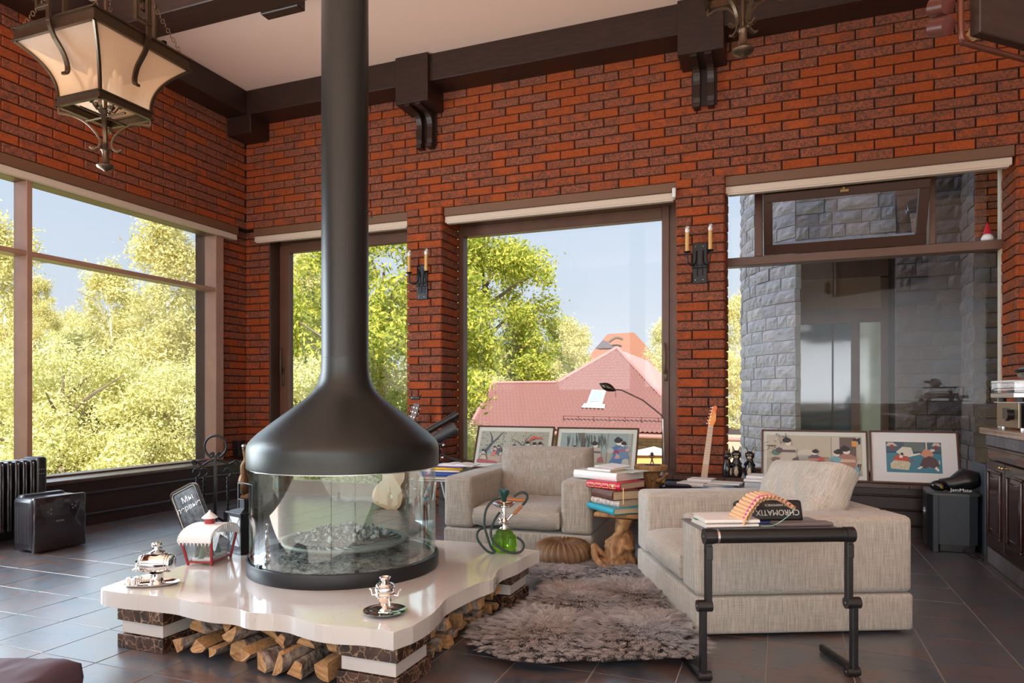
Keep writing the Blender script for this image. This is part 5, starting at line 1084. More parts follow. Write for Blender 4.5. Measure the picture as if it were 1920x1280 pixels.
# chalk sign
x, y = loc_px(5.0, 375)
t = thing('chalk_sign', 'dark rounded sign with white lettering leaning by the fireplace tools', 'sign', (x, y, .03), 0, rot=(R(-8), R(-27), R(14)))
O('board', MB().rbox(-.105, .105, -.008, .008, 0, .36, .03, 3), mc('chalk_black', (.012, .014, .018), .5, col2=(.12, .13, .14), vs=22), t, smooth=40)
m = MB(); o_ = [(-.10, .02), (.10, .02), (.10, .34), (-.10, .34)]
m.tube([(-.10, -.009, .03), (-.10, -.009, .33), (-.085, -.009, .352), (.085, -.009, .352), (.10, -.009, .33), (.10, -.009, .03), (.085, -.009, .01), (-.085, -.009, .01)], .004, 6, closed=True); O('rope_border', m, OFFW, t)
text('lettering', 'Мы', .062, WHITE, t, (0.01, -.0095, .275), (R(90), 0, 0)); text('lettering', 'первые', .056, WHITE, t, (.0, -.0095, .215), (R(90), 0, 0)); 
O('back_board', MB().rbox(-.115, .095, .012, .026, .005, .375, .03, 3), OFFW, t, smooth=40)
# black lantern on hearth
t = thing('black_lantern', 'square black metal candle lantern on the hearth left of the glass fireplace', 'lantern', (-2.50, 2.73, .2255), R(72))
m = MB(); s2, hh = .125, .20
# local: corner nearest camera at origin; faces run +x (away-left) and -y? built as a square box
for a in (0, 1):
    for b in (0, 1): m.rbox(a * (s2 - .012), a * (s2 - .012) + .012, b * (s2 - .012), b * (s2 - .012) + .012, 0, hh, .001, 1)
for z0, z1 in ((0, .04), (hh - .015, hh)): m.box(0, s2, 0, .005, z0, z1).box(0, s2, s2 - .005, s2, z0, z1).box(0, .005, 0, s2, z0, z1).box(s2 - .005, s2, 0, s2, z0, z1)
m.box(0, s2, 0, s2, 0, .006)
O('frame', m, BLACKM, t); O('right_panel', MB().box(.004, s2 - .004, .0005, .004, .03, hh - .01), BLACKM, t)
O('roof', MB().rbox(-.01, s2 + .01, -.01, s2 + .01, hh, hh + .008, .002, 1).add([(0, 0, hh + .008), (s2, 0, hh + .008), (s2, s2, hh + .008), (0, s2, hh + .008), (.035, .035, hh + .022), (.09, .035, hh + .022), (.09, .09, hh + .022), (.035, .09, hh + .022)], [(0, 1, 5, 4), (1, 2, 6, 5), (2, 3, 7, 6), (3, 0, 4, 7), (4, 5, 6, 7)]), BLACKM, t)
O('chimney', MB().rbox(.04, .085, .04, .085, hh + .02, hh + .065, .002, 1).rbox(.034, .091, .034, .091, hh + .063, hh + .070, .002, 1), BLACKM, t)
for q in ('x', 'y'):
    pass
O('pane', MB().box(.002, .0035, .012, s2 - .012, .04, hh - .015), mc('frosted_pane', (.62, .66, .68), .25), t)
O('wire_cross', MB().tube([(-.001, .012, .04), (-.001, s2 - .012, hh - .015)], .0014, 5).tube([(-.001, s2 - .012, .04), (-.001, .012, hh - .015)], .0014, 5), BLACKM, t)
O('handle', MB().tube([(.062, -.004, hh - .0), (.062, -.004, hh + .145), (.062, s2 + .004, hh + .145), (.062, s2 + .004, hh)], .007, 4), BLACKM, t)
# snow house lantern
t = thing('snow_house_lantern', 'small red framed house-shaped snow globe lantern with a snowy roof on the hearth', 'ornament', (-2.476, 2.516, .2255), R(105))
# local x runs away-right (long side), local y runs to the left (short side)
Lx, Ly, HH = .17, .115, .118
fl_ = lambda a, b, z: ((a - .5) * (Lx + (.06 * z / HH)) + Lx / 2, (b - .5) * (Ly + .03 * z / HH) + Ly / 2, z)
m = MB()
for a in (0, 1):
    for b in (0, 1): m.tube([fl_(a, b, .008), fl_(a, b, HH)], .0065, 4)
for b in (0, 1): m.tube([fl_(0, b, .014), fl_(1, b, .014)], .0055, 4)
for a in (0, 1): m.tube([fl_(a, 0, .014), fl_(a, 1, .014)], .0055, 4)
O('red_frame', m, RED, t)
for a in (0, 1):
    for b in (0, 1): O('ball_foot', MB().sphere(fl_(a, b, .006), .008, 10), RED, t, smooth=180)
def q4(p): return MB().add(p, [(0, 1, 2, 3)])
for pts_ in ([fl_(0, 0, .016), fl_(1, 0, .016), fl_(1, 0, HH), fl_(0, 0, HH)], [fl_(0, 1, .016), fl_(1, 1, .016), fl_(1, 1, HH), fl_(0, 1, HH)], [fl_(0, 0, .016), fl_(0, 1, .016), fl_(0, 1, HH), fl_(0, 0, HH)], [fl_(1, 0, .016), fl_(1, 1, .016), fl_(1, 1, HH), fl_(1, 0, HH)]): O('pane', q4(pts_), HAZEGLASS, t)
O('backdrop', MB().box(.01, Lx - .01, Ly - .03, Ly - .025, .02, HH), mc('night_blue', (.05, .10, .11), .6, col2=(.3, .38, .4), vs=40), t)
O('snow_ground', MB().rbox(.008, Lx - .008, .008, Ly - .01, .014, .034, .008, 2), SNOW, t)
for x_, y_, hgt in ((.05, .03, .07), (.13, .04, .055), (.02, .06, .06)):
    m = MB()
    for k in range(5): m.lathe([(.020 * (1 - k * .17), .03 + k * hgt / 6), (.001, .03 + (k + 2) * hgt / 6)], 8, T=Matrix.Translation((x_, y_, 0)))
    O('fir_tree', m, GREENP, t)
O('round_hill', MB().sphere((.05, .07, .035), (.03, .01, .05), 16), mc('hill_green', (.4, .55, .3), .7), t, smooth=180)
vs, fs = [], []; n = 16
for i in range(n + 1):
    a = PI * i / n; x_ = Lx / 2 - (Lx / 2 + .05) * math.cos(a); z_ = HH - .005 + .058 * math.sin(a) ** .8
    for y_ in (-.02, Ly + .02): vs += [(x_, y_, z_), (x_, y_, z_ + .010)]
for i in range(n): k = 4 * i; fs += [(k, k + 4, k + 6, k + 2), (k + 1, k + 3, k + 7, k + 5), (k, k + 1, k + 5, k + 4), (k + 2, k + 6, k + 7, k + 3)]
O('snowy_roof', MB().add(vs, fs), SNOW, t)
m = MB()
for i in range(22):
    a = PI * (i + .5) / 22; x_ = Lx / 2 - (Lx / 2 + .05) * math.cos(a); z_ = HH + .058 * math.sin(a) ** .8
    for y_ in (-.021, Ly + .021): m.lathe([(.0048, 0), (.0005, -.016 - .006 * (i % 3))], 6, T=Matrix.Translation((x_, y_, z_)))
for s_, x_ in ((0, -.05), (1, Lx + .05)):
    for k in range(9): m.lathe([(.005, 0), (.0005, -.02)], 6, T=Matrix.Translation((x_, -.015 + k * .018, HH)))
O('icicles', m, SNOW, t, kind='stuff')
O('cupola', MB().lathe([(0, HH + .05), (.024, HH + .05), (.024, HH + .09), (0, HH + .09)], 24, T=Matrix.Translation((Lx / 2, Ly / 2, 0))), RED, t, smooth=40)
O('cupola_roof', MB().lathe([(.035, HH + .088), (.036, HH + .092), (.018, HH + .108), (.006, HH + .118), (.005, HH + .124), (0, HH + .127)], 24, T=Matrix.Translation((Lx / 2, Ly / 2, 0))), SNOW, t, smooth=40)

# ---------------------------------------------------------------- telescope, tripod, books and guitar by the left pier
t = thing('spotting_scope', 'dark spotting scope on a silver-legged tripod beside the back armchair', 'telescope', (-2.62, 5.02, 0), R(21.2))
O('main_tube', MB().tube([(-.14, 0, .60), (.15, .02, .755)], [.042, .047], 24).tube([(.15, .02, .755), (.175, .022, .768)], .052, 24), mc('scope_grey', (.045, .05, .055), .4), t, smooth=40)
O('finder_tube', MB().tube([(-.10, .0, .715), (.05, .01, .80), (.14, .015, .852)], .026, 18).tube([(.13, .015, .845), (.185, .02, .878)], .031, 18), BLACKP, t, smooth=40)
O('tripod_head', MB().sphere((.03, 0, .58), .030, 12).tube([(.03, 0, .66), (.03, 0, .45)], .018, 12).rbox(-.01, .07, -.03, .03, .625, .65, .006, 2).tube([(.03, 0, .47), (.03, 0, .50)], .035, 14), BLACKM, t, smooth=50)
for q in ((-.01, -.03, .62), (.075, -.02, .63), (.0, -.03, .52), (.07, -.03, .53)): O('knob', MB().sphere(q, .012, 10), CHROME, t, smooth=180)
O('pan_handle', MB().tube([(.05, 0, .56), (.14, -.02, .52), (.16, -.02, .515)], .006, 8).tube([(.14, -.02, .52), (.23, -.03, .49)], .013, 10), BLACKM, t, smooth=50)
for ax, ay in ((-.03, -.26), (.10, .04), (-.20, .2)):
    lg = O('leg', MB().tube([(.03, 0, .46), (.03 + ax * .62, ay * .62, .19)], .0135, 12), SILVER, t, smooth=50); O('leg_lock', MB().tube([(.03 + ax * .58, ay * .58, .20), (.03 + ax * .75, ay * .75, .12)], .021, 10), BLACKP, lg, smooth=50); O('lower_leg', MB().tube([(.03 + ax * .7, ay * .7, .14), (.03 + ax, ay, .006)], .008, 8), BLACKM, lg)
t = thing('side_stand', 'small grey stand holding magazines left of the back armchair', 'stand', (-2.26, 4.60, 0), R(10))
O('top', MB().rbox(-.22, .12, -.12, .16, .405, .418, .004, 1), SILVER, t)
for a, b in ((-.2, -.1), (.1, -.1), (-.2, .14), (.1, .14)): O('leg', MB().tube([(a, b, .405), (a * 1.05, b * 1.05, 0)], .009, 8), BLACKM, t)
z = .4185
for lab, w_, d_, h_, cov, dx, dy, ro in (('white magazine at the bottom of the pile left of the back armchair', .30, .22, .010, WHITE, -.2, -.12, 0), ('thin cream magazine low in the pile left of the back armchair', .30, .22, .008, mc('cream_cov', (.6, .5, .35), .5), -.19, -.115, 3),
      ('thick blue book in the pile left of the back armchair', .30, .23, .032, BLUE, -.2, -.11, 1), ('white and red book above the blue book', .29, .22, .014, mc('redwhite_cov', (.6, .3, .25), .4, col2=(.7, .7, .7), vs=12), -.19, -.1, -4), ('yellow and red book near the top of the pile', .24, .2, .018, YEL, -.13, -.09, 4), ('purple book near the top of the pile', .26, .2, .012, PURP, -.15, -.07, -8)):
    book('book', lab, w_, d_, h_, cov, PAGESW, (-2.26 + dx, 4.60 + dy, z), R(10 + ro), hard=False); z += h_ + .0006
t = thing('open_book', 'open book lying face up on the pile left of the back armchair', 'book', (-2.22, 4.62, z), R(6))
for s_ in (-1, 1):
    vs = [(s_ * .15 * k / 6, y_, .004 + .014 * math.sin(PI * min(1, (k + .5) / 5)) * (1 - k / 8)) for y_ in (-.09, .1) for k in range(7)]
    O('page_block', MB().add(vs + [(s_ * .0, -.09, 0), (s_ * .15, -.09, 0), (s_ * .15, .1, 0), (0, .1, 0)], [(k, k + 1, k + 8, k + 7) for k in range(6)] + [(14, 15, 16, 17)] + [tuple(range(7)) + (15, 14)]), WHITE, t, smooth=60)
def guitar(name, lab, loc, rot, headcol, neckcol, body, acoustic):
    t = thing(name, lab, 'guitar', loc, 0, None, rot=rot); t.scale = (.895,) * 3 if not acoustic else (.925,) * 3
    if acoustic: hs_ = [(-.024, 0), (.024, 0), (.036, .10), (.032, .175), (.012, .185), (0, .178), (-.012, .185), (-.032, .175), (-.036, .10)]
    else: hs_ = [(-.020, 0), (-.028, .04), (-.020, .09), (-.012, .14), (-.004, .175), (.012, .19), (.03, .185), (.036, .165), (.028, .14), (.034, .10), (.038, .06), (.026, .02), (.018, 0)]
    O('headstock', MB().prism(hs_, -.008, .008, T=Matrix.Translation((0, 0, .90)) @ Matrix.Rotation(PI / 2, 4, 'X')), headcol, t)
    nk = O('neck', MB().add([(-.028, -.008, .38), (.028, -.008, .38), (.022, -.008, .90), (-.022, -.008, .90), (-.024, .010, .38), (.024, .010, .38), (.018, .012, .90), (-.018, .012, .90)], [(0, 1, 2, 3), (4, 7, 6, 5), (0, 4, 5, 1), (1, 5, 6, 2), (2, 6, 7, 3), (3, 7, 4, 0)]), neckcol, t)
    for k in range(14): zf = .90 - .52 * (1 - 2 ** (-k / 9.)); O('fret', MB().box(-.023, .023, -.0095, -.008, zf, zf + .0018), SILVER, nk)
    O('nut', MB().box(-.022, .022, -.011, -.006, .896, .902), OFFW, nk)
    for k in range(6):
        if acoustic: px_, pz_ = (-1 if k < 3 else 1) * .045, .94 + (k % 3) * .048
        else: px_, pz_ = -.034 + .0032 * k, .925 + k * .029
        O('tuning_peg', MB().sphere((px_, 0, pz_), (.008, .006, .006), 8).tube([(px_, 0, pz_), (px_ * .55, -.004, pz_)], .003, 6).tube([(px_ * .35, -.016, pz_), (px_ * .35, .0, pz_)], .0045, 8), CHROME, t, smooth=60)
    bo = [(0, 0), (.12, .01), (.17, .09), (.15, .19), (.11, .25), (.125, .33), (.10, .40), (.03, .41), (-.03, .41), (-.10, .40), (-.125, .33), (-.11, .25), (-.15, .19), (-.17, .09), (-.12, .01)]
    O('body', MB().prism([(p.x, p.y) for p in catmull([(a, b, 0) for a, b in bo], 4)], -.045 if acoustic else -.02, .045 if acoustic else .02, T=Matrix.Rotation(PI / 2, 4, 'X')), body, t, smooth=50)
    return t
guitar('electric_guitar', 'electric guitar with an orange headstock leaning on the right brick pier', (-.605, 5.50, 0), (R(-12), R(6), 0), mc('flame_orange', (.75, .12, .02), .25, col2=(.85, .35, .05), vs=12, coat=.5), mc('maple_neck', (.52, .36, .24), .5), mc('orange_body', (.6, .1, .02), .2), False)
guitar('acoustic_guitar', 'acoustic guitar with a dark headstock leaning on the left brick pier behind the hood', (-3.39, 5.54, 0), (R(-9), R(14), R(0)), mc('dark_head', (.10, .04, .02), .4), mc('ebony_neck', (.03, .02, .018), .5), mc('spruce', (.5, .25, .1), .3), True)
t = thing('guitar_capo', 'black capo clamped on top of the dark guitar headstock', 'capo', (-3.14, 5.63, 1.005), R(10)); O('jaw', MB().tube(catmull([(-.035, 0, .01), (-.03, 0, .04), (-.035, 0, .07)], 5), .005, 6).rbox(-.04, .05, -.01, .01, -.01, .02, .006, 2), BLACKP, t, smooth=60); O('lever', MB().tube([(.04, 0, .01), (.06, 0, .035)], .006, 6), BLACKP, t)
# ---------------------------------------------------------------- reading lamp, low table and papers
t = thing('reading_lamp', 'bent chrome reading lamp with a small dark leaf-shaped head', 'lamp', (-.845, 5.30, 0), 0)
k2 = 5.15 / 1305
pp = [(1247, 905), (1245, 860), (1243, 785), (1240, 778), (1228, 768), (1205, 750), (1180, 738), (1165, 731), (1152, 730)]
def lp(px, py, Y): u = (px - 960) / F_; rx, ry = -sA + cA * u, cA + sA * u; s_ = Y / ry; return Vector((rx * s_ + .845, Y - 5.30, 1 + (748 - py) / F_ * s_))
O('pole', MB().tube([(lp(1247, 905, 5.3).x, 0, .02)] + [lp(a, b, 5.3) for a, b in pp[:3]], .005, 10), CHROME, t, smooth=60)
O('bent_arm', MB().tube([lp(a, b, 5.3) for a, b in pp[2:]], .0055, 10), mc('bronze_arm', (.10, .06, .05), .3, metal=.6), t, smooth=60)
h0, h1 = lp(1154, 731, 5.3), lp(1124, 718, 5.3); hd = [h0.lerp(h1, q / 8) for q in range(9)]
O('lamp_head', MB().tube([(p.x, p.y, p.z - .004) for p in hd], [.006, .016, .024, .030, .032, .030, .024, .014, .004], 14), mc('lamp_head_metal', (.06, .05, .04), .2, metal=.8), t, smooth=60)
O('switch_pin', MB().tube([h0 + Vector((0, 0, 0)), h0 + Vector((.002, 0, -.055))], .0018, 5), BLACKM, t)
O('lamp_base', MB().lathe([(0, 0), (.07, 0), (.07, .012), (.02, .02), (0, .02)], 28, T=Matrix.Translation((lp(1247, 905, 5.3).x, 0, 0))), CHROME, t, smooth=40)
t = thing('low_table', 'low dark table covered with papers behind the right armchair', 'table', (-.40, 5.36, 0), 0)
O('table_top', MB().rbox(-.42, .44, -.24, .06, .335, .362, .005, 1), DWOOD, t)
for a in (-.28, .40):
    for b in (-.2, .03): O('leg', MB().rbox(a - .02, a + .02, b - .02, b + .02, 0, .335, .003, 1), DWOOD, t)
z = .3625
for lab, x_, y_, w_, d_, h_, cov, ro in (('dark blue folder at the left end of the low table', -.80, 5.16, .22, .16, .02, mc('navy', (.03, .04, .08), .5), 4), ('white book left of the paper pile on the low table', -.72, 5.2, .20, .15, .03, WHITE, -14), ('second white book with red marker on the low table', -.66, 5.32, .18, .14, .045, WHITE, -10),
     ('blue-edged magazine under the papers on the low table', -.56, 5.15, .26, .2, .012, mc('blue_mag', (.15, .3, .5), .4, col2=(.7, .7, .7), vs=10), -6), ('grey box file at the right end of the low table', -.245, 5.14, .25, .22, .055, mc('grey_box', (.38, .42, .46), .6), -4)):
    book('book', lab, w_, d_, h_, cov, PAGESW, (x_, y_, z), R(ro))
book('book', 'open white catalogue on the paper pile', .25, .19, .010, WHITE, PAGESW, (-.57, 5.17, z + .0135), R(8), hard=False); book('book', 'white brochure lying over the open catalogue', .22, .16, .012, WHITE, PAGESW, (-.50, 5.19, z + .025), R(-9), hard=False)
book('book', 'big white art book on the grey box file', .24, .22, .020, WHITE, PAGESW, (-.25, 5.14, z + .0565), R(-7), hard=False); book('book', 'top white art book on the grey box file pile', .23, .2, .022, WHITE, PAGESW, (-.235, 5.16, z + .0775), R(-10), hard=False)
t = O('tape_roll', MB().tube([(0, 0, .02), (.03, 0, .02)], .019, 18), YEL, smooth=40); t.location = (-.835, 5.14, z + .0205); t.rotation_euler = (0, 0, R(15)); tag(t, 'yellow tape roll at the left end of the low table', 'tape')
for k, (px_, ro, hh_, lab) in enumerate(((-.385, 55, .25, 'black wooden cat figurine seen from the side, leftmost of three'), (-.335, 0, .27, 'middle black wooden cat figurine with a cream belly'), (-.235, -4, .265, 'right-hand black wooden cat figurine holding its chin'))):
    t = thing('cat_figurine', lab, 'figurine', (px_ + (0 if k else -.02), 5.77, .386), R(ro), 'black wooden cat figurines'); s_ = hh_ / .27; CB = mc('cat_black%d' % k, (.016, .014, .015), .22, coat=.3); CC = mc('cat_cream%d' % k, (.60, .48, .32), .4)
    T = Matrix.Scale(s_, 4)
    O('body', MB().lathe([(0, 0), (.036, 0), (.042, .02), (.044, .06), (.036, .10), (.026, .135), (.022, .15), (0, .155)], 24, T=T), CB, t, smooth=60)
    hd = O('head', MB().sphere((0, -.004, .175), (.036, .030, .036), 18, T=T), CB, t, smooth=180)
    for q in (-1, 1):
        O('ear', MB().add([(q * .008, 0, .20), (q * .036, 0, .185), (q * .030, -.002, .25), (q * .022, .012, .20)], [(0, 1, 2), (1, 3, 2), (3, 0, 2)], T=T), CB, hd); O('inner_ear', MB().add([(q * .016, -.006, .203), (q * .033, -.006, .193), (q * .029, -.006, .236)], [(0, 1, 2)], T=T), CC, hd)
        O('paw', MB().tube([(q * .036, -.018, .10), (q * .028, -.042, .115), (q * .008, -.04, .14)] if k == 2 else [(q * .034, -.018, .11), (q * .024, -.04, .09), (q * .006, -.042, .105)], [.010, .010, .008], 10, T=T), CB, t, smooth=60)
        O('eye', MB().sphere((q * .014, -.032, .182), (.006, .003, .0035), 8, T=T), CC, hd)
    O('belly', MB().sphere((0, -.026, .045), (.022, .022, .045), 14, T=T), CC, t, smooth=180); O('muzzle', MB().sphere((0, -.026, .160), (.018, .014, .013), 12, T=T), CC, hd, smooth=180); O('nose', MB().sphere((0, -.041, .166), (.005, .003, .003), 8, T=T), CB, hd)
# small white basket behind armchair
t = O('white_basket', MB().lathe([(.0, 0), (.08, 0), (.10, .06), (.104, .10), (.098, .10), (.09, .05), (0, .01)], 24, T=Matrix.Diagonal((1.1, .7, 1, 1))), PLASTW, smooth=50); t.location = (-2.02, 5.62 + .0, .386); tag(t, 'small white oval basket on the sill beside the back armchair', 'basket')
t.location = (-2.08, 5.35, .34); 
t2 = thing('small_dark_stand', 'low dark stand holding the white basket behind the back armchair', 'stand', (-2.08, 5.35, 0)); O('top', MB().rbox(-.14, .14, -.1, .1, .32, .339, .004, 1), DWOOD, t2)
for a in (-.12, .12):
    for b in (-.08, .08): O('leg', MB().rbox(a - .012, a + .012, b - .012, b + .012, 0, .32, .002, 1), DWOOD, t2)
# gnome
t = thing('gnome_doll', 'tiny gnome doll with a red pointed hat and white beard on the right window transom', 'doll', (1.452, 6.225, 2.2005), 0)
O('beard', MB().lathe([(0, 0), (.038, .002), (.042, .02), (.032, .04), (.018, .055), (0, .058)], 18), SNOW, t, smooth=180); O('hat', MB().lathe([(.030, .048), (.027, .065), (.018, .095), (.008, .125), (.0, .142)], 18), mc('hat_red', (.5, .01, .02), .7), t, smooth=60)

# ---------------------------------------------------------------- subwoofer, bag, cabinet and hi-fi at the right
t = thing('subwoofer', 'dark grey subwoofer with curved sides beside the cabinet', 'speaker', (.925, 5.25, 0), R(-3))
SUBM = mc('sub_vinyl', (.045, .058, .07), .5, bs=80)
pr = [(0, 0), (.0, .02)] + [(-.03 - .0 * a, .02 + .0 * a) for a in ()] + [(-.028, .06), (-.03, .20), (-.01, .33), (.25, .36)] 
O('side_cabinet', MB().prism([(.03, 0), (.20, .0), (.25, .03), (.262, .08), (.26, .34), (.03, .36)], .055, .372), SUBM, t, smooth=30)
O('front_post', MB().rbox(0, .03, -.004, .03, 0, .38, .003, 1), SUBM, t); O('top_cap', MB().prism([(-.03, .10), (0, -.008), (.20, -.008), (.262, .03), (.262, .36), (-.02, .36)], .372, .385), mc('sub_top', (.085, .10, .10), .45), t)
O('woofer_grille', MB().prism([(.0, .03), (-.028, .08), (-.028, .30), (.0, .35), (.03, .35), (.03, .03)], .02, .372), BLACKP, t); O('port_badge', MB().lathe([(0, 0), (.03, 0), (.02, .01), (0, .012)], 16, T=Matrix.Translation((-.028, .19, .24)) @ Matrix.Rotation(-PI / 2, 4, 'Y')), SILVER, t); O('base', MB().rbox(.04, .24, .04, .33, 0, .055, .004, 1), BLACKP, t)
t = thing('gear_bag', 'black padded gear bag with white JamMate lettering on the subwoofer', 'bag', (1.03, 5.34, .386), R(-6))
m = noisy_tube([(-.075, .03, .035), (-.045, .03, .04), (.02, .04, .05), (.09, .05, .075), (.14, .05, .07), (.16, .06, .05)], [.02, .038, .045, .075, .075, .04], 22, .3, 14, 5)
m.v = [(x_, y_, max(.001, z_)) for x_, y_, z_ in m.v]; O('bag_body', m, mc('bag_black', (.010, .010, .011), .35), t, smooth=180)
O('side_pocket', MB().sphere((-.055, -.0, .038), (.055, .03, .037), 18), mc('patent_black', (.008, .008, .009), .12), t, smooth=180); O('yellow_emblem', MB().rbox(-.05, -.035, -.033, -.030, .038, .041, .001, 1).rbox(-.05, -.045, -.033, -.03, .026, .041, .001, 1).rbox(-.05, -.035, -.033, -.03, .026, .029, .001, 1), YEL, t); text('lettering', 'JamMate', .030, WHITE, t, (.065, -.031, .018), (R(86), 0, 0), sx=1.15)
t = O('floor_cable', MB().tube(catmull([(1.10, 5.30, .02), (1.12, 5.12, .006), (1.16, 5.07, .006), (1.15, 5.2, .006)], 6), .004, 6), BLACKP, smooth=60); tag(t, 'thin black cable on the floor between subwoofer and cabinet', 'cable')
# cabinet
t = thing('sideboard_cabinet', 'dark panelled wooden sideboard with brass knobs at the right edge', 'cabinet', (1.18, 5.04, 0), R(-90))
# local x runs toward the camera along the front, local y goes into the cabinet
CW = mc('cabinet_wood', (.028, .009, .008), .25, col2=(.05, .018, .014), vs=8, stretch=(8, 8, 1), coat=.3)
O('carcass', MB().box(0, 2.4, .02, .60, .10, .715).box(0, 2.4, -.0, .02, .64, .705).rbox(-.004, 2.4, -.012, .02, .70, .716, .003, 1).rbox(0, 2.4, -.008, .02, .10, .125, .003, 1), CW, t)
for k in range(6):
    x0 = .02 + .38 * k
    d_ = O('door', MB().rbox(x0, x0 + .36, -.014, .006, .13, .632, .003, 1), CW, t)
    m = MB()
    for a, b, c, d in ((x0 + .05, x0 + .31, .185, .20), (x0 + .05, x0 + .31, .565, .58), (x0 + .05, x0 + .065, .2, .565), (x0 + .295, x0 + .31, .2, .565)): m.rbox(a, b, -.026, -.012, c, d, .006, 2)
    m.rbox(x0 + .09, x0 + .27, -.020, -.012, .225, .54, .006, 1); O('raised_panel', m, CW, d_, smooth=40)
    O('knob', MB().sphere((x0 + (.345 if k % 2 == 0 else .015), -.03, .61), .009, 12).tube([(x0 + (.345 if k % 2 == 0 else .015), -.03, .61), (x0 + (.345 if k % 2 == 0 else .015), -.012, .61)], .004, 8), BRASS, d_, smooth=60)
for k in range(11):
    O('plinth_stone', MB().rbox(.22 * k, .22 * k + .216, -.004, .05, 0, .098, .004, 1), STONEP, t)
rn = random.Random(6)
for k in range(26):
    O('strip_stone', MB().rbox(.092 * k - .01, .092 * k + .08, -.006 - rn.random() * .006, .5, .718, .782, .004, 1), STONEP, t)
t = O('countertop', MB().rbox(1.165, 1.9, 2.6, 5.18, .784, .822, .004, 2), mc('counter_tan', (.42, .27, .18), .2, col2=(.36, .22, .15)), smooth=50); tag(t, 'light brown stone worktop on the dark sideboard', 'worktop')
t = thing('stereo_amplifier', 'champagne gold stereo amplifier with a large black knob on the worktop', 'amplifier', (1.24, 5.10, .8225), R(-90))
AMP = mc('champagne_metal', (.26, .20, .13), .35, metal=.6)
O('case', MB().rbox(0, .42, .012, .30, .014, .155, .003, 1), BLACKP, t); O('front_panel', MB().rbox(-.003, .423, 0, .014, .012, .160, .003, 1), AMP, t); O('display', MB().rbox(.12, .26, -.002, 0, .06, .125, .001, 1), BLACKP, t)
O('volume_knob', MB().tube([(.325, 0, .088), (.325, -.035, .088)], .030, 24), BLACKP, t, smooth=40); O('small_knob', MB().tube([(.25, 0, .06), (.25, -.02, .06)], .010, 14), BLACKP, t, smooth=40)
for a in (.03, .39): O('foot', MB().tube([(a, .03, 0), (a, .03, .014)], .014, 12), SILVER, t)
t = thing('turntable', 'silver turntable under a clear dust cover above the amplifier', 'turntable', (1.22, 5.16, .985), R(-90))
for a in (.05, .40):
    for b in (.05, .30): O('foot', MB().tube([(a, b, -.002), (a, b, .022)], .022, 14), BLACKP, t)
O('plinth', MB().rbox(0, .47, 0, .36, .022, .052, .004, 2), SILVER, t); O('dust_cover', MB().box(.004, .466, .004, .356, .053, .115), glassmat('acrylic', (.95, .97, .97), .10), t); O('platter', MB().lathe([(0, .055), (.145, .055), (.148, .062), (.145, .070), (0, .070)], 40, T=Matrix.Translation((.22, .18, 0))), BLACKP, t, smooth=40)
O('tonearm', MB().tube([(.42, .30, .09), (.40, .12, .085), (.34, .09, .075)], .004, 8).sphere((.42, .30, .085), .018, 10), CHROME, t, smooth=60)
t = O('turntable_shelf', MB().rbox(1.23, 1.62, 4.55, 5.13, .9785, .983, .002, 1), WHITE); tag(t, 'thin white board between amplifier and turntable', 'board')
t = O('magazine', MB().rbox(-.12, .16, -.12, .14, 0, .012, .002, 1), WHITE); t.location = (1.36, 5.02, 1.1005); t.rotation_euler = (0, 0, R(10)); tag(t, 'white magazines on top of the turntable cover', 'magazine')
t = thing('headphones', 'silver and black headphones on top of the turntable', 'headphones', (1.36, 4.86, 1.155), R(-80))
O('ear_cup', MB().tube([(-.10, 0, 0), (-.06, 0, 0)], [.040, .036], 22), SILVER, t, smooth=50); O('ear_cup', MB().tube([(.05, .02, 0), (.09, .02, 0)], [.036, .040], 22), BLACKP, t, smooth=50); O('headband', MB().tube(catmull([(-.09, .0, .0), (-.08, -.05, .01), (.0, -.08, .01), (.08, -.04, .01), (.09, .02, 0)], 5), .010, 8), BLACKM, t, smooth=50)
rn = random.Random(3); xx = 4.655
cols = [mc('rec%d' % k, c, .5) for k, c in enumerate(((.25, .45, .55), (.62, .58, .48), (.7, .68, .6), (.5, .62, .65), (.68, .6, .5), (.75, .74, .7)))]
for k in range(10):
    th = rn.uniform(.009, .014); xx -= th + .0006
    t = O('record_sleeve', MB().rbox(1.26, 1.45, xx, xx + th, .8225, .96 + rn.uniform(-.01, .012), .0015, 1), cols[k % 6]); tag(t, '%s record sleeve counted from the amplifier on the worktop' % ORD[k], 'record', 'record sleeves on the worktop')
t = thing('shelf_loudspeaker', 'wooden bookshelf loudspeaker with a round cone on the worktop', 'speaker', (1.235, 4.50, .8225), R(-90))
O('cabinet', MB().rbox(0, .17, 0, .22, .012, .150, .004, 1), mc('walnut', (.12, .055, .04), .35), t); O('cone_ring', MB().lathe([(.035, 0), (.05, .002), (.056, .006), (.05, .010), (.044, .006)], 30, T=Matrix.Translation((.085, -.001, .078)) @ Matrix.Rotation(PI / 2, 4, 'X')), SILVER, t, smooth=50); O('cone', MB().lathe([(0, .008), (.01, .006), (.012, -.008), (.045, .004)], 30, T=Matrix.Translation((.085, -.002, .078)) @ Matrix.Rotation(PI / 2, 4, 'X')), mc('cone_grey', (.12, .12, .13), .4), t, smooth=50); O('tweeter', MB().tube([(.025, .0, .125), (.025, -.006, .125)], .010, 14), PLASTW, t)
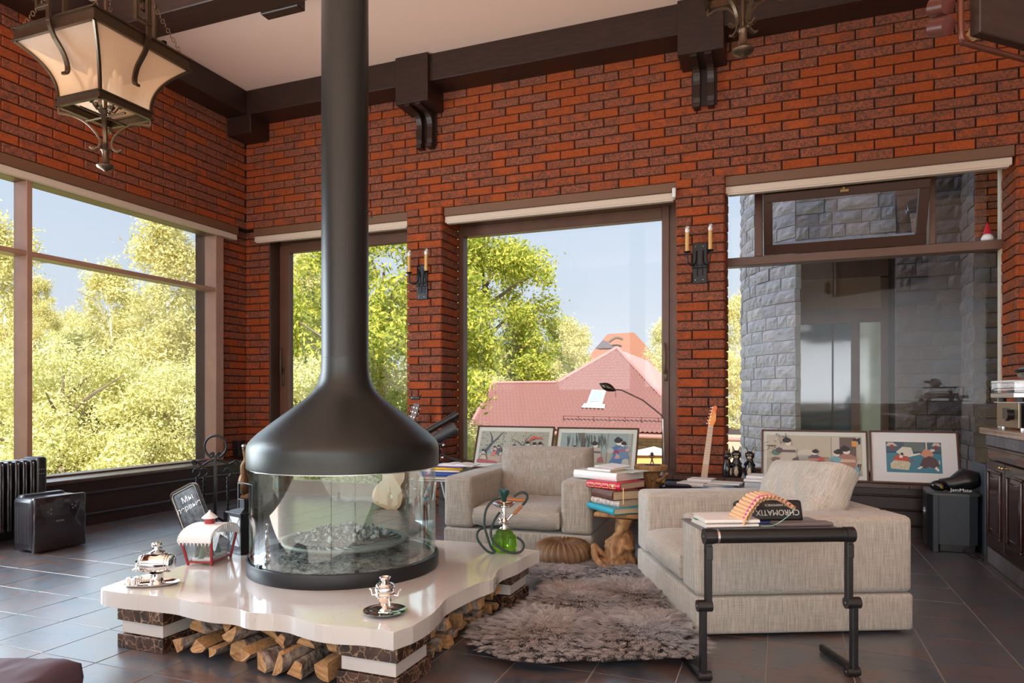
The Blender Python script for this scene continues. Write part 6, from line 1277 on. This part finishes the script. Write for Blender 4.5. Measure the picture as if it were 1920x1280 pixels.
# tv-like dark shape and cup on the right sill
t = O('black_case', MB().rbox(-.12, .14, -.06, .06, 0, .09, .02, 2), BLACKP, smooth=50); t.location = (1.32, 5.98, .386); tag(t, 'black case on the sill behind the gear bag', 'case')
t = thing('spray_bottle', 'white spray bottle with a green cap on the right sill', 'bottle', (1.47, 6.08, .386)); O('bottle', MB().lathe([(0, 0), (.025, 0), (.025, .12), (.012, .14), (.012, .15), (0, .15)], 16), PLASTW, t, smooth=50); O('cap', MB().tube([(0, 0, .15), (0, 0, .19)], .013, 12), mc('cap_green', (.02, .5, .3), .4), t)
t = O('upright_panel', MB().rbox(1.205, 1.225, 5.22, 5.55, .0, .58, .004, 1), SUBM); tag(t, 'dark grey upright panel between subwoofer and sideboard', 'panel')
# corner of a purple garment at the lower left
t = thing('purple_cushion', 'corner of a mauve velvet seat cushion at the lower left', 'cushion', (-2.21, 1.35, .10), R(20))
O('pad', cushion(.36, .4, .16, seed=5), mc('mauve', (.09, .055, .075), .8), t, smooth=180)
# ---------------------------------------------------------------- outside: stone building
def rough_block(L, H, n, amp=.022, nx=4, nz=3, dep=.10):
    out = []
    for q in range(n):
        rr = random.Random(q + int(L * 977)); mb = MB(); vs = []; fs = []
        for j in range(nz + 1):
            for i in range(nx + 1):
                e_ = i in (0, nx) or j in (0, nz); vs.append((-L / 2 + L * i / nx, (0 if e_ else -rr.uniform(.3, 1.2) * amp), -H / 2 + H * j / nz))
        k = nx + 1
        for j in range(nz):
            for i in range(nx): a = j * k + i; fs.append((a, a + 1, a + k + 1, a + k))
        ring = [i for i in range(k)] + [j * k + nx for j in range(1, nz + 1)] + [nz * k + i for i in range(nx - 1, -1, -1)] + [j * k for j in range(nz - 1, 0, -1)]
        b0 = len(vs)
        for r in ring: vs.append((vs[r][0], dep, vs[r][2]))
        m_ = len(ring)
        for i in range(m_): fs.append((ring[i], b0 + i, b0 + (i + 1) % m_, ring[(i + 1) % m_]))
        out.append(mb.add(vs, fs))
    return out
_sb = {}
def stone_lay(parent, places, mat, limit=300):
    seen = [p for p in places if inview(p[0], 60)]; rest = [p for p in places if not inview(p[0], 60)]
    seen.sort(key=lambda p: proj(p[0])[2]); rest += seen[limit:]; seen = seen[:limit]
    for o, a, L_, H in seen:
        L_ = round(L_, 2); key = (mat.name, L_, round(H, 3))
        if key not in _sb: _sb[key] = [mesh('stone_block', mb, mat) for mb in rough_block(L_ - .006, H - .006, 4)]
        ob = bpy.data.objects.new('stone_block', random.choice(_sb[key])); C.objects.link(ob); ob.parent = parent
        ob.location = o + Vector((math.sin(a), -math.cos(a), 0)) * random.uniform(-.008, .012); ob.rotation_euler = (0, 0, a)
    if rest:
        mb = MB()
        for o, a, L_, H in rest: mb.box(-L_ / 2 + .003, L_ / 2 - .003, 0, .1, -H / 2 + .003, H / 2 - .003, 0, Matrix.Translation(o) @ Matrix.Rotation(a, 4, 'Z'))
        O('stone_courses', mb, mat, parent, kind='stuff')
random.seed(11)
def rubble(u0, u1, z0, z1, to3, ang, ch=.163, lo=.15, hi=.42, step=.03):
    out = []; n = int(round((z1 - z0) / ch)); c2 = (z1 - z0) / n
    for j in range(n):
        u = u0
        while u < u1 - .02:
            L_ = random.choice([.15, .21, .27, .33, .39, .45]); L_ = max(lo, min(hi, L_)); L_ = min(L_, u1 - u)
            if u1 - u - L_ < .10: L_ = u1 - u
            out.append((to3(u + L_ / 2, z0 + (j + .5) * c2), ang(u + L_ / 2) if callable(ang) else ang, L_, c2)); u += L_
    return out
Yt = 9.5
sb = thing('stone_house', 'grey and brown rock-faced stone house with a round tower outside the right window', 'house', (0, 0, 0))
def Xp(px, Y): u = (px - 960) / F_; return Y * (-sA + cA * u) / (cA + sA * u)
# round tower
R_t = 1.75; dl = Vector((Xp(1391, 10), 10)).normalized(); nrm = Vector((dl.y, -dl.x)); tc_ = dl * 10.9 + nrm * R_t
tow = bpy.data.objects.new('round_tower', None); C.objects.link(tow); tow.parent = sb
def tpt(a): return Vector((tc_.x + R_t * math.cos(a), tc_.y + R_t * math.sin(a), 1))
a_e = R(-178)
while proj(tpt(a_e))[0] < 1490: a_e += R(.5)
a_ends = R(-215), a_e; pe = tpt(a_e)
O('tower_core', MB().lathe([(R_t - .05, -3.4), (R_t - .05, 5.0)], 30, T=Matrix.Translation((tc_.x, tc_.y, 0)), a0=R(-215), a1=a_e - R(1)).box(pe.x - .30, pe.x - .05, pe.y + .30, 10.6, -3.4, 5.0), MORTAR, tow)
stone_lay(tow, rubble(a_ends[0] * R_t, a_ends[1] * R_t, -1.0, 5.0, lambda u, z: Vector((tc_.x + R_t * math.cos(u / R_t), tc_.y + R_t * math.sin(u / R_t), z)), lambda u: u / R_t + PI / 2, hi=.27), STONEL)
xr0, xr1 = Xp(1680, Yt), Xp(1814, Yt)
O('wall_core', MB().box(xr0 + .02, 6.5, Yt + .05, 12.5, -3.4, 4.6).box(pe.x - .3, xr0 + .1, 10.45, 12.5, -3.4, 4.6), MORTAR, sb)
pl = rubble(xr0, xr1, -1.0, 4.6, lambda u, z: Vector((u, Yt, z)), 0)
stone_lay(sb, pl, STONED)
# nearer projecting bay at the right
Yb = 8.9; xb = Xp(1827, Yb)
O('bay_core', MB().box(xb + .04, 6.5, Yb + .06, 9.6, -3.4, 4.6), MORTAR, sb)
bay = bpy.data.objects.new('projecting_bay', None); C.objects.link(bay); bay.parent = sb
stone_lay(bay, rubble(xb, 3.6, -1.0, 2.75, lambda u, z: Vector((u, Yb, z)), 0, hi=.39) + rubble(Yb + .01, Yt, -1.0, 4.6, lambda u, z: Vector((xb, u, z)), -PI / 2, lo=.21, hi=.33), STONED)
lay(bay, field(xb, 3.6, 2.75, 4.6, lambda u, z: Vector((u, Yb, z)), 0), BRICK, name='brick', limit=120)
dd = Vector((xr0 - pe.x, Yt - pe.y, 0)); an_ = math.atan2(dd.y, dd.x)
stone_lay(sb, rubble(0, dd.length, 2.86, 4.6, lambda u, z: Vector((pe.x, pe.y, 0)) + dd.normalized() * u + Vector((0, 0, z)), an_, hi=.45), STONEL)
O('lintel_core', MB().box(.0, dd.length, .06, .6, 2.87, 4.6, T=Matrix.Translation((pe.x, pe.y, 0)) @ Matrix.Rotation(an_, 4, 'Z')), MORTAR, sb)
# glazed door between tower and wall
gd = bpy.data.objects.new('glazed_entrance', None); C.objects.link(gd); gd.parent = sb
Yg = 10.30; g0, g1 = pe.x - .05, xr0 + .05; gm = Xp(1604, Yg)
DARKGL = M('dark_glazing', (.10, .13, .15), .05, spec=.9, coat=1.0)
O('frame_panel', MB().box(g0, g1, Yg, Yg + .1, 2.02, 2.20).box(g0, g1, Yg, Yg + .1, 2.62, 4.6).box(gm - .05, gm + .05, Yg - .02, Yg + .1, -1, 2.05).box(g1 - .12, g1, Yg - .02, Yg + .1, -1, 2.6).box(g0, g0 + .1, Yg - .02, Yg + .1, -1, 2.6), FRAME, gd)
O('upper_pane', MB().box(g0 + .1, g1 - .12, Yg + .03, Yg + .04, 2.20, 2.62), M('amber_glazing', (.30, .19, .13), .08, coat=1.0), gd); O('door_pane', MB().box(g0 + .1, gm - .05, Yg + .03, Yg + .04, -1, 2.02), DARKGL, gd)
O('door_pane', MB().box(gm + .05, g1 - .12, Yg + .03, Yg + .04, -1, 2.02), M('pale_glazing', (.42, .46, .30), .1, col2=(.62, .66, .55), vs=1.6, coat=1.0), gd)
O('inner_frame', MB().box(Xp(1560, Yg), Xp(1560, Yg) + .02, Yg - .0, Yg + .03, -1, 2.0).box(g0 + .1, gm, Yg, Yg + .03, .72, .75), FRAMED, gd)
# small niche
O('niche', MB().box(xb - .0, xb + .1, 9.1, 9.35, 2.0, 2.5), STONEP, bay)
# ---------------------------------------------------------------- red-roofed houses
def on_plane(px, py, p0, nrm_):
    u = (px - 960) / F_; v = (748 - py) / F_; r = Vector((-sA + cA * u, cA + sA * u, v)); o = Vector((0, 0, 1)); return o + r * ((p0 - o).dot(nrm_) / r.dot(nrm_))
def pD3(px, py, D): u = (px - 960) / F_; v = (748 - py) / F_; return Vector(((-sA + cA * u) * D, (cA + sA * u) * D, 1 + v * D))
E1, E2, RL = pD3(880, 802, 23.7), pD3(1242, 814, 20.4), pD3(925, 718, 27.0)
nr = (E2 - E1).cross(RL - E1).normalized(); up_ = nr if nr.z > 0 else -nr
ex = (E2 - E1).normalized(); ey = up_.cross(ex)
def pl2(px, py): q = on_plane(px, py, E1, up_) - E1; return (q.dot(ex), q.dot(ey))
poly = [pl2(*p) for p in ((880, 802), (925, 718), (1045, 717), (1157, 652), (1242, 743), (1300, 805), (1300, 816))]
hs_ = thing('red_roofed_house', 'house with a red metal tile roof and a small skylight beyond the middle window', 'house')
xs_ = [p[0] for p in poly]; ys_ = [p[1] for p in poly]; cw, rh = .145, .26; V = []; Q = []; G = {}
nx_, ny_ = int((max(xs_) - min(xs_)) / (cw / 3)) + 1, int((max(ys_) - min(ys_)) / (rh / 3)) + 1
for i in range(nx_):
    for j in range(ny_):
        x_, y_ = min(xs_) + i * cw / 3, min(ys_) + j * rh / 3
        if inside(x_, y_, poly): G[(i, j)] = len(V); p = E1 + ex * x_ + ey * y_ + up_ * ((.046, .0, .016)[i % 3] + (.0, .012, .024)[j % 3] * -1); V.append(tuple(p))
for (i, j) in G:
    q = [G.get((i, j)), G.get((i + 1, j)), G.get((i + 1, j + 1)), G.get((i, j + 1))]
    if None not in q: Q.append(tuple(q))
O('tiled_slope', MB().add(V, Q), TILEROOF, hs_)
P3 = [E1 + ex * a + ey * b - up_ * .05 for a, b in poly]; back = Vector((.4, 6.5, 0)); m = MB(); m.add([tuple(p) for p in P3], [tuple(range(len(P3)))])
O('roof_deck', m, TILEROOF, hs_)
m = MB()
for a, b in ((0, 1), (1, 2), (2, 3), (3, 4)): m.tube([P3[a] + up_ * .06, P3[b] + up_ * .06], .07, 6)
O('ridge_cap', m, mc('ridge_red', (.42, .20, .18), .5), hs_)
A_ = P3[3]; m = MB(); m.add([tuple(A_), tuple(P3[4]), tuple(P3[5] + Vector((.2, 0, 0))), tuple(pD3(1330, 790, 26)), tuple(pD3(1215, 676, 28))], [(0, 1, 2, 3, 4)]); O('side_slope', m, mc('side_roof_tile', (.50, .25, .22), .5), hs_)  # side slope has its own tile colour, lighter than the front slope
sk = [on_plane(*p, E1, up_) + up_ * .06 for p in ((1100, 760), (1129, 761), (1137, 734), (1110, 733))]; cc = sum(sk, Vector()) / 4
m = MB(); m.add([tuple(p) for p in sk] + [tuple(p - up_ * .15) for p in sk], [(0, 1, 2, 3)] + [(i, 4 + i, 4 + (i + 1) % 4, (i + 1) % 4) for i in range(4)]); SKW = mc('skylight_frame', (.42, .41, .38), .5); s_ = O('skylight', m, SKW, hs_)
O('skylight_pane', MB().add([tuple(cc + (p - cc) * .68 + up_ * .01) for p in sk], [(0, 1, 2, 3)]), mc('sky_pane', (.3, .38, .45), .05), s_)
f = [on_plane(*p, E1, up_) + up_ * .05 for p in ((1090, 766), (1134, 768), (1135, 760), (1096, 758))]; O('skylight_apron', MB().add([tuple(p) for p in f], [(0, 1, 2, 3)]), SKW, hs_)
g_ = [on_plane(*p, E1, up_) + up_ * .18 for p in ((1058, 788), (1300, 794))]; m = MB().tube(g_, .025, 6)
for k in range(9): q = g_[0].lerp(g_[1], k / 8); m.tube([q, q - up_ * .18], .015, 4)
O('snow_guard', m, TILEROOF, hs_)
wl_ = [E1 + Vector((.6, .5, -.15)), E2 + Vector((0, .5, -.15)) + ex * 3]; d2 = (wl_[1] - wl_[0]); d2.z = 0; an = math.atan2(d2.y, d2.x); Ln = d2.length
O('gutter', MB().tube([E1 - Vector((0, 0, .08)), E2 + ex * 3 - Vector((0, 0, .08))], .06, 8), mc('gutter_red', (.40, .19, .16), .5), hs_)
T = Matrix.Translation((wl_[0].x, wl_[0].y, 0)) @ Matrix.Rotation(an, 4, 'Z')
O('wall_core', MB().box(0, Ln, .12, 5, -3.6, -.02, T=T), MORTAR, hs_)
fw_ = bpy.data.objects.new('brick_wall', None); C.objects.link(fw_); fw_.parent = hs_
places = [(T @ Vector((o.x, 0, o.z)), an, L_, H_) for o, a, L_, H_ in field(0, Ln, -2.4, .0, lambda u, z: Vector((u, 0, z)), 0, bl=.30, ch=.10) if proj(T @ Vector((o.x, 0, o.z)))[0] > 1190 or True]
pv = [p for p in places if 1195 < proj(p[0])[0] < 1260]; mb_ = MB()
lay(fw_, pv, EXTBRICK, limit=300)
O('brick_courses', MB().box(0, Ln, .03, .1, -3.6, -.02, T=T), EXTBRICK, fw_, kind='stuff')
# canopy near the wall
t = thing('garden_canopy', 'white topped canopy with orange sides in front of the pale brick wall', 'canopy', tuple(pD3(1226, 872, 19.2)), R(20)); t.scale = (.75, .75, .9)
O('canopy_roof', MB().add([(-.9, -.7, .35), (.9, -.7, .35), (.9, .7, .35), (-.9, .7, .35), (0, 0, .58)], [(0, 1, 4), (1, 2, 4), (2, 3, 4), (3, 0, 4)]), mc('canopy_white', (.5, .49, .47), .6), t); O('canopy_side', MB().rbox(-.75, .75, -.55, .55, -1.2, .35, .03, 1), mc('canopy_orange', (.8, .36, .12), .6), t)
# second roof
t = thing('orange_roofed_house', 'taller house with an orange hipped roof behind the red roof', 'house')
Fq = [pD3(1040, 745, 43), pD3(1300, 745, 43), pD3(1189, 623, 46), pD3(1139, 626, 46), pD3(1300, 760, 52), pD3(1275, 690, 47)]
O('hipped_roof', MB().add([tuple(p) for p in Fq] + [tuple(Fq[0] + Vector((0, 9, 0)))], [(0, 1, 2, 3), (1, 4, 2), (3, 6, 0)]), ORANGEROOF, t)
O('house_body', MB().box(Fq[0].x + 1, Fq[1].x - 1, Fq[0].y + 1.5, Fq[0].y + 8, -3.6, 1.2), mc('house_render', (.6, .5, .4), .8), t)
d = O('dormer', MB().prism([(-.5, 0), (.5, 0), (0, .5)], -.02, 1.2, T=Matrix.Translation(pD3(1139, 655, 44.0)) @ Matrix.Rotation(PI / 2, 4, 'X')), mc('dormer_dark', (.12, .10, .12), .6), t)
d = O('eyebrow_vent', MB().tube(catmull([pD3(1142, 641, 44.8), pD3(1155, 633, 44.8), pD3(1168, 636, 44.8)], 5), .09, 6), mc('vent_dark', (.12, .07, .05), .8), t)
# low far roof left of the wood
t = O('far_shed_roof', MB().rbox(-1.2, 1.2, -.8, .8, 0, .18, .03, 1), TILEROOF); t.location = (-15.6, 10.2, -2.05); t.rotation_euler = (0, 0, R(20)); tag(t, 'small pink roof low among the bushes beyond the left window', 'roof')
# ground
m = MB(); 
gx = 40; 
for i in range(gx):
    for j in range(gx): pass
vs = []; fs = []
for i in range(gx + 1):
    for j in range(gx + 1):
        x_, y_ = -75 + 150 * i / gx, -20 + 120 * j / gx; r_ = math.hypot(x_, y_); z_ = -3.4 + (max(0, r_ - 22) * .06) * (1 if x_ < 4 else .4) + .3 * noise.noise(Vector((x_ * .1, y_ * .1, 0))); vs.append((x_, y_, z_))
for i in range(gx):
    for j in range(gx): a = i * (gx + 1) + j; fs.append((a, a + gx + 1, a + gx + 2, a + 1))
O('terrain', m.add(vs, fs), GROUND, smooth=180, kind='structure')
# ---------------------------------------------------------------- trees
def leaves(n, clumps, size, seed, droop=0., asp=.7, inner=.35):
    rs = np.random.RandomState(seed); cl = np.array(clumps); wgt = cl[:, 3] * cl[:, 3]; ci = rs.choice(len(cl), n, p=wgt / wgt.sum())
    u = rs.normal(size=(n, 3)); u /= np.linalg.norm(u, axis=1, keepdims=True); r = (inner + (1 - inner) * rs.rand(n) ** .6) * (1 + .22 * rs.normal(size=n)); P = cl[ci, :3] + u * r[:, None] * cl[ci, 3:4] * np.array([1, 1, cl[0, 4] if cl.shape[1] > 4 else .75])
    if droop: P[:, 2] -= droop * rs.rand(n) ** 2 * np.linalg.norm(P[:, :2], axis=1)
    a = rs.normal(size=(n, 3)); a /= np.linalg.norm(a, axis=1, keepdims=True); nn = u * .9 + rs.normal(size=(n, 3)) * .6; nn /= np.linalg.norm(nn, axis=1, keepdims=True); b = np.cross(nn, a); b /= np.linalg.norm(b, axis=1, keepdims=True) + 1e-9; a = np.cross(b, nn)
    s_ = size * rs.uniform(.6, 1.3, n)[:, None]; V = np.stack([P - a * s_, P - b * s_ * asp * .6, P + a * s_, P + b * s_ * asp * .6], 1); Q = np.arange(4 * n).reshape(n, 4); return V, Q
def crown(kind, seed):
    rs = random.Random(seed); cl = []
    if kind == 'oak':
        for k in range(85):
            a = rs.uniform(0, 6.28); z = rs.uniform(.25, 1.0); rr = .31 * max(.05, math.sin(PI * min(.97, (z - .12) * .98))) ** .6 * rs.uniform(.3, 1.0); cl.append((rr * math.cos(a), rr * math.sin(a), z, rs.uniform(.05, .095), .8))
        V, Q = leaves(42000, cl, .0088, seed, inner=.35)
    elif kind == 'birch':
        for k in range(95):
            a = rs.uniform(0, 6.28); z = rs.uniform(.18, .98); rr = .20 * (1.08 - z) ** .6 * rs.uniform(.2, 1.05); cl.append((rr * math.cos(a), rr * math.sin(a), z, rs.uniform(.03, .06), 1.1))
        V, Q = leaves(24000, cl, .0066, seed, droop=.05, inner=.1)
    else:
        for k in range(75):
            a = rs.uniform(0, 6.28); z = rs.uniform(.1, .95); rr = .5 * max(.02, 1 - (max(0, z - .35) / .62) ** 2) ** .5 * rs.uniform(.4, 1.0); cl.append((rr * math.cos(a), rr * math.sin(a), z, rs.uniform(.06, .12), .8))
        V, Q = leaves(44000, cl, .0085, seed, inner=.4)
    return V, Q
protos = {}
for kind, lm in (('oak', LEAFO), ('birch', LEAFB), ('bush', LEAFS)):
    protos[kind] = []
    for s_ in range(2):
        V, Q = crown(kind, s_ + 3); fm = npmesh('foliage', V, Q, lm)
        rs = random.Random(s_); mb_ = MB(); tr = .022 if kind != 'birch' else .011
        mb_.tube([(0, 0, 0), (.01, 0, .3), (-.01, .01, .6), (.0, 0, .9)], [tr, tr * .8, tr * .5, tr * .15], 8)
        for k in range(9):
            z = .25 + .065 * k; a = rs.uniform(0, 6.28); L_ = .24 if kind == 'oak' else (.14 if kind == 'birch' else .3); mb_.tube([(0, 0, z), (L_ * .5 * math.cos(a), L_ * .5 * math.sin(a), z + .09), (L_ * math.cos(a), L_ * math.sin(a), z + (.16 if kind != 'birch' else .10))], [tr * .4, tr * .3, tr * .1], 5)
        protos[kind].append((fm, mesh('trunk', mb_, BBARK if kind == 'birch' else BARK)))
def tree(kind, px, ytop, D, wpx, lab, grp=None, zb=None, var=0):
    u = (px - 960) / F_; x_, y_ = (-sA + cA * u) * D, (cA + sA * u) * D; ztop = 1 + (748 - ytop) / F_ * D; zb = -3.5 if zb is None else zb; H = ztop - zb
    sx = H
    t = thing({'oak': 'oak_tree', 'birch': 'birch_tree', 'bush': 'leafy_bush'}[kind], lab, 'bush' if kind == 'bush' else 'tree', (x_, y_, zb), random.uniform(0, 6.28), grp)
    f, tk = protos[kind][var % 2]; a = O('foliage', f, None, t); a.scale = (sx, sx, H); b = O('trunk', tk, None, t); b.scale = (sx, sx, H); return t
tree('oak', 905, 440, 36, 330, 'big bright oak tree filling the left of the middle window', var=0)
tree('oak', 1010, 600, 37, 240, 'lower oak foliage over the red roof in the middle window', var=1)
tree('oak', 720, 440, 17, 260, 'oak tree seen between the flue and the left sconce pier', var=1)
tree('oak', 640, 560, 26, 200, 'green tree behind the flue seen through the glass door', var=0)
tree('birch', 1078, 600, 33, 150, 'pale drooping birch right of the big oak', var=0)
tree('birch', 1246, 600, 38, 90, 'slim tree at the right edge of the middle window', var=1)
tree('birch', 1380, 555, 26, 120, 'birch seen in the gap left of the stone tower', var=1); tree('birch', 1372, 660, 24, 120, 'lower yellow green tree in the gap left of the stone tower', zb=-2.6)
tree('birch', 575, 470, 27, 150, 'birch at the left of the glass door view', var=0)
tree('birch', 312, 392, 22, 270, 'tall birch with a wide crown right of centre in the left window', var=0)
tree('birch', 205, 495, 24, 170, 'white-trunked birch in the middle of the left window', var=1)
tree('birch', 150, 590, 27, 170, 'smaller birch left of the white-trunked birch', var=0)
tree('birch', 385, 470, 25, 170, 'birch at the right edge of the left window', var=1)
tree('birch', 2, 395, 20, 120, 'birch crown at the far left edge of the left window', var=0)
tree('birch', 74, 520, 20, 70, 'thin small birch beside the window mullion', var=1, zb=.8)
random.seed(21)
for i in range(13): tree('birch', -60 + i * 46 + random.uniform(-12, 12), 572 + random.uniform(-20, 25), random.uniform(32, 42), random.uniform(150, 210), '%s birch from the left in the far dense wood beyond the left window' % ORD[i], 'dense wood beyond the left window', var=i)
for i in range(9): tree('bush', -30 + i * 62 + random.uniform(-14, 14), 625 + random.uniform(-20, 20), random.uniform(22, 27), random.uniform(130, 170), '%s round tree crown from the left in the middle distance beyond the left window' % ORD[i], 'middle distance trees beyond the left window', zb=-3.2, var=i)
for i in range(9): tree('bush', -10 + i * 55 + random.uniform(-14, 14), 705 + random.uniform(-25, 20), random.uniform(13, 17), random.uniform(130, 180), '%s sunlit bush from the left just beyond the left window' % ORD[i], 'sunlit bushes close to the left window', zb=-3.0, var=i)
tree('bush', 120, 640, 14, 130, 'darker upright shrub at the left of the left window', zb=-3.0, var=1)
tree('bush', 610, 660, 15, 160, 'bush low in the glass door view', zb=-3.0); tree('bush', 725, 680, 16, 130, 'bush low between the flue and the sconce pier', zb=-3.0, var=1)
tree('bush', 885, 690, 34, 90, 'bush at the lower left corner of the middle window', zb=-3.2)
